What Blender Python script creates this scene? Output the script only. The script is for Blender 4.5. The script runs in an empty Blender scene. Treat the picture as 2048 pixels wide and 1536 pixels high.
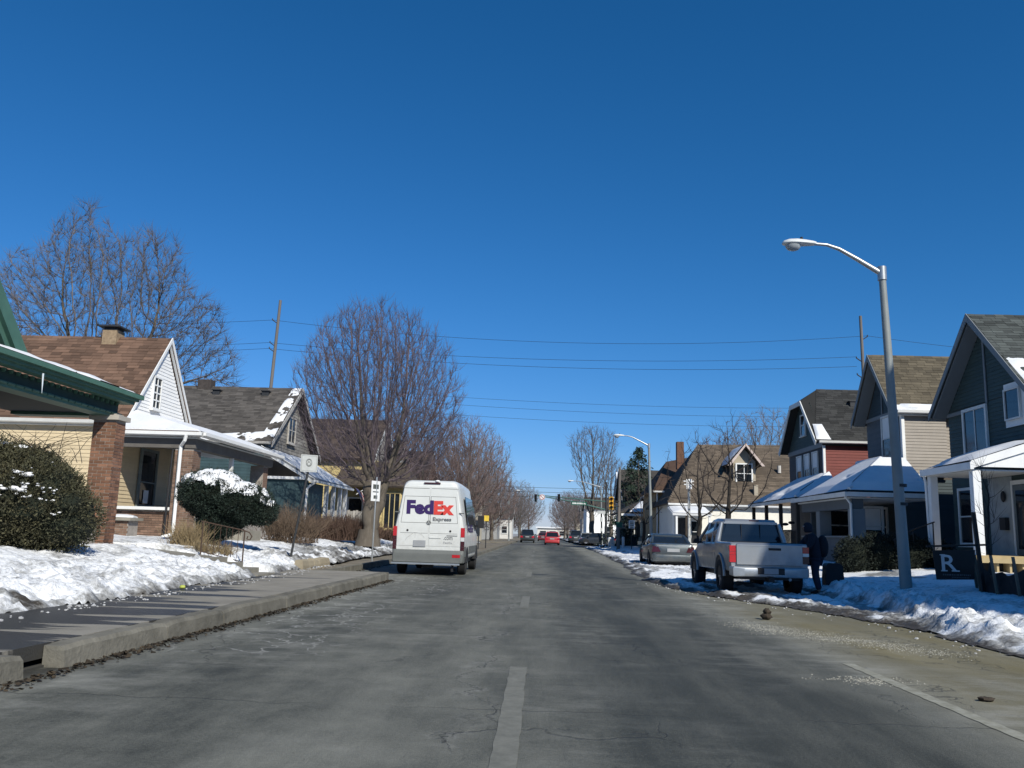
import bpy, math, random
import numpy as np
from mathutils import Vector, Matrix, kdtree
random.seed(7); RNG = np.random.default_rng(7)
SC = bpy.context.scene; COL = SC.collection
# ---------------------------------------------------------------- camera, world, sun, exposure
cam = bpy.data.cameras.new('camera'); camo = bpy.data.objects.new('camera', cam); COL.objects.link(camo)
Rx = Vector((0.99903748, 0.03242287, 0.02954446)); Ux = Vector((-0.02347804, -0.17369396, 0.98451978)); Fx = Vector((-0.03705265, 0.9842658, 0.17276555))
camo.matrix_world = Matrix(((Rx.x, Ux.x, -Fx.x, 0), (Rx.y, Ux.y, -Fx.y, 0), (Rx.z, Ux.z, -Fx.z, 1.22), (0, 0, 0, 1)))
cam.sensor_width = 36; cam.lens = 36 * 1700 / 2048; cam.clip_end = 3000; cam.clip_start = 0.1
SC.camera = camo
EL, AZ = math.radians(37), math.radians(32)      # sun height; angle to the right of straight behind the camera
SUN = Vector((math.sin(AZ) * math.cos(EL), -math.cos(AZ) * math.cos(EL), math.sin(EL)))
w = bpy.data.worlds.new("World"); SC.world = w; w.use_nodes = True
nt = w.node_tree; nt.nodes.clear()
sky = nt.nodes.new('ShaderNodeTexSky'); sky.sky_type = 'NISHITA'; sky.sun_disc = False
sky.sun_elevation = EL; sky.sun_rotation = math.pi - AZ
sky.air_density = 1.0; sky.dust_density = 0.1; sky.ozone_density = 3.2; sky.altitude = 200
hs = nt.nodes.new('ShaderNodeMix'); hs.data_type = 'RGBA'; hs.blend_type = 'MULTIPLY'; hs.inputs[0].default_value = 1; hs.inputs[7].default_value = (.40, .83, 1.20, 1)   # the camera's cold white balance
bg = nt.nodes.new('ShaderNodeBackground'); bg.inputs[1].default_value = 0.076
wo = nt.nodes.new('ShaderNodeOutputWorld')
nt.links.new(sky.outputs[0], hs.inputs[6]); sc_, cc_ = nt.nodes.new('ShaderNodeSeparateColor'), nt.nodes.new('ShaderNodeCombineColor'); nt.links.new(hs.outputs[2], sc_.inputs[0])
def wm(op, a, b):
    q = nt.nodes.new('ShaderNodeMath'); q.operation = op
    for i, v in enumerate((a, b)):
        if isinstance(v, (int, float)): q.inputs[i].default_value = v
        else: nt.links.new(v, q.inputs[i])
    return q.outputs[0]
nt.links.new(wm('MINIMUM', wm('MULTIPLY', wm('POWER', sc_.outputs[0], 1.6), .88), wm('MULTIPLY', sc_.outputs[1], .9)), cc_.inputs[0]); nt.links.new(wm('MULTIPLY', sc_.outputs[1], 1.05), cc_.inputs[1]); nt.links.new(wm('MULTIPLY', sc_.outputs[2], 1.15), cc_.inputs[2])
nt.links.new(cc_.outputs[0], bg.inputs[0]); nt.links.new(bg.outputs[0], wo.inputs[0])
sl = bpy.data.lights.new('sun', 'SUN'); sl.energy = 5.0; sl.angle = math.radians(0.5); sl.color = (1, 0.96, 0.86)
so = bpy.data.objects.new('sun', sl); COL.objects.link(so)
so.rotation_euler = SUN.to_track_quat('Z', 'Y').to_euler()
vs = SC.view_settings; vs.view_transform = 'Standard'; vs.look = 'None'; vs.exposure = 0.0; vs.gamma = 1; vs.use_curve_mapping = False
SC.cycles.max_bounces = 5; SC.cycles.diffuse_bounces = 2; SC.cycles.glossy_bounces = 2; SC.cycles.transparent_max_bounces = 6
# ---------------------------------------------------------------- materials
MATS = {}
def M(name, col=(.5, .5, .5), rough=.75, var=.18, scale=3., bump=0., bscale=60., metal=0., spec=.35, col2=None, rand=0., fvar=0., coat=0., stretch=None, grime=0.):
    if name in MATS: return MATS[name]
    m = bpy.data.materials.new(name); m.use_nodes = True; t = m.node_tree; N = t.nodes; L = t.links
    b = N['Principled BSDF']
    b.inputs['Roughness'].default_value = rough; b.inputs['Metallic'].default_value = metal; b.inputs['Specular IOR Level'].default_value = spec
    if coat: b.inputs['Coat Weight'].default_value = coat; b.inputs['Coat Roughness'].default_value = .06
    g = N.new('ShaderNodeNewGeometry'); src = g.outputs['Position']
    if stretch:
        mp = N.new('ShaderNodeMapping'); mp.inputs['Scale'].default_value = stretch; L.new(src, mp.inputs[0]); src = mp.outputs[0]
    n = N.new('ShaderNodeTexNoise'); n.inputs['Scale'].default_value = scale; n.inputs['Detail'].default_value = 5; n.inputs['Roughness'].default_value = .65
    L.new(src, n.inputs['Vector'])
    cr = N.new('ShaderNodeMapRange'); cr.inputs[1].default_value = .3; cr.inputs[2].default_value = .7; L.new(n.outputs[0], cr.inputs[0])
    mx = N.new('ShaderNodeMix'); mx.data_type = 'RGBA'
    c2 = col2 or tuple(min(1, c * (1 + var)) for c in col); c1 = col if col2 else tuple(c * (1 - var) for c in col)
    mx.inputs[6].default_value = (*c1, 1); mx.inputs[7].default_value = (*c2, 1); L.new(cr.outputs[0], mx.inputs[0])
    out = mx.outputs[2]
    def scale_by(sock, amt):
        nonlocal out
        mr = N.new('ShaderNodeMapRange'); mr.inputs[3].default_value = 1 - amt; mr.inputs[4].default_value = 1 + amt; L.new(sock, mr.inputs[0])
        vm = N.new('ShaderNodeVectorMath'); vm.operation = 'SCALE'; L.new(out, vm.inputs[0]); L.new(mr.outputs[0], vm.inputs['Scale']); out = vm.outputs[0]
    if rand: oi = N.new('ShaderNodeObjectInfo'); scale_by(oi.outputs['Random'], rand)
    if fvar: at = N.new('ShaderNodeAttribute'); at.attribute_name = 'var'; scale_by(at.outputs['Fac'], fvar)
    if grime:            # road salt and dirt thrown up on the lower body
        sp = N.new('ShaderNodeSeparateXYZ'); L.new(g.outputs['Position'], sp.inputs[0]); zr = N.new('ShaderNodeMapRange'); zr.inputs[1].default_value = .25; zr.inputs[2].default_value = 1.5; zr.inputs[3].default_value = 1; zr.inputs[4].default_value = 0.08; L.new(sp.outputs[2], zr.inputs[0])
        gn = N.new('ShaderNodeTexNoise'); gn.inputs['Scale'].default_value = 3.5; gn.inputs['Detail'].default_value = 7; gn.inputs['Roughness'].default_value = .7; L.new(src, gn.inputs['Vector']); gr = N.new('ShaderNodeMapRange'); gr.inputs[1].default_value = .3; gr.inputs[2].default_value = .65; gr.inputs[4].default_value = grime; L.new(gn.outputs[0], gr.inputs[0])
        gp = N.new('ShaderNodeMath'); gp.operation = 'MULTIPLY'; L.new(zr.outputs[0], gp.inputs[0]); L.new(gr.outputs[0], gp.inputs[1]); gx = N.new('ShaderNodeMix'); gx.data_type = 'RGBA'; L.new(gp.outputs[0], gx.inputs[0]); L.new(out, gx.inputs[6]); gx.inputs[7].default_value = (.17, .155, .13, 1); out = gx.outputs[2]
        rr = N.new('ShaderNodeMapRange'); rr.inputs[3].default_value = rough; rr.inputs[4].default_value = .85; L.new(gp.outputs[0], rr.inputs[0]); L.new(rr.outputs[0], b.inputs['Roughness'])
    L.new(out, b.inputs['Base Color'])
    if bump:
        n2 = N.new('ShaderNodeTexNoise'); n2.inputs['Scale'].default_value = bscale; n2.inputs['Detail'].default_value = 4; L.new(src, n2.inputs['Vector'])
        bp = N.new('ShaderNodeBump'); bp.inputs['Strength'].default_value = bump; bp.inputs['Distance'].default_value = .02
        L.new(n2.outputs[0], bp.inputs['Height']); L.new(bp.outputs[0], b.inputs['Normal'])
    MATS[name] = m; return m
def glass(name, col=(.012, .016, .02), rough=.04):
    if name in MATS: return MATS[name]
    m = M(name, col, rough=rough, var=.1, spec=.6); return m
white = M('white_paint', (.78, .78, .76), rough=.55, var=.06, scale=2)
trim = M('trim_paint', (.66, .66, .63), rough=.6, var=.08, scale=3)
dkglass = glass('window_glass')
snowm = M('snow', (.66, .68, .71), rough=.55, col2=(.80, .80, .80), scale=1.3, bump=.5, bscale=22, spec=.3)
metal_grey = M('galvanised_steel', (.42, .44, .45), rough=.42, var=.12, scale=6, metal=.75)
black = M('black_plastic', (.018, .018, .02), rough=.55, var=.2)
rubber = M('tyre_rubber', (.016, .016, .017), rough=.85, var=.3, scale=8)
rim_m = M('alloy_rim', (.35, .35, .36), rough=.35, metal=.8, var=.1)
dkmetal = M('dark_iron', (.03, .032, .035), rough=.6, var=.3, scale=9)
mortar = M('mortar', (.30, .27, .24), rough=.9, var=.2, scale=9)
brickm = M('red_brown_brick', (.165, .082, .050), rough=.88, col2=(.235, .125, .080), scale=5, rand=.4, bump=.2)
brickb = M('brown_brick', (.155, .095, .065), rough=.88, col2=(.22, .14, .10), scale=5, rand=.35, bump=.2)
# ---------------------------------------------------------------- geometry helpers
class MB:
    def __init__(s): s.v = []; s.f = []; s.a = []
    def add(s, vs, fs, a=None):
        o = len(s.v); s.v += [tuple(p) for p in vs]; s.f += [tuple(i + o for i in f) for f in fs]
        if a is not None: s.a += [a] * len(fs)
        return s
    def obox(s, o, ax, ay, az, a=None):
        o, ax, ay, az = Vector(o), Vector(ax), Vector(ay), Vector(az)
        p = [o, o + ax, o + ax + ay, o + ay, o + az, o + ax + az, o + ax + ay + az, o + ay + az]
        fs = [(0, 3, 2, 1), (4, 5, 6, 7), (0, 1, 5, 4), (1, 2, 6, 5), (2, 3, 7, 6), (3, 0, 4, 7)]
        if ax.cross(ay).dot(az) < 0: fs = [f[::-1] for f in fs]
        return s.add(p, fs, a)
    def box(s, x0, x1, y0, y1, z0, z1, a=None): return s.obox((x0, y0, z0), (x1 - x0, 0, 0), (0, y1 - y0, 0), (0, 0, z1 - z0), a)
    def prism(s, poly, vec):
        n = len(poly); v = Vector(vec); P = [Vector(p) for p in poly]
        nr = sum(((P[i]).cross(P[(i + 1) % n]) for i in range(n)), Vector())
        if nr.dot(v) > 0: P = P[::-1]
        fs = [tuple(range(n)), tuple(range(2 * n - 1, n - 1, -1))] + [((i + 1) % n, i, i + n, (i + 1) % n + n) for i in range(n)]
        return s.add(P + [p + v for p in P], fs)
    def slab(s, a, b, c, d, t):
        a, b, c, d = map(Vector, (a, b, c, d)); n = (b - a).cross(d - a).normalized()
        if n.z < 0: n = -n
        return s.prism([a, b, c, d], -n * t)
    def tube(s, pts, r, n=6, cap=True):
        P = [Vector(p) for p in pts]; k = len(P)
        R = r if isinstance(r, (list, tuple)) else [r] * k
        vs = []; prev = None
        for i in range(k):
            d = (P[min(i + 1, k - 1)] - P[max(i - 1, 0)]).normalized()
            u = (Vector((0, 0, 1)) if abs(d.z) < .9 else Vector((1, 0, 0))).cross(d).normalized() if prev is None else (prev - d * prev.dot(d)).normalized()
            prev = u; w_ = d.cross(u)
            for j in range(n):
                a = 2 * math.pi * j / n; vs.append(P[i] + (u * math.cos(a) + w_ * math.sin(a)) * R[i])
        fs = [(i * n + j, i * n + (j + 1) % n, (i + 1) * n + (j + 1) % n, (i + 1) * n + j) for i in range(k - 1) for j in range(n)]
        if cap: fs += [tuple(range(n - 1, -1, -1)), tuple((k - 1) * n + j for j in range(n))]
        return s.add(vs, fs)
    def loft(s, loops, cap=True):
        n = len(loops[0]); vs = [p for l in loops for p in l]
        fs = [(i * n + j, i * n + (j + 1) % n, (i + 1) * n + (j + 1) % n, (i + 1) * n + j) for i in range(len(loops) - 1) for j in range(n)]
        if cap: fs += [tuple(range(n - 1, -1, -1)), tuple((len(loops) - 1) * n + j for j in range(n))]
        return s.add(vs, fs)
    def blob(s, c, r, seed=0, lump=.25, n=8):
        rg = random.Random(seed); vs = [(c[0], c[1], c[2] - r[2])]; fs = []
        for i in range(1, n):
            t = math.pi * i / n
            for j in range(2 * n):
                a = math.pi * j / n; k = 1 + rg.uniform(-lump, lump)
                vs.append((c[0] + r[0] * k * math.sin(t) * math.cos(a), c[1] + r[1] * k * math.sin(t) * math.sin(a), c[2] - r[2] * k * math.cos(t)))
        vs.append((c[0], c[1], c[2] + r[2])); m = 2 * n
        for j in range(m):
            fs.append((0, 1 + (j + 1) % m, 1 + j)); fs.append((len(vs) - 1, 1 + (n - 2) * m + j, 1 + (n - 2) * m + (j + 1) % m))
            for i in range(n - 2): fs.append((1 + i * m + j, 1 + i * m + (j + 1) % m, 1 + (i + 1) * m + (j + 1) % m, 1 + (i + 1) * m + j))
        return s.add(vs, fs)
    def build(s, name, mat, parent=None, smooth=False, local=False, **props):
        o_ = Vector((0, 0, 0)) if (parent is None or local) else wl(parent)
        me = bpy.data.meshes.new(name)
        vs = [(p[0] - o_.x, p[1] - o_.y, p[2] - o_.z) for p in s.v]
        me.from_pydata(vs, [], s.f)
        if len(s.a) == len(s.f) and s.a:
            at = me.attributes.new('var', 'FLOAT', 'FACE'); at.data.foreach_set('value', s.a)
        if smooth:
            me.polygons.foreach_set('use_smooth', [True] * len(me.polygons))
            try: me.set_sharp_from_angle(angle=math.radians(smooth if smooth > 1 else 40))
            except Exception: pass
        me.materials.append(mat)
        return link(name, me, parent, **props)
def wl(o):
    v = Vector((0, 0, 0))
    while o is not None: v = v + o.location; o = o.parent
    return v
def link(name, me, parent=None, loc=None, **props):
    o = bpy.data.objects.new(name, me); COL.objects.link(o)
    if parent is not None: o.parent = parent
    if loc is not None: o.location = loc
    for k, v in props.items(): o[k] = v
    return o
def thing(name, label, cat, loc=(0, 0, 0), rz=0, group=None):
    o = bpy.data.objects.new(name, None); COL.objects.link(o); o.location = loc; o.rotation_euler = (0, 0, rz)
    o['label'] = label; o['category'] = cat; o.empty_display_size = .2
    if group: o['group'] = group
    return o
def tag(o, label, cat, group=None):
    o['label'] = label; o['category'] = cat
    if group: o['group'] = group
    return o
def dup(root, loc, rz=0, scale=None, label=None):
    def cp(o, par):
        c = o.copy(); COL.objects.link(c); c.parent = par
        for ch in list(o.children): cp(ch, c)
        return c
    r = cp(root, None); r.location = loc; r.rotation_euler = (0, 0, rz)
    if scale: r.scale = scale if isinstance(scale, tuple) else (scale,) * 3
    if label: r['label'] = label
    return r
def hsh(ix, iy, seed):
    h = (ix.astype(np.int64) * 374761393 + iy.astype(np.int64) * 668265263 + seed * 974634777) & 0xFFFFFFFF
    h = ((h ^ (h >> 13)) * 1274126177) & 0xFFFFFFFF
    return ((h ^ (h >> 16)) & 0xFFFFFF) / float(0xFFFFFF)
def vnoise(x, y, seed=0):
    x0 = np.floor(x); y0 = np.floor(y); fx = x - x0; fy = y - y0; fx = fx * fx * (3 - 2 * fx); fy = fy * fy * (3 - 2 * fy)
    a = hsh(x0, y0, seed); b = hsh(x0 + 1, y0, seed); c = hsh(x0, y0 + 1, seed); d = hsh(x0 + 1, y0 + 1, seed)
    return (a * (1 - fx) + b * fx) * (1 - fy) + (c * (1 - fx) + d * fx) * fy
def fbm(x, y, seed=0, o=4):
    s = 0; a = .5; t = 0
    for i in range(o): s = s + a * vnoise(x * 2 ** i, y * 2 ** i, seed + i * 17); t += a; a *= .5
    return s / t
def grid_mesh(name, xs, ys, zf, mat, keep=None, smooth=True, **props):
    X, Y = np.meshgrid(xs, ys, indexing='ij'); Z = zf(X, Y); nx, ny = X.shape
    V = np.stack([X, Y, Z], -1).reshape(-1, 3); idx = np.arange(nx * ny).reshape(nx, ny)
    F = np.stack([idx[:-1, :-1], idx[1:, :-1], idx[1:, 1:], idx[:-1, 1:]], -1).reshape(-1, 4)
    if keep is not None:
        k = keep(X, Y); kf = (k[:-1, :-1] & k[1:, :-1] & k[1:, 1:] & k[:-1, 1:]).reshape(-1); F = F[kf]
        u, inv = np.unique(F.ravel(), return_inverse=True); V = V[u]; F = inv.reshape(-1, 4)
    me = bpy.data.meshes.new(name); me.from_pydata(V.tolist(), [], F.tolist())
    if smooth: me.polygons.foreach_set('use_smooth', [True] * len(me.polygons))
    me.materials.append(mat); return link(name, me, None, **props)
def stationed(a, b, d0, d1):
    out = [a]; x = a
    while x < b: x += d0 + (d1 - d0) * (x - a) / (b - a); out.append(min(x, b))
    return np.array(out)
# box in a wall's own frame: o corner, u along the wall, n outward; a along u, b up, c outward
def fbox(mb, o, u, n, a0, a1, b0, b1, c0, c1):
    o, u, n = Vector(o), Vector(u), Vector(n); z = Vector((0, 0, 1))
    return mb.obox(o + u * a0 + z * b0 + n * c0, u * (a1 - a0), z * (b1 - b0), n * (c1 - c0))
def plank_mesh(name, L, h, u, n, mat, t=.022):
    mb = MB(); u = Vector(u); n = Vector(n); z = Vector((0, 0, 1))
    p = [Vector(), n * t, n * (t * .25) + z * h, z * h]
    mb.prism(p, u * L)
    me = bpy.data.meshes.new(name); me.from_pydata(mb.v, [], mb.f); me.materials.append(mat); return me
def siding(root, o, u, n, L, z0, z1, ex, mat, clip=None, name='siding_plank'):
    """lapped boards up a wall, every board its own object; clip(z)->(a0,a1) cuts them to a gable"""
    o = Vector(o); u = Vector(u); base = wl(root); k = int(round((z1 - z0) / ex)); me = None
    for i in range(k):
        z = z0 + i * ex
        a0, a1 = (0, L) if clip is None else clip(z + ex * .5)
        if a1 - a0 < .08: continue
        if clip is not None or me is None: me = plank_mesh(name, a1 - a0, ex, u, n, mat)
        p = o + u * a0; link(name, me, root, loc=Vector((p.x, p.y, z)) - base)
def window(root, o, u, n, w, h, fr=.09, mull=(), rail=(.5,), fmat=None, gmat=None, sill=True, blind=None):
    """framed window: casing ring proud of the wall, dark pane behind it, sash bars; mull / rail are fractions"""
    fm = fmat or trim; f = MB()
    for a in ((-fr, 0, -fr, h + fr), (w, w + fr, -fr, h + fr), (0, w, h, h + fr), (0, w, -fr, 0)): fbox(f, o, u, n, *a, 0, .07)
    fo = f.build('window', fm, root)
    g = MB(); fbox(g, o, u, n, 0, w, 0, h, 0, .03); g.build('pane', gmat or dkglass, fo)
    s = MB()
    for m_ in mull: fbox(s, o, u, n, w * m_ - .022, w * m_ + .022, 0, h, .031, .052)
    for r_ in rail: fbox(s, o, u, n, 0, w, h * r_ - .022, h * r_ + .022, .032, .055)
    if s.v: s.build('sash_bar', fm, fo)
    if sill: q = MB(); fbox(q, o, u, n, -fr - .04, w + fr + .04, -fr - .05, -fr - .002, 0, .12); q.build('sill', fm, fo)
    if blind: b = MB(); fbox(b, o, u, n, .02, w - .02, h * blind, h - .01, .0305, .034); b.build('blind', white, fo)
    return fo
def shingles(root, a, b, c, d, mat, row=.145, tab=.31, nparts=0, seed=1, snow=None):
    """tabs laid in courses on the plane a-b (eave) to d-c (ridge); past nparts they are one part of kind stuff"""
    rg = random.Random(seed); a, b, c, d = map(Vector, (a, b, c, d)); n = (b - a).cross(d - a).normalized()
    if n.z < 0: n = -n
    H = ((d - a).length + (c - b).length) / 2; k = int(H / row); mb = MB(); cnt = 0; base = wl(root)
    for i in range(k):
        t0 = i / k; t1 = min(1, (i + 1.25) / k)
        l0, r0, l1, r1 = a.lerp(d, t0), b.lerp(c, t0), a.lerp(d, t1), b.lerp(c, t1)
        L = (r0 - l0).length
        if L < .1: continue
        u0 = (r0 - l0) / L; x = -rg.uniform(0, tab); 
        up = (l1 - l0) - u0 * (l1 - l0).dot(u0)
        while x < L:
            w_ = tab * rg.uniform(.8, 1.2); x0, x1 = max(x, 0), min(x + w_ - .008, L); x += w_
            if x1 - x0 < .05: continue
            th = rg.uniform(.010, .020); drop = rg.uniform(-.008, .008); v = rg.random()
            s0 = l0 + u0 * x0 - up.normalized() * drop; s1 = l0 + u0 * x1 - up.normalized() * drop
            e0 = s0 + up; e1 = s1 + up
            P = [s0 + n * .003, s1 + n * .003, s1 + n * th, s0 + n * th, e0 + n * .004, e1 + n * .004]
            fs = [(0, 1, 2, 3), (3, 2, 5, 4), (1, 5, 2), (0, 3, 4)]
            if (s1 - s0).cross(up).dot(n) < 0: fs = [f[::-1] for f in fs]
            if cnt < nparts:
                q = MB(); q.add([p - s0 for p in P], fs, v); me = bpy.data.meshes.new('shingle'); me.from_pydata(q.v, [], q.f); me.materials.append(mat)
                at = me.attributes.new('var', 'FLOAT', 'FACE'); at.data.foreach_set('value', q.a); link('shingle', me, root, loc=s0 - base); cnt += 1
            else: mb.add(P, fs, v)
    if mb.v: o = mb.build('shingle_courses', mat, root); o['kind'] = 'stuff'
def bricks(root, o, u, n, L, H, mat, bl=.2, bh=.0575, j=.011, proud=.006, lim=300, count=None, shift=0):
    """running bond of single bricks on a wall face; returns how many became parts"""
    o = Vector(o); u = Vector(u); n = Vector(n); z = Vector((0, 0, 1)); base = wl(root); cache = {}; cnt = 0; mb = MB(); k = int(H / (bh + j))
    for i in range(k):
        x = -((i + shift) % 2) * (bl + j) / 2
        while x < L - .02:
            a0, a1 = max(x, 0), min(x + bl, L); x += bl + j
            if a1 - a0 < .03: continue
            key = round(a1 - a0, 3); p = o + u * a0 + z * (i * (bh + j) + j)
            if cnt < lim:
                if key not in cache:
                    q = MB(); q.obox((0, 0, 0), u * key, z * bh, n * (proud + .02)); me = bpy.data.meshes.new('brick'); me.from_pydata([Vector(v_) - n * .02 for v_ in q.v], [], q.f); me.materials.append(mat); cache[key] = me
                link('brick', cache[key], root, loc=p + n * RNG.uniform(-.002, .003) - base); cnt += 1
            else: mb.obox(p, u * key, z * bh, n * proud, RNG.random())
    if mb.v: q = mb.build('brick_courses', mat, root); q['kind'] = 'stuff'
    return cnt
def snow_sheet(root, a, b, c, d, name='roof_snow', th=.09, seed=0, n=(24, 14), cut=.0, sc=1.2, edges='lrbt'):
    """a lumpy blanket lying on the quad a b c d, ragged where the noise is below cut"""
    a, b, c, d = map(Vector, (a, b, c, d)); nr = (b - a).cross(d - a).normalized()
    if nr.z < 0: nr = -nr
    nx, ny = n; vs = []; hh = np.zeros((nx + 1, ny + 1))
    for i in range(nx + 1):
        for j_ in range(ny + 1):
            s, t = i / nx, j_ / ny; p = a.lerp(b, s).lerp(d.lerp(c, s), t)
            e = min([v_ for v_, k_ in ((s, 'l'), (1 - s, 'r'), (t, 'b'), (1 - t, 't')) if k_ in edges] or [1]) * 4
            f = float(fbm(np.array(p.x * sc + p.z * .7 + seed * 3.1), np.array(p.y * sc + p.z * .9), seed)) - cut
            h = th * min(1, max(0, e * 1.2 + .1)) * max(0, min(1, f * 4)) if f > 0 else -.03
            hh[i, j_] = h; vs.append(p + nr * (h + .012 if h > 0 else -.03))
    fs = []
    for i in range(nx):
        for j_ in range(ny):
            q = (i * (ny + 1) + j_, (i + 1) * (ny + 1) + j_, (i + 1) * (ny + 1) + j_ + 1, i * (ny + 1) + j_ + 1)
            if max(hh[i, j_], hh[i + 1, j_], hh[i + 1, j_ + 1], hh[i, j_ + 1]) > 0: fs.append(q)
    mb = MB(); mb.add(vs, fs); return mb.build(name, snowm, root, smooth=True)
def gable_roof_x(root, x0, x1, yc, hw, ze, zr, mat, th=.12, ov=.0, rakes=trim, front=None, rd=.24):
    """two roof slabs with the ridge along x; rake boards on the street end"""
    r = MB()
    for sgn in (-1, 1): r.slab((x0, yc + sgn * hw, ze), (x1, yc + sgn * hw, ze), (x1, yc + sgn * .01, zr), (x0, yc + sgn * .01, zr), th)
    ro = r.build('roof', mat, root)
    if front is not None:
        for sgn in (-1, 1):
            k = MB(); e = .03 if front > (x0 + x1) / 2 else -.03
            k.prism([(front, yc + sgn * (hw + .02), ze + .02), (front, yc, zr + .03), (front, yc, zr - rd), (front, yc + sgn * (hw + .02), ze - rd * .85)], (e, 0, 0)); k.build('rake_board', rakes, ro)
    return ro
def text_mesh(txt, size, depth=.004, bold=0.0, sx=1.0):
    cu = bpy.data.curves.new('lettering', 'FONT'); cu.body = txt; cu.size = size; cu.extrude = depth; cu.offset = bold; cu.space_character = sx; cu.resolution_u = 3
    ob = bpy.data.objects.new('lettering', cu); COL.objects.link(ob); dg = bpy.context.evaluated_depsgraph_get()
    me = bpy.data.meshes.new_from_object(ob.evaluated_get(dg)); bpy.data.objects.remove(ob); return me
def lettering(root, name, txt, size, pos, mat, rot=(math.pi / 2, 0, 0), width=None, bold=0., height=None):
    """flat letters standing on a face; pos is the lower left corner in the parent's own space"""
    me = text_mesh(txt, size, .003, bold); co = np.array([v.co[:] for v in me.vertices])
    lo, hi = co.min(0), co.max(0); s = np.ones(3)
    if width: s[0] = width / (hi[0] - lo[0])
    if height: s[1] = height / (hi[1] - lo[1])
    for v in me.vertices: v.co = ((v.co.x - lo[0]) * s[0], (v.co.y - lo[1]) * s[1], v.co.z)
    me.materials.clear(); me.materials.append(mat); o = link(name, me, root, loc=pos); o.rotation_euler = rot; return o
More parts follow.
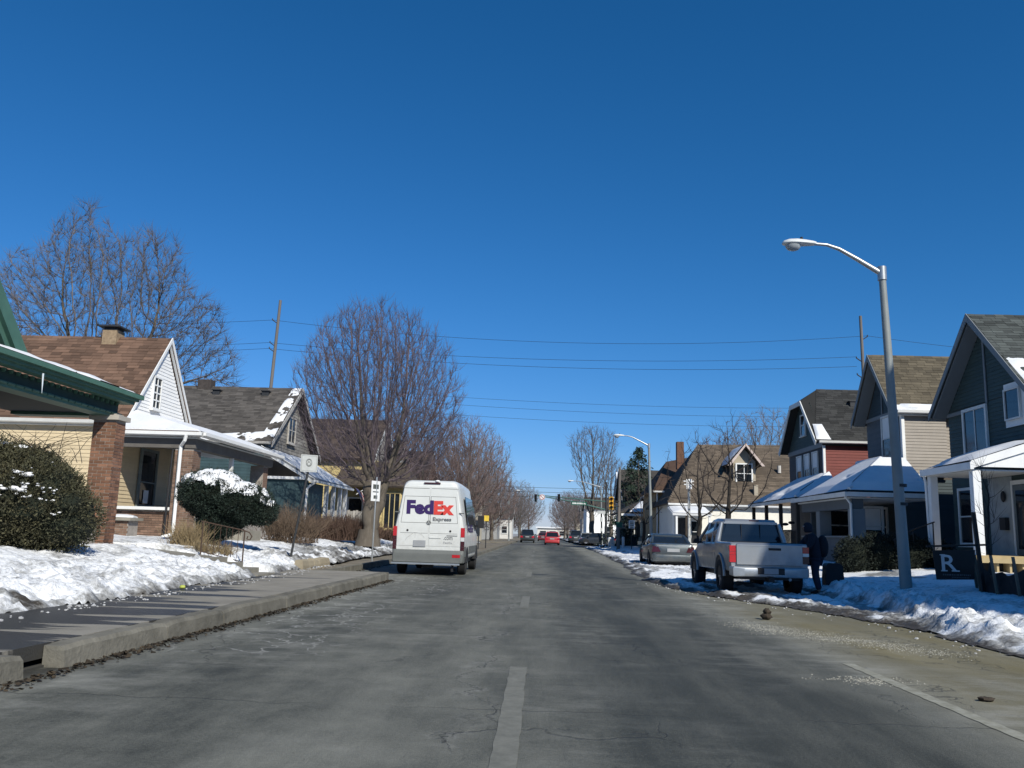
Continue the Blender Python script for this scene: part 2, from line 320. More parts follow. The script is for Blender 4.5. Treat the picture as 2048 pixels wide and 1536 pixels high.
# ================================================================ SETTING
def road_material():
    m = bpy.data.materials.new('worn_asphalt'); m.use_nodes = True; t = m.node_tree; N = t.nodes; L = t.links; b = N['Principled BSDF']
    g = N.new('ShaderNodeNewGeometry'); sep = N.new('ShaderNodeSeparateXYZ'); L.new(g.outputs['Position'], sep.inputs[0])
    def noise(scale, stretch=(1, 1, 1), detail=5, rough=.6):
        mp = N.new('ShaderNodeMapping'); mp.inputs['Scale'].default_value = stretch; L.new(g.outputs['Position'], mp.inputs[0])
        n = N.new('ShaderNodeTexNoise'); n.inputs['Scale'].default_value = scale; n.inputs['Detail'].default_value = detail; n.inputs['Roughness'].default_value = rough
        L.new(mp.outputs[0], n.inputs['Vector']); return n.outputs[0]
    def mr(x, a, b_, c=0, d=1):
        q = N.new('ShaderNodeMapRange'); q.inputs[1].default_value = a; q.inputs[2].default_value = b_; q.inputs[3].default_value = c; q.inputs[4].default_value = d; L.new(x, q.inputs[0]); return q.outputs[0]
    def mth(op, a, b_):
        q = N.new('ShaderNodeMath'); q.operation = op
        for i, v in enumerate((a, b_)):
            if isinstance(v, (int, float)): q.inputs[i].default_value = v
            else: L.new(v, q.inputs[i])
        return q.outputs[0]
    def mix(f, a, b_):
        q = N.new('ShaderNodeMix'); q.data_type = 'RGBA'
        if isinstance(f, float): q.inputs[0].default_value = f
        else: L.new(f, q.inputs[0])
        for i, v in ((6, a), (7, b_)):
            if isinstance(v, tuple): q.inputs[i].default_value = (*v, 1)
            else: L.new(v, q.inputs[i])
        return q.outputs[2]
    # across the road: darker wheel paths, salt-bleached bands between them
    xw = mth('ADD', sep.outputs[0], mr(noise(.5, (1, .15, 1), 2), .3, .7, -.3, .3))
    ramp = N.new('ShaderNodeValToRGB'); L.new(mr(xw, -6, 7), ramp.inputs[0]); e = ramp.color_ramp.elements
    def at(x): return (x + 6) / 13
    stops = [(-6, .30), (-4.1, .62), (-3.5, .62), (-2.9, .30), (-2.2, .20), (-1.5, .42), (-.7, .60), (.1, .48), (.6, .20), (1.2, .12), (1.7, .22), (2.2, .14), (2.8, .46), (3.2, .84), (3.7, .76), (7, .62)]
    e[0].position = at(stops[0][0]); e[0].color = (stops[0][1],) * 3 + (1,); e[1].position = at(stops[-1][0]); e[1].color = (stops[-1][1],) * 3 + (1,)
    for x, v in stops[1:-1]: k = e.new(at(x)); k.color = (v, v, v, 1)
    big = noise(.40, (1, .12, 1), 5, .65); mid = noise(2.0, (1, .16, 1), 6, .68); blot = noise(1.1, (1, .7, 1), 7, .72); fine = noise(45, (1, 1, 1), 4, .75); grit = noise(160, (1, 1, 1), 2)
    v = mth('ADD', ramp.outputs[0], mr(big, .3, .7, -.24, .24)); v = mth('ADD', v, mr(mid, .3, .7, -.20, .20)); v = mth('ADD', v, mth('MULTIPLY', mr(blot, .3, .7, -.34, .34), mth('MULTIPLY', mr(xw, .6, -1.2, .25, 1), mr(sep.outputs[1], 16, 8, .3, 1)))); v = mth('ADD', v, mr(fine, .3, .7, -.20, .20)); v = mth('ADD', v, mr(grit, .3, .7, -.26, .26))
    c = mix(mr(v, 0, 1), (.042, .045, .038), (.205, .205, .175))
    # sandy ochre parking lane on the right
    och = mth('MULTIPLY', mr(xw, 2.9, 3.9), mr(noise(.9, (1, .35, 1)), .25, .65, .25, 1)); och = mth('MULTIPLY', och, mr(sep.outputs[1], 26, 12))
    c = mix(och, c, mix(mr(mid, .3, .7), (.150, .128, .062), (.21, .185, .11)))
    # streaks of dried salt
    salt = mth('MULTIPLY', mr(noise(1.5, (.7, 1.3, 1), 8, .72), .47, .70), mr(noise(.5, (1, .5, 1), 2), .38, .58)); salt = mth('MULTIPLY', salt, mth('MAXIMUM', mr(xw, -1.9, -3.2, .35, 1), mr(xw, 2.4, 3.1, 0, .9)))
    c = mix(mth('MULTIPLY', salt, .8), c, (.36, .355, .315))
    # crazed cracks with salt in them by the kerb, dark cracks elsewhere
    def cracks(scale, lo, hi, warp):
        mp = N.new('ShaderNodeMapping'); mp.inputs['Scale'].default_value = (1, .55, 1); nz = N.new('ShaderNodeTexNoise'); nz.inputs['Scale'].default_value = 2.5; nz.inputs['Detail'].default_value = 4
        L.new(g.outputs['Position'], nz.inputs['Vector']); va = N.new('ShaderNodeVectorMath'); va.operation = 'MULTIPLY_ADD'; L.new(nz.outputs[1], va.inputs[0]); va.inputs[1].default_value = (warp,) * 3; L.new(g.outputs['Position'], va.inputs[2])
        L.new(va.outputs[0], mp.inputs[0]); vo = N.new('ShaderNodeTexVoronoi'); vo.feature = 'DISTANCE_TO_EDGE'; vo.inputs['Scale'].default_value = scale; L.new(mp.outputs[0], vo.inputs['Vector']); return mr(vo.outputs[0], lo, hi, 1, 0)
    k1 = mth('MULTIPLY', cracks(2.0, .004, .03, .7), mth('MULTIPLY', mr(xw, -1.7, -2.4), mr(xw, -4.3, -3.6))); k1 = mth('MULTIPLY', k1, mth('MULTIPLY', mr(sep.outputs[1], 8.3, 8.6), mr(noise(.6, (1, .5, 1), 2), .38, .52)))
    c = mix(mth('MULTIPLY', k1, .8), c, (.34, .335, .31))
    k2 = mth('MULTIPLY', cracks(.55, .002, .012, .9), mr(noise(.3, (1, 1, 1), 2), .46, .56))
    c = mix(mth('MULTIPLY', k2, .5), c, (.03, .03, .03))
    # broken lengthwise seam left of the centre line, salt-edged
    sx = mth('ADD', sep.outputs[0], mr(noise(.9, (1, 1, 1), 6, .7), .25, .75, -.32, .32)); sd = mth('ABSOLUTE', mth('ADD', sx, .50), 0); on = mr(noise(.45, (.1, 1, 1), 2), .44, .54)
    c = mix(mth('MULTIPLY', mth('MULTIPLY', mr(sd, .03, .16, 1, 0), mr(noise(9, (1, 1, 1), 6, .75), .45, .65)), mth('MULTIPLY', on, .55)), c, (.30, .295, .27))
    c = mix(mth('MULTIPLY', mr(sd, .004, .018, 1, 0), mth('MULTIPLY', on, .85)), c, (.025, .026, .026))
    # transverse joints
    yj = mth('ADD', sep.outputs[1], mr(noise(1.3, (1, 0, 1), 4), .2, .8, -.14, .14)); yj = mth('FRACT', mth('DIVIDE', mth('ADD', yj, .2), 4.3), 0)
    jl = mth('MULTIPLY', mr(mth('ABSOLUTE', mth('SUBTRACT', yj, .5), 0), .0012, .0045, 1, 0), mr(noise(.8, (1, .3, 1), 3), .38, .5))
    c = mix(mth('MULTIPLY', jl, .45), c, (.03, .03, .03))
    # wet gutter grime
    gut = mth('MULTIPLY', mr(xw, -3.55, -4.0), mr(noise(1.4, (1, .4, 1), 6), .36, .52)); gut = mth('MULTIPLY', gut, mr(sep.outputs[1], 23, 20))
    c = mix(mth('MULTIPLY', gut, .9), c, (.018, .017, .014))
    L.new(c, b.inputs['Base Color']); b.inputs['Specular IOR Level'].default_value = .3; L.new(mr(v, 0, 1, .72, .92), b.inputs['Roughness'])
    bp = N.new('ShaderNodeBump'); bp.inputs['Strength'].default_value = .55; bp.inputs['Distance'].default_value = .012
    hgt = mth('SUBTRACT', mth('ADD', fine, mth('MULTIPLY', grit, .7)), mth('ADD', mth('MULTIPLY', k2, 1.2), jl)); L.new(hgt, bp.inputs['Height']); L.new(bp.outputs[0], b.inputs['Normal'])
    return m
asphalt = road_material()
grassy = M('winter_earth', (.10, .085, .055), rough=.95, col2=(.50, .51, .52), scale=.35, bump=.6, bscale=4)
gm = MB(); gm.add([(-900, -60, -.06), (900, -60, -.06), (900, 2200, -.06), (-900, 2200, -.06)], [(0, 1, 2, 3)])
gm.build('ground', grassy)['kind'] = 'structure'
rm = MB()
ys = [-12, 0, 4, 8, 12, 16, 20, 26, 34, 45, 60, 90, 140, 220, 400, 900]
for y0, y1 in zip(ys, ys[1:]):
    for x0, x1 in ((-9, -4), (-4, 0), (0, 3.5), (3.5, 9)): rm.add([(x0, y0, 0), (x1, y0, 0), (x1, y1, 0), (x0, y1, 0)], [(0, 1, 2, 3)])
rm.build('road', asphalt)['kind'] = 'structure'
# cross street at the signals
cs = MB(); cs.add([(-120, 93, .004), (120, 93, .004), (120, 103, .004), (-120, 103, .004)], [(0, 1, 2, 3)]); cs.build('side_street', M('side_asphalt', (.075, .075, .072), rough=.9, var=.35, scale=1))['kind'] = 'structure'
# ---- worn paint
paint = bpy.data.materials.new('worn_road_paint'); paint.use_nodes = True
def worn(m, col, lo, hi, base=(.125, .125, .105)):
    t = m.node_tree; N = t.nodes; L = t.links; b = N['Principled BSDF']; g = N.new('ShaderNodeNewGeometry')
    n1 = N.new('ShaderNodeTexNoise'); n1.inputs['Scale'].default_value = 7; n1.inputs['Detail'].default_value = 8; n1.inputs['Roughness'].default_value = .75; L.new(g.outputs['Position'], n1.inputs['Vector'])
    r = N.new('ShaderNodeMapRange'); r.inputs[1].default_value = lo; r.inputs[2].default_value = hi; L.new(n1.outputs[0], r.inputs[0])
    x = N.new('ShaderNodeMix'); x.data_type = 'RGBA'; L.new(r.outputs[0], x.inputs[0]); x.inputs[6].default_value = (*base, 1); x.inputs[7].default_value = (*col, 1); L.new(x.outputs[2], b.inputs['Base Color']); b.inputs['Roughness'].default_value = .85
worn(paint, (.215, .212, .18), .34, .74)
def ragged(x0, x1, y0, y1, seed, wob=.006, n=24, z=.004):
    rg = random.Random(seed); mb = MB(); vs = []
    for i in range(n + 1):
        y = y0 + (y1 - y0) * i / n; vs += [(x0 + rg.uniform(-wob, wob), y, z), (x1 + rg.uniform(-wob, wob), y, z)]
    mb.add(vs, [(2 * i, 2 * i + 1, 2 * i + 3, 2 * i + 2) for i in range(n)]); return mb
for k, (y0, y1, xc) in enumerate(((4.3, 8.2, -.17), (14.6, 17.2, -.24), (25, 28, -.3), (36, 39, -.34), (47, 50, -.38), (58, 61, -.4), (70, 73, -.42))):
    o = ragged(xc - .075, xc + .075, y0, y1, k).build('lane_dash', paint); o['kind'] = 'structure'
paint2 = bpy.data.materials.new('faded_edge_paint'); paint2.use_nodes = True; worn(paint2, (.34, .335, .28), .36, .66, (.19, .182, .135))
ragged(3.13, 3.25, 3.5, 9.2, 40, .008, 60).build('edge_line', paint2)['kind'] = 'structure'
# ---- left pavement: slabs, kerb stones
concrete = M('old_concrete', (.20, .185, .15), rough=.9, col2=(.29, .27, .225), scale=1.4, bump=.35, bscale=35, rand=.08)
def wet_material():
    m = M('pavement_concrete', (.20, .185, .155), rough=.85, col2=(.285, .265, .225), scale=1.6, bump=.3, bscale=40); t = m.node_tree; N = t.nodes; L = t.links; b = N['Principled BSDF']
    g = N.new('ShaderNodeNewGeometry'); sep = N.new('ShaderNodeSeparateXYZ'); L.new(g.outputs['Position'], sep.inputs[0])
    n = N.new('ShaderNodeTexNoise'); n.noise_dimensions = '3D'; n.inputs['Scale'].default_value = 1; n.inputs['Detail'].default_value = 3; n.inputs['Roughness'].default_value = .6
    mp = N.new('ShaderNodeMapping'); mp.inputs['Scale'].default_value = (.22, 2.1, 1); mp.inputs['Rotation'].default_value = (0, 0, math.radians(-12)); L.new(g.outputs['Position'], mp.inputs[0]); L.new(mp.outputs[0], n.inputs['Vector'])
    # meltwater runs from the snow (x about -5.9) towards the kerb: reaches far at some places, hardly at others
    def mr(x, a, b_, c=0, d=1):
        q = N.new('ShaderNodeMapRange'); q.inputs[1].default_value = a; q.inputs[2].default_value = b_; q.inputs[3].default_value = c; q.inputs[4].default_value = d; L.new(x, q.inputs[0]); return q.outputs[0]
    ad = N.new('ShaderNodeMath'); ad.operation = 'ADD'; L.new(n.outputs[0], ad.inputs[0]); L.new(mr(sep.outputs[0], -6.0, -4.2, .22, -.02), ad.inputs[1])
    ad2 = N.new('ShaderNodeMath'); ad2.operation = 'ADD'; L.new(ad.outputs[0], ad2.inputs[0]); L.new(mr(sep.outputs[1], 9.5, 14.5, .10, -.07), ad2.inputs[1])
    wet = mr(ad2.outputs[0], .585, .605)
    old = b.inputs['Base Color'].links[0].from_socket; x = N.new('ShaderNodeMix'); x.data_type = 'RGBA'; L.new(wet, x.inputs[0]); L.new(old, x.inputs[6]); x.inputs[7].default_value = (.050, .048, .044, 1); L.new(x.outputs[2], b.inputs['Base Color'])
    L.new(mr(wet, 0, 1, .88, .45), b.inputs['Roughness']); return m
wetc = wet_material()
def kx(y): return -4.10 + .02 * y                     # kerb line, a little out of true
side = MB(); side.box(-6.6, -4.6, -6, 21.0, -.03, .12)
pav = side.build('pavement', M('mortar_dark', (.05, .048, .042), rough=.95)); pav['kind'] = 'structure'
y = -4.0; k = 0
while y < 20.6:
    L_ = 1.5 if k % 3 else 1.42; y1 = min(y + L_, 21.0); q = MB()
    dz = RNG.uniform(-.006, .008); q.prism([(-6.58, y + .006, .19 + dz), (kx(y) - .19, y + .006, .19 + dz * .5), (kx(y1) - .19, y1 - .006, .19 + dz * .5), (-6.58, y1 - .006, .19 + dz)], (0, 0, -.12))
    q.build('paving_slab', wetc, pav); y = y1; k += 1
kb = MB(); kb.box(-4.42, -4.12, -6, 21, -.05, .02); kerb = kb.build('kerb', M('mortar_dark')); kerb['kind'] = 'structure'
kerbm = M('kerb_concrete', (.100, .094, .076), rough=.92, col2=(.205, .192, .158), scale=2.6, bump=.5, bscale=24, rand=.10)
for y0, y1 in ((-3.2, -.4), (-.39, 2.3), (2.31, 4.6), (4.61, 6.72), (7.28, 9.16), (9.19, 10.72), (10.74, 13.2), (13.21, 15.8), (15.81, 18.4), (18.41, 21.1)):
    rg = random.Random(int(y0 * 10) + 90); loops = []; n = 10
    for i in range(n + 1):
        yy = y0 + (y1 - y0) * i / n; x = kx(yy); w_ = rg.uniform(-.008, .008); h_ = .190 + rg.uniform(-.009, .006) - (.02 if i in (0, n) else 0)
        loops.append([(x + .02 + w_, yy, -.02), (x + w_, yy, h_ - .035), (x - .03 + w_, yy, h_), (x - .185, yy, h_ + .002), (x - .185, yy, -.02)])
    q = MB(); q.loft(loops); q.build('kerb_stone', kerbm, kerb, smooth=30)
# end return of the bump-out, recessed kerb along the bay, kerb beyond it
q = MB(); q.box(-5.4, -3.69, 21.11, 21.28, -.02, .185); q.build('kerb_stone', kerbm, kerb)
for i in range(7): q = MB(); q.box(-5.56, -5.40, 21.3 + i * 2.6, 21.3 + i * 2.6 + 2.58, -.02, .15); q.build('kerb_stone', kerbm, kerb)
for i in range(24): q = MB(); q.box(-3.36 , -3.2, 39.6 + i * 2.2, 39.6 + i * 2.2 + 2.18, -.02, .14); q.build('kerb_stone', kerbm, kerb)
q = MB(); q.box(-3.36, -3.2, 103, 300, -.02, .14); q.build('kerb_run', kerbm, kerb)
vg = MB(); vg.box(-9, -5.57, 21.29, 39.5, -.03, .12); vg.box(-9, -3.37, 39.5, 92.8, -.03, .10); vg.box(-9, -3.37, 103.2, 400, -.03, .10)
vgo = vg.build('verge', M('verge_soil', (.12, .10, .07), rough=.95, col2=(.24, .215, .17), scale=1.1, bump=.6, bscale=14)); vgo['kind'] = 'structure'
# gutter debris: small leaves and grit lying along the kerb
dm = MB(); rg = random.Random(3)
for i in range(2600):
    yy = rg.uniform(5.2, 21) if i < 2000 else rg.uniform(21, 36); x = (kx(yy) if yy < 21 else -5.35) + .03 + abs(rg.gauss(0, .10)); a = rg.uniform(0, 3.1); s = rg.uniform(.006, .026); z = rg.uniform(.004, .02)
    u = Vector((math.cos(a) * s, math.sin(a) * s, rg.uniform(-.006, .006))); v = Vector((-math.sin(a) * s * .6, math.cos(a) * s * .6, rg.uniform(-.006, .010))); c = Vector((x, yy, z))
    dm.add([c - u - v, c + u - v, c + u + v, c - u + v], [(0, 1, 2, 3)], rg.random())
dm.build('gutter_litter', M('dead_leaf', (.035, .026, .016), rough=.95, fvar=.7))['kind'] = 'stuff'
# crumbs of snow fallen on the pavement and lane edges
cm_ = MB(); rg = random.Random(55)
for i in range(620):
    yy = rg.uniform(7, 24); r_ = rg.uniform(.005, .017) * (1 if rg.random() < .9 else 1.8)
    if i < 330: x = -5.62 - .25 * max(0, min(1, (yy - 19) / 2)) + abs(rg.gauss(-.05, .16)); z = .19
    else: x = float(np.interp(yy, [0, 8, 13.4, 15.2, 17.6, 19.4, 23.2, 28], [5.5, 5.45, 5.30, 4.9, 4.2, 3.6, 3.0, 3.15])) + rg.gauss(.15, .3); z = .0
    cm_.blob((x, yy, z + r_ * .35), (r_ * 1.1, r_, r_ * .7), i, .25, 4)
cm_.build('snow_crumbs', M('grubby_snow', (.22, .22, .22), rough=.7, col2=(.60, .60, .60), scale=9))['kind'] = 'stuff'
# ---- snow
def attr_snow(name, dark=(.06, .052, .042), midc=(.33, .33, .32)):
    m = bpy.data.materials.new(name); m.use_nodes = True; t = m.node_tree; N = t.nodes; L = t.links; b = N['Principled BSDF']
    at = N.new('ShaderNodeAttribute'); at.attribute_name = 'dirt'; g = N.new('ShaderNodeNewGeometry')
    n = N.new('ShaderNodeTexNoise'); n.inputs['Scale'].default_value = 11; n.inputs['Detail'].default_value = 6; n.inputs['Roughness'].default_value = .7; L.new(g.outputs['Position'], n.inputs['Vector'])
    mr = N.new('ShaderNodeMapRange'); mr.inputs[1].default_value = .3; mr.inputs[2].default_value = .7; mr.inputs[3].default_value = -.20; mr.inputs[4].default_value = .30; L.new(n.outputs[0], mr.inputs[0])
    ad = N.new('ShaderNodeMath'); ad.operation = 'ADD'; L.new(at.outputs['Fac'], ad.inputs[0]); L.new(mr.outputs[0], ad.inputs[1])
    r = N.new('ShaderNodeValToRGB'); e = r.color_ramp.elements; e[0].position = .18; e[0].color = (.82, .83, .84, 1); e[1].position = .95; e[1].color = (*dark, 1); k = e.new(.55); k.color = (*midc, 1)
    L.new(ad.outputs[0], r.inputs[0]); L.new(r.outputs[0], b.inputs['Base Color']); b.inputs['Roughness'].default_value = .6; b.inputs['Specular IOR Level'].default_value = .3
    n2 = N.new('ShaderNodeTexNoise'); n2.inputs['Scale'].default_value = 30; n2.inputs['Detail'].default_value = 5; L.new(g.outputs['Position'], n2.inputs['Vector']); bp = N.new('ShaderNodeBump'); bp.inputs['Strength'].default_value = .7; bp.inputs['Distance'].default_value = .025; L.new(n2.outputs[0], bp.inputs['Height']); L.new(bp.outputs[0], b.inputs['Normal'])
    return m
lawn_snow_m = attr_snow('lawn_snow'); slush_m = attr_snow('road_slush')
def set_dirt(o, fn):
    me = o.data; co = np.empty(len(me.vertices) * 3); me.vertices.foreach_get('co', co); co = co.reshape(-1, 3)
    at = me.attributes.new('dirt', 'FLOAT', 'POINT'); at.data.foreach_set('value', np.clip(fn(co[:, 0], co[:, 1]), 0, 1).astype(np.float32))
def sm(x, a, b_): t = np.clip((x - a) / (b_ - a), 0, 1); return t * t * (3 - 2 * t)
def ledge(y): return -5.75 - .25 * sm(y, 19, 21) - .35 * sm(y, 24, 30) + .5 * sm(y, 38, 42) + .36 * (fbm(y * .55, y * 0 + 4.2, 5) - .5) + .16 * (fbm(y * 3, y * 0 + 1.2, 8) - .5)
def steps_gap(x, y): return (np.abs(y - 18.3) < .62) & (x < -5.7) & (x > -10.2)
def hl(x, y):
    e = ledge(y); d = e - x
    z = .175 + .05 * sm(d, 0, .14) + .16 * sm(d, .08, .7) + .37 * sm(d, .4, 3.2) + .10 * sm(d, 3, 8)
    lump = (fbm(x * 2.6, y * 1.9, 2, 5) - .5) * .20 * (1 - .5 * sm(d, 1.2, 3.5)) + (np.abs(fbm(x * 7, y * 6, 6, 4) - .5)) * .34 * (1 - .70 * sm(d, .9, 2.4)) + (fbm(x * 17, y * 13, 7, 2) - .5) * .05 * (1 - .6 * sm(d, 1, 2.5)) + (fbm(x * .5, y * .5, 3) - .5) * .14 * sm(d, .5, 2)
    return z + lump * sm(d, 0, .15)
def lawn_dirt(x, y):
    d = ledge(y) - x; v = .16 + .16 * (1 - sm(d, 0, .22)) + .22 * sm(fbm(x * 3, y * 2.4, 71, 5), .50, .68) + .30 * (1 - sm(d, 0, .35)) * (fbm(x * 4, y * 4, 9) > .42) + .55 * sm(fbm(x * 1.5, y * 1.2, 12), .64, .74) * (1 - sm(d, .3, 1.4)) * (y < 12)
    far = sm(y, 21, 24) * (1 - sm(d, .2, 2.5)); v = v + far * .55 * sm(fbm(x * 2, y * 1.4, 21), .38, .55)
    v = v + sm(y, 45, 60) * .6 * sm(fbm(x * .5, y * .3, 31), .42, .55)
    return v
sn = grid_mesh('snow_on_left_lawn', np.concatenate([np.arange(-9.6, -5.3, .05)]), np.concatenate([np.arange(5.5, 24, .06), np.arange(24, 46, .14)]), lambda X, Y: np.where(steps_gap(X, Y), -.05, hl(X, Y)), lawn_snow_m, lambda X, Y: (X < ledge(Y))); set_dirt(sn, lawn_dirt); sn['kind'] = 'stuff'
sn = grid_mesh('snow_on_left_yards', np.concatenate([np.arange(-40, -12, 1.0), np.arange(-12, -9.4, .25)]), np.concatenate([np.arange(4, 46, .35)]), hl, lawn_snow_m, lambda X, Y: X < -9.4); set_dirt(sn, lawn_dirt); sn['kind'] = 'stuff'
sn = grid_mesh('snow_on_far_left_verge', np.concatenate([np.arange(-40, -12, 2.0), np.arange(-12, -3.3, .3)]), np.arange(45.8, 92, .6), lambda X, Y: hl(X, Y) - .12, lawn_snow_m, lambda X, Y: (X < ledge(Y)) & (fbm(X * .7, Y * .35, 44) > .42)); set_dirt(sn, lawn_dirt); sn['kind'] = 'stuff'
EY = [0, 8, 10, 13.4, 15.2, 17.6, 19.4, 23.2, 28.4, 35, 50, 74, 92, 400]; EX = [5.5, 5.45, 5.40, 5.30, 4.9, 4.2, 3.6, 3.0, 3.15, 3.45, 3.9, 4.3, 4.6, 4.6]
def redge(y): return np.interp(y, EY, EX) + .35 * (fbm(y * .6, y * 0 + 7, 15) - .5) + .25 * (fbm(y * 2.7, y * 0 + 3, 16) - .5)
def bank(y): return np.interp(y, [0, 12, 16, 20, 24, 30, 40, 60, 90], [5.75, 5.85, 6.0, 6.3, 6.5, 6.4, 6.6, 6.3, 6.2]) + .5 * (fbm(y * .8, y * 0 + 2, 25) - .5)
def hr(x, y):
    e = redge(y); d = x - e; k = x - bank(y)
    sl = .012 + .05 * sm(d, 0, .5) + .16 * (fbm(x * 2.4, y * 1.3, 32, 5) - .44) * sm(d, 0, .3) + .16 * np.abs(fbm(x * 8, y * 6, 33, 4) - .5) * sm(d, 0, .2)
    top = .25 * sm(k, -.22, .40) * (1 - .5 * sm(y, 19, 23) + .2 * sm(y, 27, 31)) + .10 * sm(k, .5, 2) + .25 * sm(k, 2, 6) + (np.abs(fbm(x * 7, y * 6, 36, 4) - .5) * .42 + (fbm(x * 15, y * 13, 38, 2) - .5) * .08) * sm(k, -.1, .1) * (1 - .8 * sm(k, .4, 1.2)) + (fbm(x * 1.3, y * 1.2, 37) - .5) * .14 * sm(k, .1, .6)
    brk = sm(fbm(x * 1.1, y * .9, 39, 3), .30, .52)
    return np.maximum(sl, .0) * (1 - .7 * sm(k, -.05, .4)) + (top * (.35 + .65 * np.maximum(brk, sm(k, .3, .9))) + .03) * sm(k, -.35, .25)
def slush_dirt_shade(x, y):
    d = x - redge(y); k = x - bank(y); f = fbm(x * 2.2, y * .8, 41, 5); f2 = fbm(x * 5, y * 3, 42, 4)
    v = .95 - .55 * sm(d, 0, 1.2); v = v - .80 * sm(f, .42, .55) * sm(d, .05, .4) + .45 * (f2 - .5)
    lane = v; bankv = .14 + .20 * sm(fbm(x * 3, y * 2.4, 72, 5), .5, .68) + .55 * (1 - sm(k, -.15, .30)) * sm(f2, .35, .6) ; v = np.where(k > -.16, np.minimum(bankv + .1 * (f2 - .5), 1), lane)
    shade = sm(y, 17, 19) * (1 - sm(y, 24, 26)) * (k < 0) * .2  # shade round the parked pickup, put into the slush's dirt value
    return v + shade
rs = grid_mesh('slush_and_snow_bank', np.arange(2.6, 8.4, .055), np.concatenate([np.arange(5.5, 27, .06), np.arange(27, 48, .15)]), hr, slush_m, lambda X, Y: X > redge(Y)); set_dirt(rs, slush_dirt_shade); rs['kind'] = 'stuff'
rs = grid_mesh('snow_on_right_yards', np.concatenate([np.arange(8.3, 14, .2), np.arange(14, 44, 1.0)]), np.arange(5.5, 48, .3), hr, slush_m, lambda X, Y: X > 0); set_dirt(rs, lambda x, y: .10 + .5 * sm(fbm(x * .6, y * .5, 51), .66, .74)); rs['kind'] = 'stuff'
rs = grid_mesh('snow_on_far_right_verge', np.concatenate([np.arange(3.3, 12, .2), np.arange(12, 44, 2.0)]), np.arange(47.8, 92.5, .4), hr, slush_m, lambda X, Y: X > redge(Y)); set_dirt(rs, lambda x, y: np.where(x - bank(y) > 0, .1, slush_dirt_shade(x, y) - .15)); rs['kind'] = 'stuff'
rs = grid_mesh('snow_beyond_the_junction', np.concatenate([np.arange(4.4, 12, .5), np.arange(12, 60, 3.0)]), np.arange(103.5, 300, 2.0), lambda X, Y: .1 + .25 * fbm(X * .5, Y * .3, 61), slush_m, lambda X, Y: X > 4.5); set_dirt(rs, lambda x, y: .1 + .7 * sm(fbm(x * .3, y * .15, 62), .45, .6)); rs['kind'] = 'stuff'
# pale gravel spilled round a pothole in the parking lane
gb = MB(); rg = random.Random(21)
for i in range(3400):
    t = rg.random(); x = 2.95 + 1.75 * t + rg.gauss(0, .16) ; yy = 12.9 - 2.6 * t + rg.gauss(0, .42) * (1.15 - t * .6); s = rg.uniform(.002, .0085); a = rg.uniform(0, 6.28)
    u = Vector((math.cos(a), math.sin(a), 0)) * s; v = Vector((-math.sin(a), math.cos(a), 0)) * s * .8; c = Vector((x, yy, .0)); h_ = Vector((0, 0, s * .9))
    gb.add([c - u - v, c + u - v, c + u + v, c - u + v, c + h_], [(0, 1, 4), (1, 2, 4), (2, 3, 4), (3, 0, 4)], rg.random())
gb.build('loose_gravel', M('pale_gravel', (.25, .24, .20), rough=.9, fvar=.7))['kind'] = 'stuff'
gb = MB()
for i in range(420):
    x = 3.0 + rg.gauss(0, .18); yy = 8.15 + rg.gauss(0, .10); s = rg.uniform(.003, .010); a = rg.uniform(0, 6.28); u = Vector((math.cos(a), math.sin(a), 0)) * s; v = Vector((-math.sin(a), math.cos(a), 0)) * s * .8; c = Vector((x, yy, 0))
    gb.add([c - u - v, c + u - v, c + u + v, c - u + v, c + Vector((0, 0, s * .8))], [(0, 1, 4), (1, 2, 4), (2, 3, 4), (3, 0, 4)], rg.random())
gb.build('pothole_grit', MATS['pale_gravel'])['kind'] = 'stuff'
# ================================================================ HOUSES ON THE LEFT
Xp, Xn, Yp, Yn, Zp = Vector((1, 0, 0)), Vector((-1, 0, 0)), Vector((0, 1, 0)), Vector((0, -1, 0)), Vector((0, 0, 1))
green = M('green_paint', (.075, .165, .125), rough=.55, var=.14, scale=2.5, bump=.1)
dgreen = M('dark_green_paint', (.022, .055, .050), rough=.6, var=.15)
roof_brown = M('brown_shingle', (.140, .085, .058), rough=.95, var=.18, scale=1.2, fvar=.38, bump=.3, bscale=90)
roof_dkbrown = M('dark_brown_shingle', (.075, .055, .044), rough=.95, var=.2, scale=1., fvar=.3)
roof_grey = M('grey_shingle', (.082, .074, .066), rough=.95, var=.22, scale=1.0, fvar=.35, bump=.3, bscale=90)
roof_olive = M('olive_shingle', (.105, .088, .060), rough=.95, var=.15, scale=1.0, fvar=.32, bump=.3, bscale=90)
roof_char = M('charcoal_shingle', (.036, .036, .034), rough=.95, var=.2, scale=1.0, fvar=.35)
roof_slate = M('grey_green_shingle', (.062, .070, .066), rough=.95, var=.2, scale=1.0, fvar=.4)
roof_tan = M('tan_shingle', (.115, .090, .066), rough=.95, var=.2, scale=1.0, fvar=.3)
cream = M('cream_siding', (.60, .49, .32), rough=.6, var=.06, rand=.06)
whites = M('white_siding', (.86, .85, .82), rough=.55, var=.03, rand=.03)
teal = M('teal_siding', (.040, .075, .085), rough=.65, var=.15, rand=.12)
def gutter(root, p0, p1, out, mat=trim):
    p0, p1, out = Vector(p0), Vector(p1), Vector(out); mb = MB(); d = p1 - p0
    mb.prism([p0, p0 + Zp * .13, p0 + out * .13 + Zp * .13, p0 + out * .11 + Zp * .03, p0 + out * .06], d); return mb.build('gutter', mat, root)
def downspout(root, pts, mat=trim, w=.04): mb = MB(); mb.tube(pts, w, 8); return mb.build('downspout', mat, root, smooth=True)
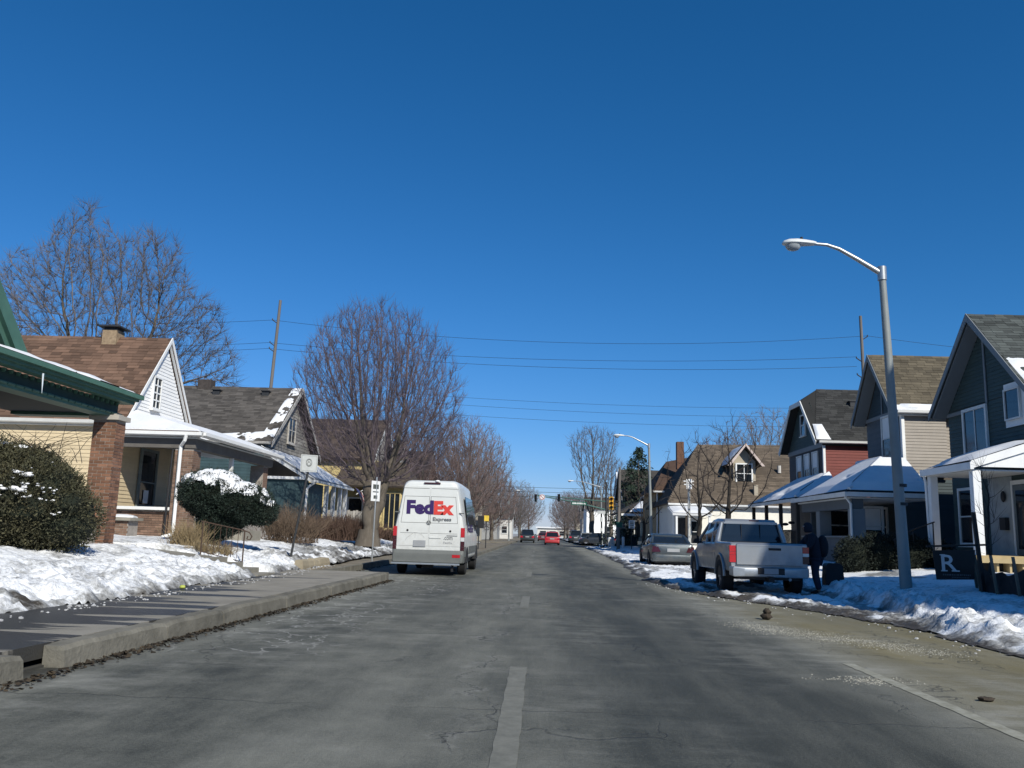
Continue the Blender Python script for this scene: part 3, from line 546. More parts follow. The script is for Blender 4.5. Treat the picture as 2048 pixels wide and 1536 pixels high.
# ---- 1: green porch at the left edge
H = thing('green_porch_house', 'dark green house with dentilled porch cornice and brick pillar at left edge', 'house', (-12, 13, .7))
b = MB(); b.box(-22, -11.6, 8, 17.0, .5, 4.5); b.prism([(-11.35, 7.6, 4.5), (-11.35, 16.9, 4.5), (-11.35, 12.2, 9.2)], (-10, 0, 0)); b.build('wall', dgreen, H)
r = MB()
for s in (-1, 1): r.slab((-10.9, 12.2 + s * 4.95, 4.62), (-22, 12.2 + s * 4.95, 4.62), (-22, 12.2, 9.75), (-10.9, 12.2, 9.75), .14)
ro = r.build('roof', roof_char, H)
for s in (-1, 1):
    k = MB(); k.prism([(-10.85, 12.2 + s * 5.0, 4.60), (-10.85, 12.2, 9.8), (-10.85, 12.2, 9.38), (-10.85, 12.2 + s * 4.72, 4.45)], (-.10, 0, 0)); k.build('rake_board', green, ro)
    k = MB(); k.prism([(-10.95, 12.2 + s * 4.7, 4.60), (-10.95, 12.2, 9.38), (-10.95, 12.2, 9.2), (-10.95, 12.2 + s * 4.5, 4.50)], (-.12, 0, 0)); k.build('rake_moulding', green, ro)
r = MB(); r.slab((-8.93, 7, 4.00), (-8.93, 18.52, 4.00), (-11.3, 18.52, 4.72), (-11.3, 7, 4.72), .05); pr = r.build('porch_roof', roof_char, H)
snow_sheet(H, (-8.98, 15.4, 4.02), (-8.98, 18.45, 4.02), (-10.8, 18.45, 4.57), (-10.8, 15.4, 4.57), th=.05, seed=3, n=(40, 10), cut=.52)
for nm, x0, x1, y1, z0, z1 in (('cornice', -9.10, -8.93, 18.54, 3.90, 3.99), ('cornice_moulding', -9.16, -9.0, 18.46, 3.845, 3.899), ('cornice_bed', -9.26, -9.06, 18.38, 3.775, 3.844), ('frieze', -9.6, -9.34, 18.22, 3.49, 3.774), ('architrave', -9.62, -9.26, 18.2, 3.44, 3.51)):
    k = MB(); k.box(x0, x1, 7, y1, z0, z1); k.box(-11.5, x0 - .002, y1 - (x1 - x0), y1, z0, z1); k.build(nm, dgreen if nm == 'frieze' else green, H)
for i in range(38):
    k = MB(); yy = 18.05 - i * .21; k.prism([(-9.335, yy, 3.772), (-9.335, yy + .08, 3.772), (-9.335, yy + .04, 3.70)], (.06, 0, 0)); k.build('dentil', green, H)
for i in range(24): k = MB(); yy = 18.0 - i * .24; k.tube([(-9.25, yy, 3.515), (-9.25, yy + .2, 3.515)], .03, 6); k.build('scallop', green, H)
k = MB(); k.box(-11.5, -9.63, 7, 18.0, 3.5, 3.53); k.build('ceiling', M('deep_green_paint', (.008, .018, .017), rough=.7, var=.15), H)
k = MB(); k.box(-9.62, -9.12, 17.8, 18.2, .5, 3.36); k.build('pillar_core', mortar, H)
k = MB(); k.box(-9.70, -9.05, 17.73, 18.27, 3.36, 3.46); k.box(-9.60, -9.16, 17.84, 18.16, 3.46, 3.50); k.build('pillar_cap', M('limestone', (.42, .39, .34), rough=.9, var=.1, bump=.2), H)
n_ = bricks(H, (-9.62, 17.8, .7), Xp, Yn, .50, 2.66, brickm, bl=.19); bricks(H, (-9.12, 17.8, .7), Yp, Xp, .40, 2.66, brickm, bl=.19, shift=1)
k = MB(); k.box(-11.6, -9.3, 7.5, 18.1, .5, 1.2); k.build('porch_base', mortar, H)
ic = MB(); ic.tube([(-9.0, 14.75, 3.80), (-8.99, 14.75, 3.62), (-8.98, 14.75, 3.44)], [.018, .012, .003], 6); ic.build('icicle', M('ice', (.6, .66, .7), rough=.1, spec=.6), H)
# ---- 2: white gabled cottage
H = thing('white_gable_cottage', 'white gabled cottage with brown roof, snowy porch and brown brick piers', 'house', (-14, 28, .7))
yc = 28.4
b = MB(); b.box(-27, -13.05, 25.98, 30.8, .4, 4.2); b.prism([(-13.05, 25.98, 4.2), (-13.05, 30.8, 4.2), (-13.05, yc, 7.15)], (-14, 0, 0)); b.build('wall', mortar, H)
siding(H, (-26.9, 25.97, 0), Xp, Yn, 13.85, 1.0, 4.1, .12, cream)
def gclip(z): h = 2.42 * (7.15 - z) / 2.95; return (2.42 - h, 2.42 + h)
siding(H, (-13.04, 25.98, 0), Yp, Xp, 4.82, 4.35, 7.1, .115, whites, clip=gclip)
gable_roof_x(H, -27.2, -12.92, yc, 2.66, 4.26, 7.52, roof_brown, front=-12.92, rakes=white, rd=.15)
shingles(H, (-27.2, yc - 2.66, 4.27), (-12.92, yc - 2.66, 4.27), (-12.92, yc, 7.53), (-27.2, yc, 7.53), roof_brown, row=.15, tab=.34, nparts=300, seed=4)
k = MB(); k.prism([(-12.94, yc + 2.6, 4.2), (-12.94, yc, 7.40), (-12.94, yc, 7.34), (-12.94, yc + 2.55, 4.18)], (-.09, 0, 0)); k.build('soffit', white, H)
gutter(H, (-27.2, yc - 2.62, 4.17), (-13.2, yc - 2.62, 4.17), Yn)
k = MB(); k.box(-27.2, -13.1, yc - 2.6, 25.97, 4.12, 4.17); k.build('eave_soffit', trim, H)
window(H, (-13.02, 27.55, 5.0), Yp, Xp, .52, 1.0, fr=.06, mull=(.5,), rail=(.25, .5, .75), fmat=white)
k = MB(); k.box(-15.25, -14.75, yc - .28, yc + .28, 7.2, 7.74); ch = k.build('chimney', M('tan_brick', (.30, .22, .14), rough=.9, var=.3, scale=9), H)
k = MB(); k.box(-15.22, -14.78, yc - .25, yc + .25, 7.741, 7.82); k.box(-15.38, -14.62, yc - .40, yc + .40, 7.821, 7.87); k.build('chimney_cowl', dkmetal, ch)
# porch: hipped slab under snow, brick piers, glazed side
k = MB(); k.slab((-10.2, 25.05, 3.93), (-10.2, 32.9, 3.93), (-12.95, 31.9, 4.62), (-12.95, 26.3, 4.62), .05); k.slab((-12.95, 25.05, 3.93), (-10.2, 25.05, 3.93), (-12.95, 26.3, 4.62), (-12.96, 26.3, 4.62), .05); k.build('porch_roof', roof_brown, H)
snow_sheet(H, (-10.25, 25.1, 3.94), (-10.25, 32.8, 3.94), (-12.95, 31.9, 4.63), (-12.95, 26.3, 4.63), th=.15, seed=1, n=(40, 14), cut=.05)
k = MB(); k.add([(-12.9, 25.1, 3.95), (-10.25, 25.1, 3.95), (-12.9, 26.3, 4.63), (-12.9, 25.1, 4.05), (-10.4, 25.2, 4.03), (-12.9, 26.3, 4.72)], [(3, 4, 5), (0, 1, 4, 3), (1, 2, 5, 4)]); k.build('roof_snow', snowm, H)
k = MB(); k.box(-10.32, -10.14, 25.0, 32.95, 3.80, 3.93); k.box(-12.95, -10.321, 25.0, 25.16, 3.80, 3.93); k.build('fascia', white, H)
k = MB(); k.box(-10.16, -10.05, 25.0, 32.95, 3.82, 3.92); k.box(-12.95, -10.16, 24.9, 24.999, 3.82, 3.92); k.build('gutter', white, H)
k = MB(); k.box(-12.9, -10.4, 25.2, 32.7, 3.74, 3.79); k.build('porch_ceiling', trim, H)
k = MB(); k.box(-10.72, -10.42, 25.2, 32.7, 3.45, 3.739); k.box(-12.9, -10.721, 25.2, 25.4, 3.45, 3.739); k.build('porch_beam', M('grey_brown_paint', (.12, .11, .10), rough=.7), H)
k = MB(); k.box(-13.04, -10.45, 25.72, 32.6, .4, 1.45); k.build('porch_base', mortar, H); k = MB(); k.box(-13.04, -11.05, 25.45, 25.715, .4, 1.585); k.build('porch_side_parapet', mortar, H)
nb = bricks(H, (-13.0, 25.44, .78), Xp, Yn, 1.95, .80, brickb, lim=115)
k = MB(); k.box(-11.04, -10.48, 25.24, 25.8, .4, 3.44); k.box(-11.0, -10.5, 31.9, 32.4, .4, 3.44); k.build('pier_core', mortar, H)
bricks(H, (-11.04, 25.24, .78), Xp, Yn, .56, 2.66, brickb, lim=150); bricks(H, (-10.48, 25.24, .78), Yp, Xp, .56, 2.66, brickb, lim=110, shift=1); bricks(H, (-10.5, 31.9, .78), Yp, Xp, .5, 2.66, brickb, lim=0)
siding(H, (-13.04, 25.98, 0), Yp, Xp, 4.82, 1.58, 3.86, .12, cream)
k = MB(); k.box(-13.05, -11.06, 25.28, 25.46, 1.59, 1.68); k.build('ledge', white, H)
window(H, (-13.0, 27.2, 1.78), Yp, Xp, 1.05, 1.72, fr=.09, rail=(.42,), fmat=M('grey_green_frame', (.16, .19, .19), rough=.6), sill=False)
k = MB(); k.box(-12.95, -12.945, 27.5, 27.85, 1.82, 2.25); k.build('paper_notice', white, H)
downspout(H, [(-10.62, 24.93, 3.82), (-10.66, 24.95, 3.66), (-10.84, 25.14, 3.50), (-10.84, 25.16, 1.0), (-10.86, 25.12, .88), (-11.02, 24.85, .80)], white, .055)
k = MB(); k.tube([(-11.1, 25.2, 3.4), (-11.13, 25.2, .8)], .03, 6); k.build('drain_pipe', black, H)
for yy in (28.6,): k = MB(); k.box(-10.62, -10.5, yy, yy + .12, 1.5, 3.45); k.build('porch_post', trim, H)
k = MB(); k.box(-10.6, -10.5, 25.9, 31.8, 1.55, 2.35); k.build('porch_parapet', brickb, H)
k = MB(); k.box(-9.95, -9.2, 26.4, 28.2, .4, 1.05); k.build('entry_step', concrete, H)
# low brick planter with a snow-capped slab by the side wall
P = thing('brick_planter', 'low brown brick planter wall with snow-capped slab before white cottage', 'planter', (-12.0, 24.3, .8))
k = MB(); k.box(-12.35, -11.6, 23.9, 24.5, .5, 1.25); k.build('core', mortar, P); bricks(P, (-12.35, 23.9, .75), Xp, Yn, .75, .5, brickb); k = MB(); k.box(-12.45, -11.5, 23.8, 24.6, 1.25, 1.33); k.build('coping_slab', concrete, P)
k = MB(); k.blob((-11.97, 24.2, 1.34), (.46, .36, .09), 4, .08); k.build('snow_cap', snowm, P, smooth=True)
# ---- 3: grey-roofed teal house
H = thing('teal_house', 'weathered dark teal house with grey shingle roof and snow-striped porch roof', 'house', (-14, 42, .7))
yc = 43.1
b = MB(); b.box(-26, -12.9, 39.1, 47.0, .4, 5.0); b.prism([(-12.9, 39.1, 5.0), (-12.9, 47.0, 5.0), (-12.9, yc, 7.9)], (-13, 0, 0)); b.build('wall', mortar, H)
siding(H, (-26, 39.09, 0), Xp, Yn, 13.1, .9, 5.0, .14, teal)
def gclip(z): h = (8.0 - z) / 3.0; return (4.0 - 3.95 * min(1, h), 4.0 + 3.95 * min(1, h))
siding(H, (-12.89, 39.1, 0), Yp, Xp, 7.9, 4.4, 7.8, .16, M('peeling_boards', (.13, .12, .105), rough=.8, col2=(.32, .30, .27), scale=2.2, rand=.25), clip=gclip)
gable_roof_x(H, -26.3, -12.45, yc, 4.4, 5.0, 8.28, roof_grey, front=-12.45, rakes=M('worn_white_trim', (.42, .40, .37), rough=.8, var=.3, scale=6))
shingles(H, (-26.3, yc - 4.4, 5.01), (-12.45, yc - 4.4, 5.01), (-12.45, yc, 8.29), (-26.3, yc, 8.29), roof_grey, row=.155, tab=.36, seed=6)
snow_sheet(H, (-13.1, yc - 3.9, 5.42), (-12.5, yc - 3.9, 5.42), (-12.5, yc - .1, 8.26), (-12.95, yc - .1, 8.26), th=.06, seed=8, n=(10, 60), cut=.44, sc=3.2)
snow_sheet(H, (-16.2, yc - 4.35, 5.04), (-12.5, yc - 4.35, 5.04), (-12.5, yc - 3.6, 5.64), (-15.2, yc - 3.9, 5.40), th=.06, seed=9, n=(50, 12), cut=.40, sc=2.4)
gutter(H, (-26.3, yc - 4.38, 4.92), (-12.5, yc - 4.38, 4.92), Yn, MATS['worn_white_trim'])
window(H, (-12.86, 42.4, 5.45), Yp, Xp, 1.1, 1.2, mull=(.5,), rail=(.5,), fmat=MATS['worn_white_trim'])
k = MB(); k.box(-17.9, -17.2, 42.8, 43.4, 8.0, 8.6); k.build('chimney', M('dark_brick', (.06, .05, .045), rough=.9, var=.3, scale=8), H)
for x in (-16.9, -14.35):
    k = MB(); k.box(x, x + .35, yc - .75, yc - .42, 7.7, 7.98); k.box(x - .04, x + .39, yc - .82, yc - .36, 7.981, 8.02); k.build('roof_vent', dkmetal, H)
k = MB(); k.slab((-10.1, 37.7, 3.34), (-10.1, 45.6, 3.34), (-12.6, 45.6, 4.75), (-12.6, 37.7, 4.75), .08); k.build('porch_roof', M('grey_metal_roof', (.20, .21, .22), rough=.6, var=.2), H)
snow_sheet(H, (-10.2, 37.8, 3.36), (-10.2, 45.5, 3.36), (-12.5, 45.5, 4.72), (-12.5, 37.8, 4.72), th=.10, seed=12, n=(34, 20), cut=.36, sc=1.6)
for i in range(5): k = MB(); k.slab((-10.08, 37.70 + i * .002, 3.36 - i * .055), (-10.08, 37.76, 3.36 - i * .055), (-12.6, 37.76, 4.78 - i * .055), (-12.6, 37.70 + i * .002, 4.78 - i * .055), .04); k.build('verge_board', white, H)
k = MB(); k.box(-10.14, -10.02, 37.7, 45.6, 3.2, 3.3); k.box(-12.8, -10.2, 37.74, 37.86, 3.30, 3.42); k.build('porch_beam', white, H)
k = MB(); k.box(-12.9, -10.25, 37.9, 45.4, .4, 1.3); k.build('porch_base', M('porch_boards', (.10, .09, .075), rough=.9), H)
for i, yy in enumerate((40.6, 42.0, 43.4, 44.6)): k = MB(); k.box(-10.36, -10.18, yy, yy + .18, 1.3, 3.2); k.build('porch_column', white, H)
k = MB(); k.box(-12.8, -10.4, 37.88, 37.95, 1.3, 3.29); k.build('porch_side_wall', teal, H)
k = MB(); k.box(-10.45, -10.36, 37.95, 40.4, 1.3, 3.19); k.build('porch_front_wall', teal, H)
downspout(H, [(-10.06, 38.1, 3.25), (-10.3, 37.85, 3.05), (-10.42, 37.83, 2.9), (-10.46, 37.83, .9)], white, .055)
# ---- 4: yellow house behind the street tree
H = thing('yellow_house', 'yellow house with tan porch roof behind the big street tree', 'house', (-10, 53, .6))
yel = M('yellow_siding', (.54, .43, .20), rough=.65, var=.08, rand=.08)
b = MB(); b.box(-24, -10.4, 51.6, 58.4, .3, 5.6); b.prism([(-10.4, 51.6, 5.6), (-10.4, 58.4, 5.6), (-10.4, 55, 8.0)], (-13, 0, 0)); b.build('wall', mortar, H)
siding(H, (-24, 51.59, 0), Xp, Yn, 13.6, .8, 5.5, .18, yel); siding(H, (-10.39, 51.6, 0), Yp, Xp, 6.8, .8, 5.5, .18, yel)
gable_roof_x(H, -24.3, -10.1, 55, 3.9, 5.4, 8.25, roof_dkbrown, front=-10.1)
shingles(H, (-24.3, 51.1, 5.41), (-10.1, 51.1, 5.41), (-10.1, 55, 8.26), (-24.3, 55, 8.26), roof_dkbrown, row=.2, tab=.5, seed=9)
b = MB(); b.box(-10.38, -7.9, 50.2, 57.6, .3, 3.75); b.build('bay_wall', mortar, H)
siding(H, (-10.38, 50.19, 0), Xp, Yn, 2.48, .8, 3.75, .18, yel)
k = MB(); k.slab((-12.2, 49.7, 3.72), (-7.4, 49.7, 3.72), (-8.4, 52.6, 5.35), (-12.2, 52.6, 5.35), .12); k.slab((-7.4, 49.7, 3.72), (-7.4, 58, 3.72), (-9.4, 56.5, 5.35), (-8.4, 52.6, 5.35), .12); k.build('porch_roof', roof_tan, H)
window(H, (-9.15, 50.17, 1.3), Xp, Yn, .85, 2.0, mull=(.33, .67), rail=(), fmat=yel)
for x in (-9.72,): k = MB(); k.box(x, x + .2, 49.9, 50.1, .6, 3.6); k.build('porch_post', M('olive_post', (.16, .12, .035), rough=.7), H)
window(H, (-11.6, 51.57, 1.4), Xp, Yn, .8, 1.6, fmat=white)
fl = thing('picket_fence', 'weathered grey board fence left of the street tree', 'fence', (-11.6, 49, .7))
for i in range(16): k = MB(); k.box(-12.4 + i * .16, -12.4 + i * .16 + .14, 49.2, 49.23, .6, 2.2 + .03 * (i % 3)); k.build('board', M('grey_boards', (.34, .32, .29), rough=.9, rand=.2), fl)
k = MB(); k.box(-12.4, -9.85, 49.24, 49.28, 1.0, 1.08); k.box(-12.4, -9.85, 49.24, 49.28, 1.8, 1.88); k.build('rail', MATS['grey_boards'], fl)
# ---- far houses, left
def plain_house(name, label, x0, x1, y0, y1, ze, zr, wm, rm_, wins=(), street=1, z0=.2, porch=None, axis='x'):
    H = thing(name, label, 'house', ((x0 + x1) / 2, (y0 + y1) / 2, z0)); yc = (y0 + y1) / 2; xc = (x0 + x1) / 2
    b = MB(); b.box(x0, x1, y0, y1, z0 - .4, ze)
    if axis == 'x': b.prism([(x0 + .01, y0, ze), (x0 + .01, y1, ze), (x0 + .01, yc, zr - .2)], (x1 - x0 - .02, 0, 0))
    else: b.prism([(x0, y0 + .01, ze), (x1, y0 + .01, ze), (xc, y0 + .01, zr - .2)], (0, y1 - y0 - .02, 0))
    b.build('wall', wm, H)
    if axis == 'x': gable_roof_x(H, x0 - .3, x1 + .3, yc, (y1 - y0) / 2 + .35, ze - .12, zr, rm_, front=(x1 + .3 if street > 0 else x0 - .3))
    else:
        r = MB()
        for s in (-1, 1): r.slab((xc + s * ((x1 - x0) / 2 + .35), y0 - .3, ze - .12), (xc + s * ((x1 - x0) / 2 + .35), y1 + .3, ze - .12), (xc, y1 + .3, zr), (xc, y0 - .3, zr), .12)
        r.build('roof', rm_, H)
    for (fx, fz, ww, wh) in wins: window(H, (x0 + (x1 - x0) * fx, y0 - .01, fz), Xp, Yn, ww, wh)
    if porch:
        px0, px1, py0, py1, pz = porch; k = MB(); k.slab((px0, py0, pz), (px1, py0, pz), (px1, py1, pz + .5), (px0, py1, pz + .5), .15); k.build('porch_roof', rm_, H)
        for x in (px0 + .1, px1 - .25): k = MB(); k.box(x, x + .15, py0 + .1, py0 + .25, z0, pz - .15); k.build('porch_post', white, H)
    return H
wtrim = M('pale_house_paint', (.62, .60, .55), rough=.7, var=.1)
plain_house('white_gable_house', 'small white gabled house far behind the delivery van roof', -20, -11.5, 66, 73, 5.6, 8.4, M('greyed_white_siding', (.50, .50, .47), rough=.7, var=.15), roof_tan, wins=((.86, 6.0, .5, .8), (.5, 2, .9, 1.5)))
plain_house('brick_house', 'reddish brick house among bare trees beyond the van', -21, -10.5, 76, 84, 5.2, 8.6, brickb, roof_char, wins=((.8, 1.8, .9, 1.5), (.5, 1.8, .9, 1.5)))
plain_house('cream_house', 'cream two-storey house behind trees past the left junction corner', -17, -8.2, 112, 121, 4.6, 7.3, M('cream_paint', (.55, .50, .38), rough=.7, var=.1), roof_tan, wins=((.3, 1.2, 1, 1.3), (.7, 1.2, 1, 1.3), (.3, 3.1, 1, 1.2), (.7, 3.1, 1, 1.2)), porch=(-15, -8.5, 110.2, 112, 2.8))
plain_house('grey_far_house', 'small grey house far down the left side beyond the junction', -15, -7.5, 150, 160, 4, 6.5, M('grey_paint', (.3, .3, .29), rough=.7), roof_tan, wins=((.4, 1.2, 1, 1.3),))
plain_house('pale_far_house', 'pale narrow house far down the left side near the road end', -9.5, -5.6, 170, 180, 4.2, 6.2, wtrim, roof_grey, wins=((.5, 1.2, 1, 1.3),))
k = MB(); k.box(-1, 14, 318, 326, 0, 3.4); H = thing('white_flat_store', 'long low white building closing the far end of the street', 'building', (0, 320, 0)); k.build('wall', wtrim, H); k = MB(); k.box(-1.6, 14.6, 317.4, 326.4, 3.4, 3.9); k.build('roof', snowm, H)
for i in range(4): window(H, (0 + i * 3.6, 317.98, .8), Xp, Yn, 2.2, 1.6)
# ================================================================ HOUSES ON THE RIGHT
slate = M('dark_slate_siding', (.042, .066, .062), rough=.65, var=.1, rand=.10)
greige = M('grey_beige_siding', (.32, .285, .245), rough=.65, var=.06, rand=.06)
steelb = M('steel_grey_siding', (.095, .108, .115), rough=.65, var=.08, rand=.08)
redsid = M('brick_red_siding', (.175, .042, .033), rough=.65, var=.08, rand=.10)
dteal = M('dark_blue_siding', (.036, .055, .062), rough=.65, var=.1, rand=.1)
dark_trim = M('grey_trim', (.18, .195, .20), rough=.6, var=.06)
# ---- R1: dark gabled house at the right edge
H = thing('slate_gable_house', 'tall dark slate gabled house with white-trimmed porch at right edge', 'house', (16, 27, .5))
yc = 27.14
b = MB(); b.box(14.12, 26, 24.5, 29.8, .2, 5.75); b.prism([(14.12, 24.5, 5.75), (14.12, 29.8, 5.75), (14.12, yc, 8.3)], (11, 0, 0)); b.build('wall', M('sheathing', (.05, .06, .062)), H)
siding(H, (14.11, 24.5, 0), Yp, Xn, 5.3, .9, 5.8, .125, slate)
def gclip(z): h = (8.3 - z) / 2.55; return (2.65 - 2.6 * min(1, h), 2.65 + 2.6 * min(1, h))
siding(H, (14.11, 24.5, 0), Yp, Xn, 5.3, 5.8, 8.3, .125, slate, clip=gclip)
siding(H, (14.12, 24.49, 0), Xp, Yn, 11.8, .9, 5.7, .125, slate)
gable_roof_x(H, 13.62, 26.3, yc, 3.02, 5.72, 8.62, roof_slate, front=13.60, rakes=dark_trim, th=.14)
shingles(H, (13.62, yc - 3.02, 5.73), (26.3, yc - 3.02, 5.73), (26.3, yc, 8.63), (13.62, yc, 8.63), roof_slate, row=.145, tab=.33, nparts=300, seed=14)
for s in (-1, 1): k = MB(); k.prism([(13.66, yc + s * 2.95, 5.66), (13.66, yc, 8.44), (13.66, yc, 8.34), (13.66, yc + s * 2.84, 5.6)], (.45, 0, 0)); k.build('soffit', dark_trim, H)
snow_sheet(H, (13.7, yc - 2.9, 5.85), (14.6, yc - 2.9, 5.85), (14.2, yc - 1.9, 6.8), (13.7, yc - 1.9, 6.8), th=.08, seed=5, n=(8, 12), cut=.40, sc=2)
snow_sheet(H, (16.2, yc - .5, 8.15), (18, yc - .5, 8.15), (18, yc - .02, 8.6), (16.2, yc - .02, 8.6), th=.14, seed=6, n=(16, 6), cut=.2)
window(H, (14.085, 28.62, 4.12), Yn, Xn, 1.36, 1.5, fr=.10, mull=(.5,), rail=(), fmat=trim)
k = MB(); fbox(k, (14.085, 29.8, 0), Yn, Xn, 0, 1.15, 5.60, 5.72, 0, .035); k.build('trim_band', dark_trim, H); k = MB(); fbox(k, (14.085, yc + .02, 0), Yn, Xn, -.05, .05, 5.72, 8.2, 0, .03); k.build('trim_strip', dark_trim, H)
wp = MB(); fbox(wp, (14.085, 26.1, 0), Yn, Xn, 0, 1.58, 4.80, 6.12, 0, .03); wp.build('white_panel', white, H)
window(H, (14.05, 25.98, 5.05), Yn, Xn, .75, .85, fr=.05, mull=(), rail=(), fmat=trim, sill=False)
# porch
k = MB(); k.slab((12.15, 24.42, 3.62), (12.15, 27.6, 3.56), (14.08, 27.6, 4.22), (14.08, 24.42, 4.28), .08); k.build('porch_roof', roof_slate, H)
snow_sheet(H, (12.2, 24.45, 3.64), (12.2, 27.5, 3.6), (14.05, 27.5, 4.24), (14.05, 24.45, 4.3), th=.12, seed=15, n=(20, 12), cut=.12)
k = MB(); k.prism([(12.1, 24.40, 3.40), (12.1, 24.40, 3.62), (14.1, 24.40, 4.30), (14.1, 24.40, 4.06)], (0, .06, 0)); k.build('porch_rake', white, H)
k = MB(); k.prism([(12.35, 24.47, 3.46), (14.08, 24.47, 4.05), (14.08, 24.47, 3.46)], (0, .05, 0)); k.build('porch_gable_infill', white, H)
k = MB(); k.box(12.06, 12.16, 24.38, 27.62, 3.38, 3.58); k.build('gutter', white, H)
k = MB(); k.box(12.2, 14.08, 24.6, 27.5, 3.36, 3.40); k.build('porch_ceiling', trim, H)
for yy in (24.55, 27.2): k = MB(); k.box(12.2, 12.42, yy, yy + .22, 1.0, 3.36); k.build('porch_post', white, H)
downspout(H, [(12.1, 27.45, 3.42), (12.18, 27.5, 3.2), (12.22, 27.5, .9)], white, .045)
k = MB(); k.box(12.1, 14.1, 24.45, 27.5, .86, 1.0); k.build('porch_deck', M('new_lumber', (.44, .34, .18), rough=.8, var=.12, scale=3), H)
for i in range(6): k = MB(); k.box(12.14 , 15.2, 24.36 - .0, 24.44, .80 - .0, .93) if i == 0 else k.box(12.3 + i * .35, 12.36 + i * .35, 24.46, 27.4, .5, .859); k.build('joist', MATS['new_lumber'], H)
k = MB(); k.box(12.5, 14.0, 24.8, 27.2, .45, .855); k.build('under_deck', black, H)
door = MB(); fbox(door, (14.085, 25.95, 1.02), Yn, Xn, 0, .95, 0, 2.05, .0, .05); do = door.build('door', M('door_paint', (.10, .12, .125), rough=.5), H)
g_ = MB(); fbox(g_, (14.03, 25.85, 1.1), Yn, Xn, .05, .72, .1, 1.8, .0, .012); g_.build('door_glass', dkglass, do)
fr = MB(); fbox(fr, (14.085, 26.03, 1.0), Yn, Xn, 0, .075, 0, 2.2, 0, .07); fbox(fr, (14.085, 25.0, 1.0), Yn, Xn, 0, .075, 0, 2.2, 0, .07); fbox(fr, (14.085, 25.955, 1.0), Yn, Xn, 0, .955, 2.08, 2.2, 0, .07); fr.build('door_frame', trim, H)
wp = MB(); fbox(wp, (14.084, 27.4, 1.0), Yn, Xn, 0, 1.36, 0, 2.35, 0, .02); wp.build('porch_wall_panel', M('pale_grey_panel', (.30, .33, .34), rough=.6), H)
k = MB(); k.blob((14.0, 26.45, 2.75), (.06, .09, .17), 2, .05); k.build('porch_lamp', black, H, smooth=True)
k = MB(); k.box(13.93, 14.05, 26.3, 26.62, 1.75, 2.12); k.build('mailbox', black, H)
window(H, (14.06, 29.2, 1.35), Yn, Xn, .85, 1.7, fr=.09, rail=(.5,), fmat=trim)
rl = MB(); rl.tube([(12.25, 27.2, 1.95), (11.6, 27.25, 1.7), (11.0, 27.3, 1.35)], .022, 6); rl.tube([(11.05, 27.3, .45), (11.05, 27.3, 1.38)], .02, 6); rl.tube([(12.2, 27.2, 1.0), (12.2, 27.2, 1.95)], .02, 6); rl.tube([(11.6, 27.25, .7), (11.6, 27.25, 1.7)], .015, 6); rl.build('stair_rail', black, H)
# ---- R2: grey-beige house
H = thing('beige_gable_house', 'narrow grey-beige gabled house with olive shingle roof behind street lamp', 'house', (15, 35, .5))
yc = 34.95
b = MB(); b.box(13.92, 27, 33.3, 36.7, .2, 6.4); b.prism([(13.92, 33.3, 6.4), (13.92, 36.7, 6.4), (13.92, yc, 8.6)], (12, 0, 0)); b.build('wall', M('sheathing_brown', (.10, .085, .07)), H)
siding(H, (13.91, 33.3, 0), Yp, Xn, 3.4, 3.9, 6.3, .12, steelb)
def gclip(z): h = (8.6 - z) / 2.2; return (1.65 - 1.6 * min(1, h), 1.65 + 1.6 * min(1, h))
siding(H, (13.91, 33.3, 0), Yp, Xn, 3.4, 6.45, 8.6, .12, dteal, clip=gclip)
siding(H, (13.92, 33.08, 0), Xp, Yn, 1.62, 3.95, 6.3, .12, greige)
k = MB(); k.box(13.93, 15.54, 33.09, 33.299, 3.9, 6.3); k.build('bay_wall', M('sheathing_brown'), H)
siding(H, (15.56, 33.29, 0), Xp, Yn, 9, 3.95, 6.3, .12, greige)
k = MB(); k.box(13.82, 13.935, 33.0, 33.16, 3.86, 6.28); k.box(13.82, 15.58, 33.02, 33.10, 3.80, 3.92); k.build('corner_trim', white, H)
siding(H, (13.92, 33.26, 0), Xp, Yn, 11, .6, 3.78, .12, dteal); siding(H, (13.91, 33.3, 0), Yp, Xn, 3.4, .6, 3.88, .12, dteal)
gable_roof_x(H, 13.4, 27.3, yc, 2.12, 6.30, 8.92, roof_olive, front=13.38, rakes=dark_trim, th=.13)
shingles(H, (13.4, yc - 2.12, 6.31), (27.3, yc - 2.12, 6.31), (27.3, yc, 8.93), (13.4, yc, 8.93), roof_olive, row=.15, tab=.35, seed=17)
for s in (-1, 1): k = MB(); k.prism([(13.44, yc + s * 2.06, 6.22), (13.44, yc, 8.74), (13.44, yc, 8.64), (13.44, yc + s * 1.96, 6.18)], (.46, 0, 0)); k.build('soffit', dark_trim, H)
gutter(H, (13.6, yc - 2.10, 6.20), (27.3, yc - 2.10, 6.20), Yn, white); k = MB(); k.box(13.6, 27.2, yc - 2.06, 33.29, 6.14, 6.19); k.build('eave_soffit', trim, H)
snow_sheet(H, (13.5, yc - 2.12, 6.32), (16.5, yc - 2.12, 6.32), (16, yc - 1.9, 6.6), (13.5, yc - 1.9, 6.6), th=.09, seed=8, n=(20, 4), cut=.25, sc=2)
k = MB(); fbox(k, (13.885, 36.7, 0), Yn, Xn, 0, 3.4, 6.28, 6.44, 0, .03); k.build('trim_band', dark_trim, H); k = MB(); fbox(k, (13.885, yc, 0), Yn, Xn, -.04, .04, 6.44, 8.4, 0, .03); k.build('trim_strip', dark_trim, H)
window(H, (13.885, 34.95, 4.55), Yn, Xn, .85, 1.72, fr=.07, rail=(.5,), blind=.5)
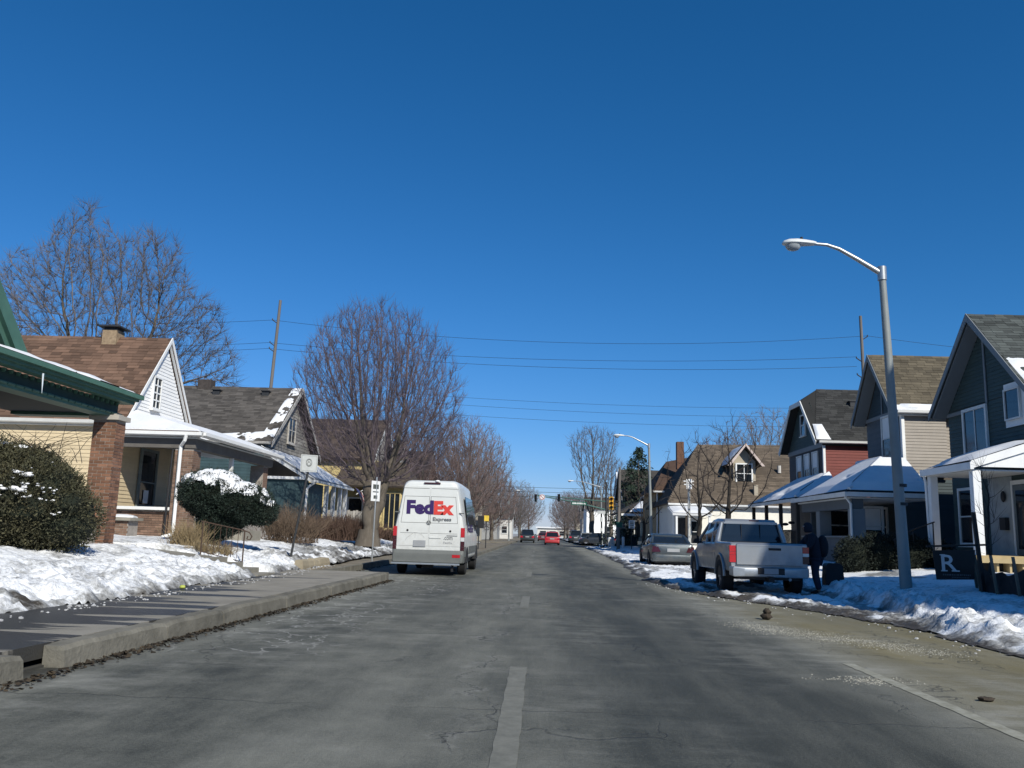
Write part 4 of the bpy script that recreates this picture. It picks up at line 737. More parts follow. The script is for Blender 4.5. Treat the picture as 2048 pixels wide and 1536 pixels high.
# shared-looking hipped porch with snow
k = MB(); e = [(10.85, 30.75, 3.06), (10.85, 37.3, 3.0), (13.85, 37.3, 3.0), (13.85, 30.75, 3.06)]; t0, t1 = (13.0, 33.0, 4.42), (13.0, 35.4, 4.42)
k.slab(e[0], e[1], t1, t0, .1); k.slab(e[3], e[0], t0, (13.85, 33.0, 4.42), .1); k.slab(e[1], e[2], (13.85, 35.4, 4.42), t1, .1); k.slab(t0, t1, (13.85, 35.4, 4.42), (13.85, 33.0, 4.42), .1); k.build('porch_roof', roof_char, H)
snow_sheet(H, (13.8, 30.8, 3.08), (10.95, 30.8, 3.08), (12.95, 32.9, 4.38), (13.8, 32.9, 4.38), th=.12, seed=21, n=(60, 40), cut=.02, edges='b')
snow_sheet(H, (10.95, 30.85, 3.08), (10.95, 37.2, 3.02), (12.95, 35.4, 4.38), (12.95, 33.0, 4.38), th=.12, seed=22, n=(70, 36), cut=.04, edges='br')
k = MB(); k.tube([(10.95, 30.82, 3.13), (12.95, 32.95, 4.45), (12.95, 35.4, 4.46)], [.07, .085, .085], 8); k.build('ridge_snow', snowm, H, smooth=70)
k = MB(); k.box(10.76, 10.88, 30.7, 37.35, 2.86, 3.02); k.box(10.881, 13.85, 30.68, 30.8, 2.86, 3.02); k.build('gutter', trim, H)
k = MB(); k.box(11.0, 13.85, 30.9, 37.1, 2.80, 2.85); k.build('porch_ceiling', trim, H)
k = MB(); k.box(11.1, 11.5, 31.0, 36.9, 2.45, 2.799); k.build('porch_beam', steelb, H)
for yy in (31.0, 34.6): k = MB(); k.box(11.1, 11.55, yy, yy + .45, .95, 2.44); k.build('porch_pillar', dark_trim, H)
k = MB(); k.box(11.15, 11.45, 31.45, 36.8, .5, 1.42); k.build('porch_parapet', steelb, H)
k = MB(); k.box(11.05, 11.55, 31.4, 36.9, 1.421, 1.48); k.build('parapet_cap', dark_trim, H)
downspout(H, [(10.82, 30.95, 2.9), (10.95, 30.98, 2.75), (11.05, 30.98, 2.6), (11.05, 30.98, 1.0)], trim, .045)
k = MB(); k.box(11.1, 13.85, 31.2, 36.9, .3, .9); k.build('porch_base', steelb, H)
k = MB(); k.box(11.5, 13.85, 36.95, 37.05, .9, 2.9); k.build('porch_end_wall', steelb, H); window(H, (11.9, 36.94, 1.35), Xp, Yn, 1.2, 1.2, fr=.07)
window(H, (12.2, 33.20, 1.2), Xp, Yn, .75, 1.35, blind=.4); window(H, (13.88, 36.2, 1.2), Yn, Xn, 1.3, 1.4, mull=(.5,))
# ---- R3: red-sided house
H = thing('red_sided_house', 'dark-fronted house with brick-red side boards and clipped charcoal roof', 'house', (15, 44, .5))
yc = 44.4
b = MB(); b.box(13.62, 26, 41.5, 47.2, .2, 6.0); b.prism([(13.62, 41.5, 6.0), (13.62, 47.2, 6.0), (13.62, yc + 1.0, 7.85), (13.62, yc - 1.0, 7.85)], (12, 0, 0)); b.build('wall', M('sheathing'), H)
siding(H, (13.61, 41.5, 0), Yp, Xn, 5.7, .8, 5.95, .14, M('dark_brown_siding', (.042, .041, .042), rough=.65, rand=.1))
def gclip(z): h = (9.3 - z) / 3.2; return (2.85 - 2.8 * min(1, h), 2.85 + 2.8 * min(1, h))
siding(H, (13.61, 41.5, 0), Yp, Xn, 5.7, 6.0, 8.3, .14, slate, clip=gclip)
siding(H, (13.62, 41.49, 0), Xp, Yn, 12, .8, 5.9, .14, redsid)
r = MB()
r.slab((13.15, yc - 3.2, 6.02), (26.3, yc - 3.2, 6.02), (26.3, yc, 9.1), (14.3, yc, 9.1), .13); r.slab((13.15, yc + 3.2, 6.02), (26.3, yc + 3.2, 6.02), (26.3, yc, 9.1), (14.3, yc, 9.1), .13)
r.slab((13.15, yc - .9, 8.3), (13.15, yc + .9, 8.3), (14.3, yc + .02, 9.1), (14.3, yc - .02, 9.1), .13); r.slab((13.15, yc - 3.2, 6.02), (13.152, yc - 3.2, 6.02), (14.3, yc, 9.1), (13.15, yc - .9, 8.3), .13); r.slab((13.15, yc + 3.2, 6.02), (13.152, yc + 3.2, 6.02), (14.3, yc, 9.1), (13.15, yc + .9, 8.3), .13)
ro = r.build('roof', roof_char, H)
for s in (-1, 1): k = MB(); k.prism([(13.12, yc + s * 3.24, 6.0), (13.12, yc + s * .9, 8.32), (13.12, yc + s * .9, 8.06), (13.12, yc + s * 3.1, 5.84)], (.05, 0, 0)); k.build('rake_board', trim, ro)
k = MB(); k.box(13.12, 13.17, yc - .9, yc + .9, 8.1, 8.33); k.build('rake_board', trim, ro)
shingles(H, (13.15, yc - 3.2, 6.04), (26.3, yc - 3.2, 6.04), (26.3, yc, 9.12), (14.3, yc, 9.12), roof_char, row=.17, tab=.4, seed=23)
snow_sheet(H, (13.2, yc - 3.15, 6.1), (13.9, yc - 3.15, 6.1), (13.75, yc - 2.3, 6.95), (13.3, yc - 2.3, 6.95), th=.12, seed=31, n=(8, 10), cut=.2)
gutter(H, (13.3, yc - 3.18, 5.92), (26, yc - 3.18, 5.92), Yn, trim)
k = MB(); k.box(13.55, 13.66, 41.40, 41.52, .8, 5.85); k.build('corner_trim', white, H)
k = MB(); fbox(k, (13.585, 47.2, 0), Yn, Xn, 0, 5.7, 5.78, 6.0, 0, .04); k.build('trim_band', dark_trim, H)
for yy in (42.2, 43.5, 44.8): window(H, (13.585, yy + .85, 4.15), Yn, Xn, .75, 1.45, fr=.06, rail=(.5,), blind=.5)
window(H, (13.585, yc + .4, 6.7), Yn, Xn, .7, 1.0, fr=.06, rail=(.5,))
k = MB(); k.box(15.6, 16.0, yc - 1.15, yc - .8, 8.05, 8.32); k.box(15.55, 16.05, yc - 1.2, yc - .75, 8.321, 8.36); k.build('roof_vent', dkmetal, H)
k = MB(); k.slab((11.3, 38.6, 3.15), (11.3, 47, 3.15), (13.6, 46, 4.4), (13.6, 40.6, 4.4), .1); k.slab((13.6, 38.6, 3.15), (11.3, 38.6, 3.15), (13.6, 40.6, 4.4), (13.601, 40.6, 4.4), .1); k.build('porch_roof', roof_char, H)
snow_sheet(H, (11.35, 38.7, 3.17), (11.35, 46.8, 3.17), (13.5, 46, 4.4), (13.5, 40.6, 4.4), th=.11, seed=33, n=(60, 30), cut=.22, edges='br'); snow_sheet(H, (13.5, 38.65, 3.17), (11.4, 38.65, 3.17), (13.5, 40.5, 4.4), (13.5, 40.5, 4.4), th=.1, seed=34, n=(14, 10), cut=.15, edges='b')
k = MB(); k.tube([(11.38, 38.68, 3.2), (13.5, 40.55, 4.44)], .08, 8); k.build('ridge_snow', snowm, H, smooth=70)
k = MB(); k.box(11.24, 11.34, 38.5, 47, 2.98, 3.12); k.box(11.341, 13.6, 38.5, 38.6, 2.98, 3.12); k.build('fascia', trim, H)
dkw = M('dark_timber', (.055, .042, .030), rough=.8, var=.2)
for yy in (38.7, 41.4, 44.0, 46.6): k = MB(); k.box(11.4, 11.55, yy, yy + .15, .8, 2.98); k.build('porch_post', dkw, H)
k = MB(); k.box(11.44, 11.5, 38.85, 46.6, 1.68, 1.75); k.box(11.44, 11.5, 38.85, 46.6, 1.02, 1.08); k.build('hand_rail', dkw, H)
for i in range(40): k = MB(); k.box(11.45, 11.49, 38.9 + i * .19, 38.94 + i * .19, 1.081, 1.679); k.build('baluster', dkw, H)
k = MB(); k.box(11.35, 13.6, 38.65, 47, .4, .85); k.build('porch_deck', dkw, H)
k = MB(); k.blob((11.62, 41.3, 2.02), (.16, .05, .07), 3, .15, 7); k.build('ornament', black, H, smooth=True); k = MB(); k.blob((11.92, 41.3, 2.10), (.16, .05, .07), 4, .15, 7); k.build('ornament', black, H, smooth=True)
# ---- R4: large tan house with the dormer, facing the camera with its white lower wall
H = thing('tan_dormer_house', 'large house with sweeping tan shingle roof, pedimented dormer and white lower wall', 'house', (13, 60, .5))
b = MB(); b.box(8.5, 20, 55.2, 66, .2, 3.5); b.build('wall', M('white_render', (.80, .77, .68), rough=.6, var=.05), H)
k = MB(); k.slab((8.1, 54.95, 3.4), (20.4, 54.95, 3.4), (20.4, 60.2, 7.9), (11.0, 60.2, 7.75), .12); k.slab((8.1, 66.4, 3.4), (20.4, 66.4, 3.4), (20.4, 60.2, 7.9), (11.0, 60.2, 7.75), .12); k.slab((8.1, 54.95, 3.4), (8.1, 66.4, 3.4), (11.0, 60.25, 7.75), (11.0, 60.15, 7.75), .12); k.build('roof', roof_tan, H)
shingles(H, (8.1, 54.95, 3.42), (20.4, 54.95, 3.42), (20.4, 60.2, 7.92), (11.0, 60.2, 7.77), roof_tan, row=.2, tab=.45, seed=27)
gutter(H, (8.1, 54.93, 3.28), (20.4, 54.93, 3.28), Yn, white)
k = MB(); k.box(8.42, 8.54, 55.1, 55.22, .3, 3.4); k.build('corner_trim', white, H)
dw = M('tan_dormer', (.40, .35, .27), rough=.7, var=.1)
k = MB(); k.box(12.7, 14.15, 56.9, 59.6, 4.7, 6.35); k.prism([(12.7, 56.9, 6.35), (14.15, 56.9, 6.35), (13.42, 56.9, 7.2)], (0, 3, 0)); D = k.build('dormer', dw, H)
r = MB(); r.slab((12.25, 56.4, 6.1), (12.25, 60, 6.1), (13.42, 60, 7.5), (13.42, 56.4, 7.5), .1); r.slab((14.6, 56.4, 6.1), (14.6, 60, 6.1), (13.42, 60, 7.5), (13.42, 56.4, 7.5), .1); r.build('dormer_roof', roof_tan, D)
r = MB()
for s in (-1, 1): r.prism([(13.42 + s * 1.22, 56.36, 6.02), (13.42, 56.36, 7.52), (13.42, 56.36, 7.34), (13.42 + s * 1.02, 56.36, 6.02)], (0, -.04, 0))
r.build('dormer_rake', M('pink_trim', (.55, .45, .40), rough=.7), D)
window(H, (12.92, 56.88, 4.95), Xp, Yn, .95, 1.2, mull=(.5,), rail=(.5,), fmat=white)
snow_sheet(H, (12.2, 56.5, 6.1), (12.2, 59.5, 6.1), (13.3, 59.5, 7.4), (13.3, 56.5, 7.4), th=.1, seed=40, n=(14, 10), cut=.15)
k = MB(); k.tube([(15.9, 57.6, 5.7), (15.9, 57.6, 6.2)], .12, 8); k.build('roof_vent', M('pale_vent', (.5, .48, .44)), H)
k = MB(); k.box(13.75, 14.0, 55.7, 55.95, 3.9, 4.75); k.build('roof_stack', dw, H)
# brick wing further back
k = MB(); k.box(8.4, 12.5, 62, 70, .2, 4.6); k.build('brick_wing', M('tan_brick_wall', (.36, .26, .14), rough=.85, var=.12, scale=8), H)
k = MB(); k.slab((8.0, 61.5, 4.5), (12.9, 61.5, 4.5), (12.4, 66, 7.6), (9.6, 66, 7.0), .12); k.slab((8.0, 61.5, 4.5), (8.0, 70.4, 4.5), (9.6, 66.05, 7.0), (9.6, 66, 7.0), .12); k.build('wing_roof', roof_brown, H)
gutter(H, (8.0, 61.48, 4.38), (12.9, 61.48, 4.38), Yn, white); downspout(H, [(8.36, 61.9, 4.4), (8.36, 61.95, .4)], white, .05)
k = MB(); k.box(9.9, 10.4, 62.6, 63.2, 6.2, 8.2); k.build('chimney', brickm, H)
k = MB(); k.slab((8.1, 53.0, 2.72), (10.5, 53.0, 2.72), (10.5, 55.2, 3.2), (8.1, 55.2, 3.2), .12); k.build('porch_roof', white, H)
snow_sheet(H, (8.15, 53.05, 2.74), (10.45, 53.05, 2.74), (10.45, 55.1, 3.21), (8.15, 55.1, 3.21), th=.12, seed=41, n=(14, 10), cut=.08)
for x in (8.3, 8.9, 10.3): k = MB(); k.box(x, x + .12, 53.1, 53.22, .5, 2.6); k.build('porch_post', white if x != 8.9 else dkw, H)
window(H, (9.6, 55.19, 1.0), Xp, Yn, .5, 1.3, fr=.05); k = MB(); k.box(8.6, 9.4, 55.15, 55.199, .6, 2.5); k.build('door', M('dark_door', (.03, .03, .03)), H)
# ---- R5: porch house further along, R6.. distant houses
H = thing('grey_porch_house', 'dark grey house with snowy hipped porch roof before the corner', 'house', (9, 72, .5))
k = MB(); k.box(9.4, 18, 73.5, 81, .2, 3.9); k.prism([(9.4, 73.5, 3.9), (9.4, 81, 3.9), (9.4, 77.2, 4.9)], (8, 0, 0)); k.build('wall', M('dark_grey_siding', (.09, .095, .10), rough=.7), H); gable_roof_x(H, 9.1, 18, 77.2, 4.1, 3.8, 5.1, roof_brown, front=9.1)
k = MB(); k.slab((6.5, 70.6, 3.2), (10.2, 70.6, 3.2), (9.8, 73.5, 4.2), (8.4, 73.5, 4.2), .12); k.slab((6.5, 70.6, 3.2), (6.5, 80, 3.2), (8.4, 79, 4.2), (8.4, 73.5, 4.2), .12); k.build('porch_roof', roof_grey, H)
snow_sheet(H, (7.3, 70.7, 3.22), (10.0, 70.7, 3.22), (9.4, 73.2, 4.2), (8.5, 73.2, 4.2), th=.15, seed=44, n=(12, 8), cut=.1)
k = MB(); k.box(6.6, 10.2, 70.5, 70.65, 2.9, 3.08); k.build('fascia', white, H)
for x in (8.2,): k = MB(); k.box(x, x + .2, 70.8, 71.0, 1.3, 2.9); k.build('porch_post', M('cream_paint'), H)
k = MB(); k.box(8.1, 10.2, 70.8, 71.1, .3, 1.2); k.box(8.5, 10.2, 70.82, 70.95, 1.75, 1.85); k.build('porch_parapet', M('stone_wall', (.33, .28, .21), rough=.9, var=.3, scale=5), H)
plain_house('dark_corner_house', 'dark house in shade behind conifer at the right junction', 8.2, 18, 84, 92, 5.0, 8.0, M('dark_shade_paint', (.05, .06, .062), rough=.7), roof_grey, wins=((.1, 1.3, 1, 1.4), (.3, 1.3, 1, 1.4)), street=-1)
Q = thing('white_clad_gable', 'white snowy gable roof showing left of the tan house', 'house', (11.5, 96, .5)); k = MB(); k.box(9.8, 15, 104.5, 112, .2, 6.6); k.build('wall', wtrim, Q); k = MB(); k.slab((9.4, 104.2, 6.4), (15.4, 104.2, 6.4), (15.4, 108, 9.2), (9.4, 108, 9.2), .15); k.slab((9.4, 112.2, 6.4), (15.4, 112.2, 6.4), (15.4, 108, 9.2), (9.4, 108, 9.2), .15); k.build('roof', snowm, Q)
window(Q, (10.3, 104.48, 3.8), Xp, Yn, 1, 1.5); window(Q, (12.2, 104.48, 3.8), Xp, Yn, 1, 1.5)
plain_house('white_far_house', 'tall white two-storey house beyond the junction on the right', 7.5, 13.0, 140, 150, 5.6, 7.6, whites, roof_grey, wins=((.55, 1.0, 1.1, 1.7),), street=-1)
plain_house('grey_terrace_house', 'pale grey house far down the right side', 8.5, 15, 175, 185, 5.0, 7.6, M('grey_paint'), roof_grey, wins=((.3, 1.2, 1, 1.4),), street=-1)
plain_house('tan_far_house', 'small tan house farthest down the right side', 9.5, 16, 225, 236, 4.6, 7.0, M('cream_paint'), roof_tan, wins=((.3, 1.2, 1, 1.4),), street=-1)
# ---- unseen three-storey block added right of the frame, roofline shaped to shade the verge
H = thing('shade_block', 'unseen three-storey block added right of the view to shade the verge', 'building', (16, 4, .3))
k = MB(); k.prism([(13.6, 0, 0), (13.6, 9, 0), (13.6, 9, 13.75), (13.6, 5.2, 13.15), (13.6, 0, 9.0)], (11, 0, 0)); k.build('wall', greige, H)
k = MB(); k.slab((13.55, -.05, 9.12), (25, -.05, 9.12), (25, 5.2, 13.33), (13.55, 5.2, 13.33), .2); k.slab((13.55, 5.2, 13.33), (25, 5.2, 13.33), (25, 9.05, 13.95), (13.55, 9.05, 13.95), .2); k.build('roof', roof_char, H)
for fl_ in range(3):
    for yy in (2.4, 5.2, 8.0): window(H, (13.58, yy, 1.2 + fl_ * 2.9), Yn, Xn, 1.1, 1.5)
# ================================================================ TREES AND PLANTS
bark = M('grey_brown_bark', (.085, .070, .055), rough=.95, col2=(.145, .125, .10), scale=6, bump=.6, bscale=18, stretch=(1, 1, .25))
twig_red = M('reddish_twig', (.108, .088, .090), rough=.9, col2=(.165, .128, .145), scale=1.5)
twig_grey = M('grey_twig', (.115, .10, .092), rough=.9, col2=(.17, .15, .14), scale=1.5)
twig_russet = M('russet_twig', (.125, .085, .075), rough=.9, col2=(.17, .125, .115), scale=1.5)
def grow_tree(name, label, loc, trunk_h, inside, bounds, npts, seed, step=.32, r_tip=.006, trunk_r=.3, tm=bark, cm=twig_grey, twigs=3, twig_len=.45, up=.35, expo=2.35, lean=(0, 0), stems=((0, 0),), group=None, maxit=150, kill=2.2, infl=40, cat='tree', split_r=.045, scaff=(5, .55), twig_r=None):
    """space colonisation: branches grow towards points scattered inside the crown's outline; inside(p)->bool in tree space"""
    rg = random.Random(seed); P = []
    while len(P) < npts:
        p = Vector((rg.uniform(bounds[0], bounds[1]), rg.uniform(bounds[2], bounds[3]), rg.uniform(bounds[4], bounds[5])))
        if inside(p): P.append(p)
    nodes, par = [], []
    for (sx, sy) in stems:
        prev = -1; k = int(trunk_h / step) + 1
        if stems.index((sx, sy)) > 0: prev = 1
        for i in range(k):
            t = i / max(1, k - 1); p = Vector((lean[0] * t * t + sx * t + .04 * math.sin(i * 1.3 + seed), lean[1] * t * t + sy * t + .04 * math.cos(i * 1.1 + seed), trunk_h * t))
            if prev == 1 and i < 2: continue
            nodes.append(p); par.append(prev); prev = len(nodes) - 1
    alive = [True] * len(P); kids = {}
    for it in range(maxit):
        kd = kdtree.KDTree(len(nodes))
        for i, q in enumerate(nodes): kd.insert(q, i)
        kd.balance(); pull = {}; left = 0
        for i, p in enumerate(P):
            if not alive[i]: continue
            q, j, d = kd.find(p)
            if d < kill * step: alive[i] = False; continue
            left += 1
            if d < infl * step: pull.setdefault(j, Vector()); pull[j] += (p - q).normalized()
        if not pull: break
        n0 = len(nodes)
        for j, v in pull.items():
            if v.length < 1e-4: continue
            base = (nodes[j] - nodes[par[j]]).normalized() if par[j] >= 0 else Vector((0, 0, 1))
            d = (v.normalized() + base * .35 + Vector((0, 0, up * .5)) + Vector((rg.gauss(0, .14), rg.gauss(0, .14), rg.gauss(0, .10)))).normalized()
            q = nodes[j] + d * step
            if any((nodes[c] - q).length < step * .3 for c in kids.get(j, ())): continue
            nodes.append(q); par.append(j); kids.setdefault(j, []).append(len(nodes) - 1)
        if len(nodes) == n0 or left == 0: break
    n = len(nodes); acc = [0.0] * n; ch = [[] for _ in range(n)]
    for i in range(n):
        if par[i] >= 0: ch[par[i]].append(i)
    for i in range(n - 1, -1, -1):
        if not ch[i]: acc[i] = r_tip ** expo
        if par[i] >= 0: acc[par[i]] += acc[i]
    R = [a ** (1 / expo) for a in acc]; f = trunk_r / R[0]
    R = [min(r * (1 + (f - 1) * min(1, (r / R[0]) ** .8)), trunk_r * 1.05) if f != 1 else r for r in R]
    T = thing(name, label, cat, loc, group=group); tr, cr = MB(), MB()
    for i in range(n):                                     # smooth chains: follow the thickest child
        if par[i] >= 0 and max(ch[par[i]], key=lambda c: acc[c]) == i: continue
        chain = [par[i]] if par[i] >= 0 else []; j = i
        while True:
            chain.append(j)
            if not ch[j]: break
            j = max(ch[j], key=lambda c: acc[c])
        if len(chain) < 2: continue
        # cut the chain where it gets thin
        thick = [c for c in chain if R[c] >= split_r]; rad = [R[c] if k else min(R[c], R[chain[1]] * 1.25) for k, c in enumerate(chain)]
        k = len(thick)
        if chain[0] not in thick[:1]: k = sum(1 for r in rad if r >= split_r)
        if k >= 2: tr.tube([nodes[c] for c in chain[:k]], rad[:k], 8 if rad[0] > .12 else 6, cap=False)
        s = max(0, k - 1)
        if len(chain) - s >= 2: cr.tube([nodes[c] for c in chain[s:]], rad[s:], 4 if rad[s] > .02 else 3, cap=False)
    rt = twig_r or r_tip
    for i in range(n):
        if R[i] > r_tip * 4.5 or par[i] < 0: continue
        d0 = (nodes[i] - nodes[par[i]]).normalized()
        for _ in range(twigs):
            L_ = twig_len * rg.uniform(.5, 1.25); d = (d0 + Vector((rg.gauss(0, .55), rg.gauss(0, .55), rg.gauss(up, .45)))).normalized(); a = nodes[i]; u = d.orthogonal().normalized() * rt * .8; v = d.cross(u)
            m_ = a + d * L_ * .5 + Vector((rg.gauss(0, .03), rg.gauss(0, .03), 0)) * L_ * 2; e = m_ + (d + Vector((0, 0, up * .35))).normalized() * L_ * .5
            b_ = len(cr.v); w3 = (u, -u * .5 + v * .87, -u * .5 - v * .87)
            cr.v += [tuple(a + w_) for w_ in w3] + [tuple(m_ + w_ * .7) for w_ in w3] + [tuple(e)]
            cr.f += [(b_ + q, b_ + (q + 1) % 3, b_ + 3 + (q + 1) % 3, b_ + 3 + q) for q in range(3)] + [(b_ + 3 + q, b_ + 3 + (q + 1) % 3, b_ + 6) for q in range(3)]
    # root flare
    tr.tube([(0, 0, -.25), (0, 0, .0), (0, 0, .12), (0, 0, .45)], [trunk_r * 1.35, trunk_r * 1.22, trunk_r * 1.1, trunk_r * .98], 12, cap=False)
    tr.build('trunk', tm, T, local=True, smooth=80); cr.build('crown', cm, T, local=True)
    return T
def ell(cx, cy, cz, rx, ry, rz, low=None, hollow=0.):
    def f(p):
        q = ((p.x - cx) / rx) ** 2 + ((p.y - cy) / ry) ** 2 + ((p.z - cz) / rz) ** 2
        return hollow < q < 1 and (low is None or p.z > low)
    return f
def clumpy(f, cut, sc_, seed):          # leave irregular hollows in a crown outline
    def h(p):
        if not f(p): return False
        a = np.array([p.x * sc_ * .5 + seed]); b_ = np.array([p.y * sc_ * .5 + p.z * sc_ * .45]); c = np.array([p.z * sc_ * .5 - p.x * .3])
        return float(fbm(a + c * .6, b_, seed, 3)[0]) > cut
    return h
main_tree = grow_tree('street_tree', 'large round-crowned bare tree with reddish twigs by the parked delivery van', (-7.2, 36, .75), 2.6, clumpy(ell(.15, 0, 6.0, 3.75, 3.75, 4.2, low=2.2), .34, 1.6, 3), (-4, 4, -4, 4, 2, 10.2), 8500, 11, step=.21, trunk_r=.42, r_tip=.0065, cm=twig_red, twigs=4, twig_len=.55, up=.8, stems=((-.05, 0), (.55, .15)), split_r=.05, kill=1.35, infl=60, twig_r=.0065, expo=2.08)
def spread(p):
    return any(((p.x - a) / r) ** 2 + (p.y / (r * 1.0)) ** 2 + ((p.z - c) / h_) ** 2 < 1 for a, c, r, h_ in ((-2.6, 15.2, 2.9, 5.2), (2.6, 13.8, 3.0, 5.0), (-6.2, 12.2, 3.2, 4.6), (6.0, 10.6, 3.0, 3.2), (7.6, 8.6, 2.4, 2.6), (8.8, 5.8, 1.9, 2.6), (-8.3, 9.5, 2.6, 3.6), (-6.5, 8, 3, 2.6), (0, 10.5, 3.2, 4.2), (4.2, 8.5, 2.4, 2.2)))
big_tree = grow_tree('spreading_tree', 'tall spreading bare tree behind the brown cottage roof', (-32.2, 60, 4.2), 5.5, spread, (-11, 11, -8, 8, 3.2, 20.6), 5200, 5, step=.44, trunk_r=.55, r_tip=.010, cm=twig_grey, twigs=8, twig_len=1.15, up=.30, stems=((-.6, 0), (1.6, .3)), split_r=.06, twig_r=.0125, kill=1.4, infl=60)
med = grow_tree('bare_tree', 'bare grey-brown tree low at the left edge behind the green gable', (-37, 48, 1.5), 4, ell(0, 0, 8.2, 4.6, 4.6, 5.6), (-5, 5, -5, 5, 2.6, 14), 3000, 9, step=.36, trunk_r=.26, r_tip=.010, twigs=4, twig_len=.75, up=.45, twig_r=.011, kill=1.4, infl=60)
med2 = grow_tree('russet_tree', 'russet bare tree with fine upright twigs rising behind the van roof', (-8.6, 62, .4), 2.2, ell(0, 0, 5.2, 3.6, 3.6, 4.4), (-4, 4, -4, 4, .8, 9.6), 2000, 19, step=.28, trunk_r=.24, r_tip=.009, cm=twig_russet, twigs=4, twig_len=.65, up=.7, twig_r=.011, kill=1.4, infl=60)
def place(src, x, y, z, s, rz, label): return dup(src, (x, y, z), rz, s, label)
place(med, -31, 42, .6, (.8, .8, .95), 2.1, 'bare tree whose top shows above the brown roof at far left')
place(med, -44, 60, 1.5, (1.3, 1.3, 1.35), 4.0, 'tall bare tree cut by the left picture edge')
place(med2, -6.4, 74, .3, (1.0, 1.0, 1.12), 1.0, 'second russet bare tree right of the van, nearer the road')
place(med2, -12.5, 70, .3, (1.1, 1.1, 1.2), 2.4, 'russet bare tree set back beside the small white gable')
place(med, -7.0, 84, .3, (.95, .95, .84), .7, 'grey bare tree leaning over the left verge before the signals')
place(med, -9.5, 108, .2, (1.0, 1.0, .88), 3.3, 'bare tree standing in front of the cream far house')
place(med2, -7.0, 125, .2, (1.1, 1.1, 1.1), 5.1, 'russet bare tree beyond the junction on the left')
place(med, -8.5, 150, .2, (.9, .9, .8), 1.9, 'grey bare tree beside the grey far house')
place(med, -6.5, 190, 0, (1.0, 1.0, .85), 4.4, 'distant bare tree on the left, last before the street end')
for i, (x, y, s, lb) in enumerate(((-11, 135, 1.1, 'bare tree set back left of the far mast signals'), (-13, 175, 1.2, 'bare tree behind the grey far house'), (-5.2, 215, 1.1, 'slender far bare tree nearest the left lane'), (-9, 260, 1.3, 'wide far bare tree on the left horizon'), (-4, 300, 1.3, 'farthest bare tree left of the low white store'))): place((med, med2)[i % 2], x, y, 0, (s, s, s * (.95, 1.15)[i % 2]), i * 1.7, lb)
for i, (x, y, s, lb) in enumerate(((10.5, 190, 1.0, 'bare tree beside the grey far terrace'), (7.5, 240, 1.0, 'slender bare tree at the right of the far road'), (12, 300, 1.3, 'farthest bare tree right of the low white store'))): place((med2, med)[i % 2], x, y, 0, (s, s, s * (1.1, .9)[i % 2]), i * 2.3 + 1, lb)
place(med2, -5.5, 240, 0, (1.3, 1.3, 1.25), 2.9, 'small distant bare tree left of the far white building')
def vase(p): return (p.x ** 2 + p.y ** 2) < (1.0 + .26 * (p.z - 3)) ** 2 and ((p.z - 8.5) / 7.2) ** 2 + (p.x / 5) ** 2 + (p.y / 5) ** 2 < 1
tall = grow_tree('vase_tree', 'tall vase-shaped bare tree beyond the junction on the right', (6.9, 116, .2), 4.0, vase, (-5, 5, -5, 5, 3, 15.6), 2200, 23, step=.4, trunk_r=.34, r_tip=.012, twigs=4, twig_len=.9, up=.65, twig_r=.013, kill=1.4, infl=60)
place(tall, 10.5, 128, .2, (.9, .9, .8), 2.0, 'vase-shaped bare tree half hidden behind the conifer')
place(med, 6.8, 165, 0, (.8, .8, .72), .4, 'bare tree far down the right side left of the white house')
place(med2, 6.0, 210, 0, (1.2, 1.2, 1.2), 3.6, 'distant russet bare tree on the right before the street end')
place(med, 8.5, 265, 0, (1.2, 1.2, 1.0), 5.6, 'faint distant bare tree on the right near the far white building')
place(med, 22, 84, .3, (1.1, 1.1, 1.0), 1.2, 'bare tree crown rising above the dormer house ridge')
place(med, 29, 86, .3, (1.15, 1.15, .92), 2.6, 'bare tree crown behind the right end of the tan roof')
place(med2, 18.5, 88, .3, (1.2, 1.2, 1.2), 4.6, 'russet bare crown behind the tan roof chimney')
st = grow_tree('small_street_tree', 'small dark-stemmed bare street tree between sedan and pickup', (7.6, 41.5, .4), 1.6, ell(0, 0, 3.6, 2.1, 2.1, 2.3), (-2.2, 2.2, -2.2, 2.2, 1.3, 6), 420, 31, step=.22, trunk_r=.12, r_tip=.006, tm=M('dark_bark', (.030, .026, .022), rough=.95, var=.25, bump=.3), cm=M('dark_twig', (.050, .040, .034), rough=.9), twigs=2, twig_len=.4, up=.3, split_r=.03)
place(st, 9.9, 45.5, .4, (1.25, 1.25, 1.3), 2.2, 'bigger dark street tree with open limbs in front of the dormer')
place(st, 7.3, 61, .4, (1.0, 1.0, 1.0), 4.2, 'thin dark street tree beside the second lamp post')
sap = grow_tree('sapling', 'thin bare sapling with steep twigs by the white porch post', (9.9, 19.4, .45), .9, lambda p: (p.x ** 2 + p.y ** 2) < (.30 + .05 * p.z) ** 2 * (1.3 - p.z / 4.2), (-.8, .8, -.8, .8, .5, 2.75), 60, 41, step=.12, trunk_r=.030, r_tip=.004, cm=MATS['dark_twig'], tm=MATS['dark_bark'], twigs=3, twig_len=.55, twig_r=.005, up=.5, split_r=.012, infl=60)
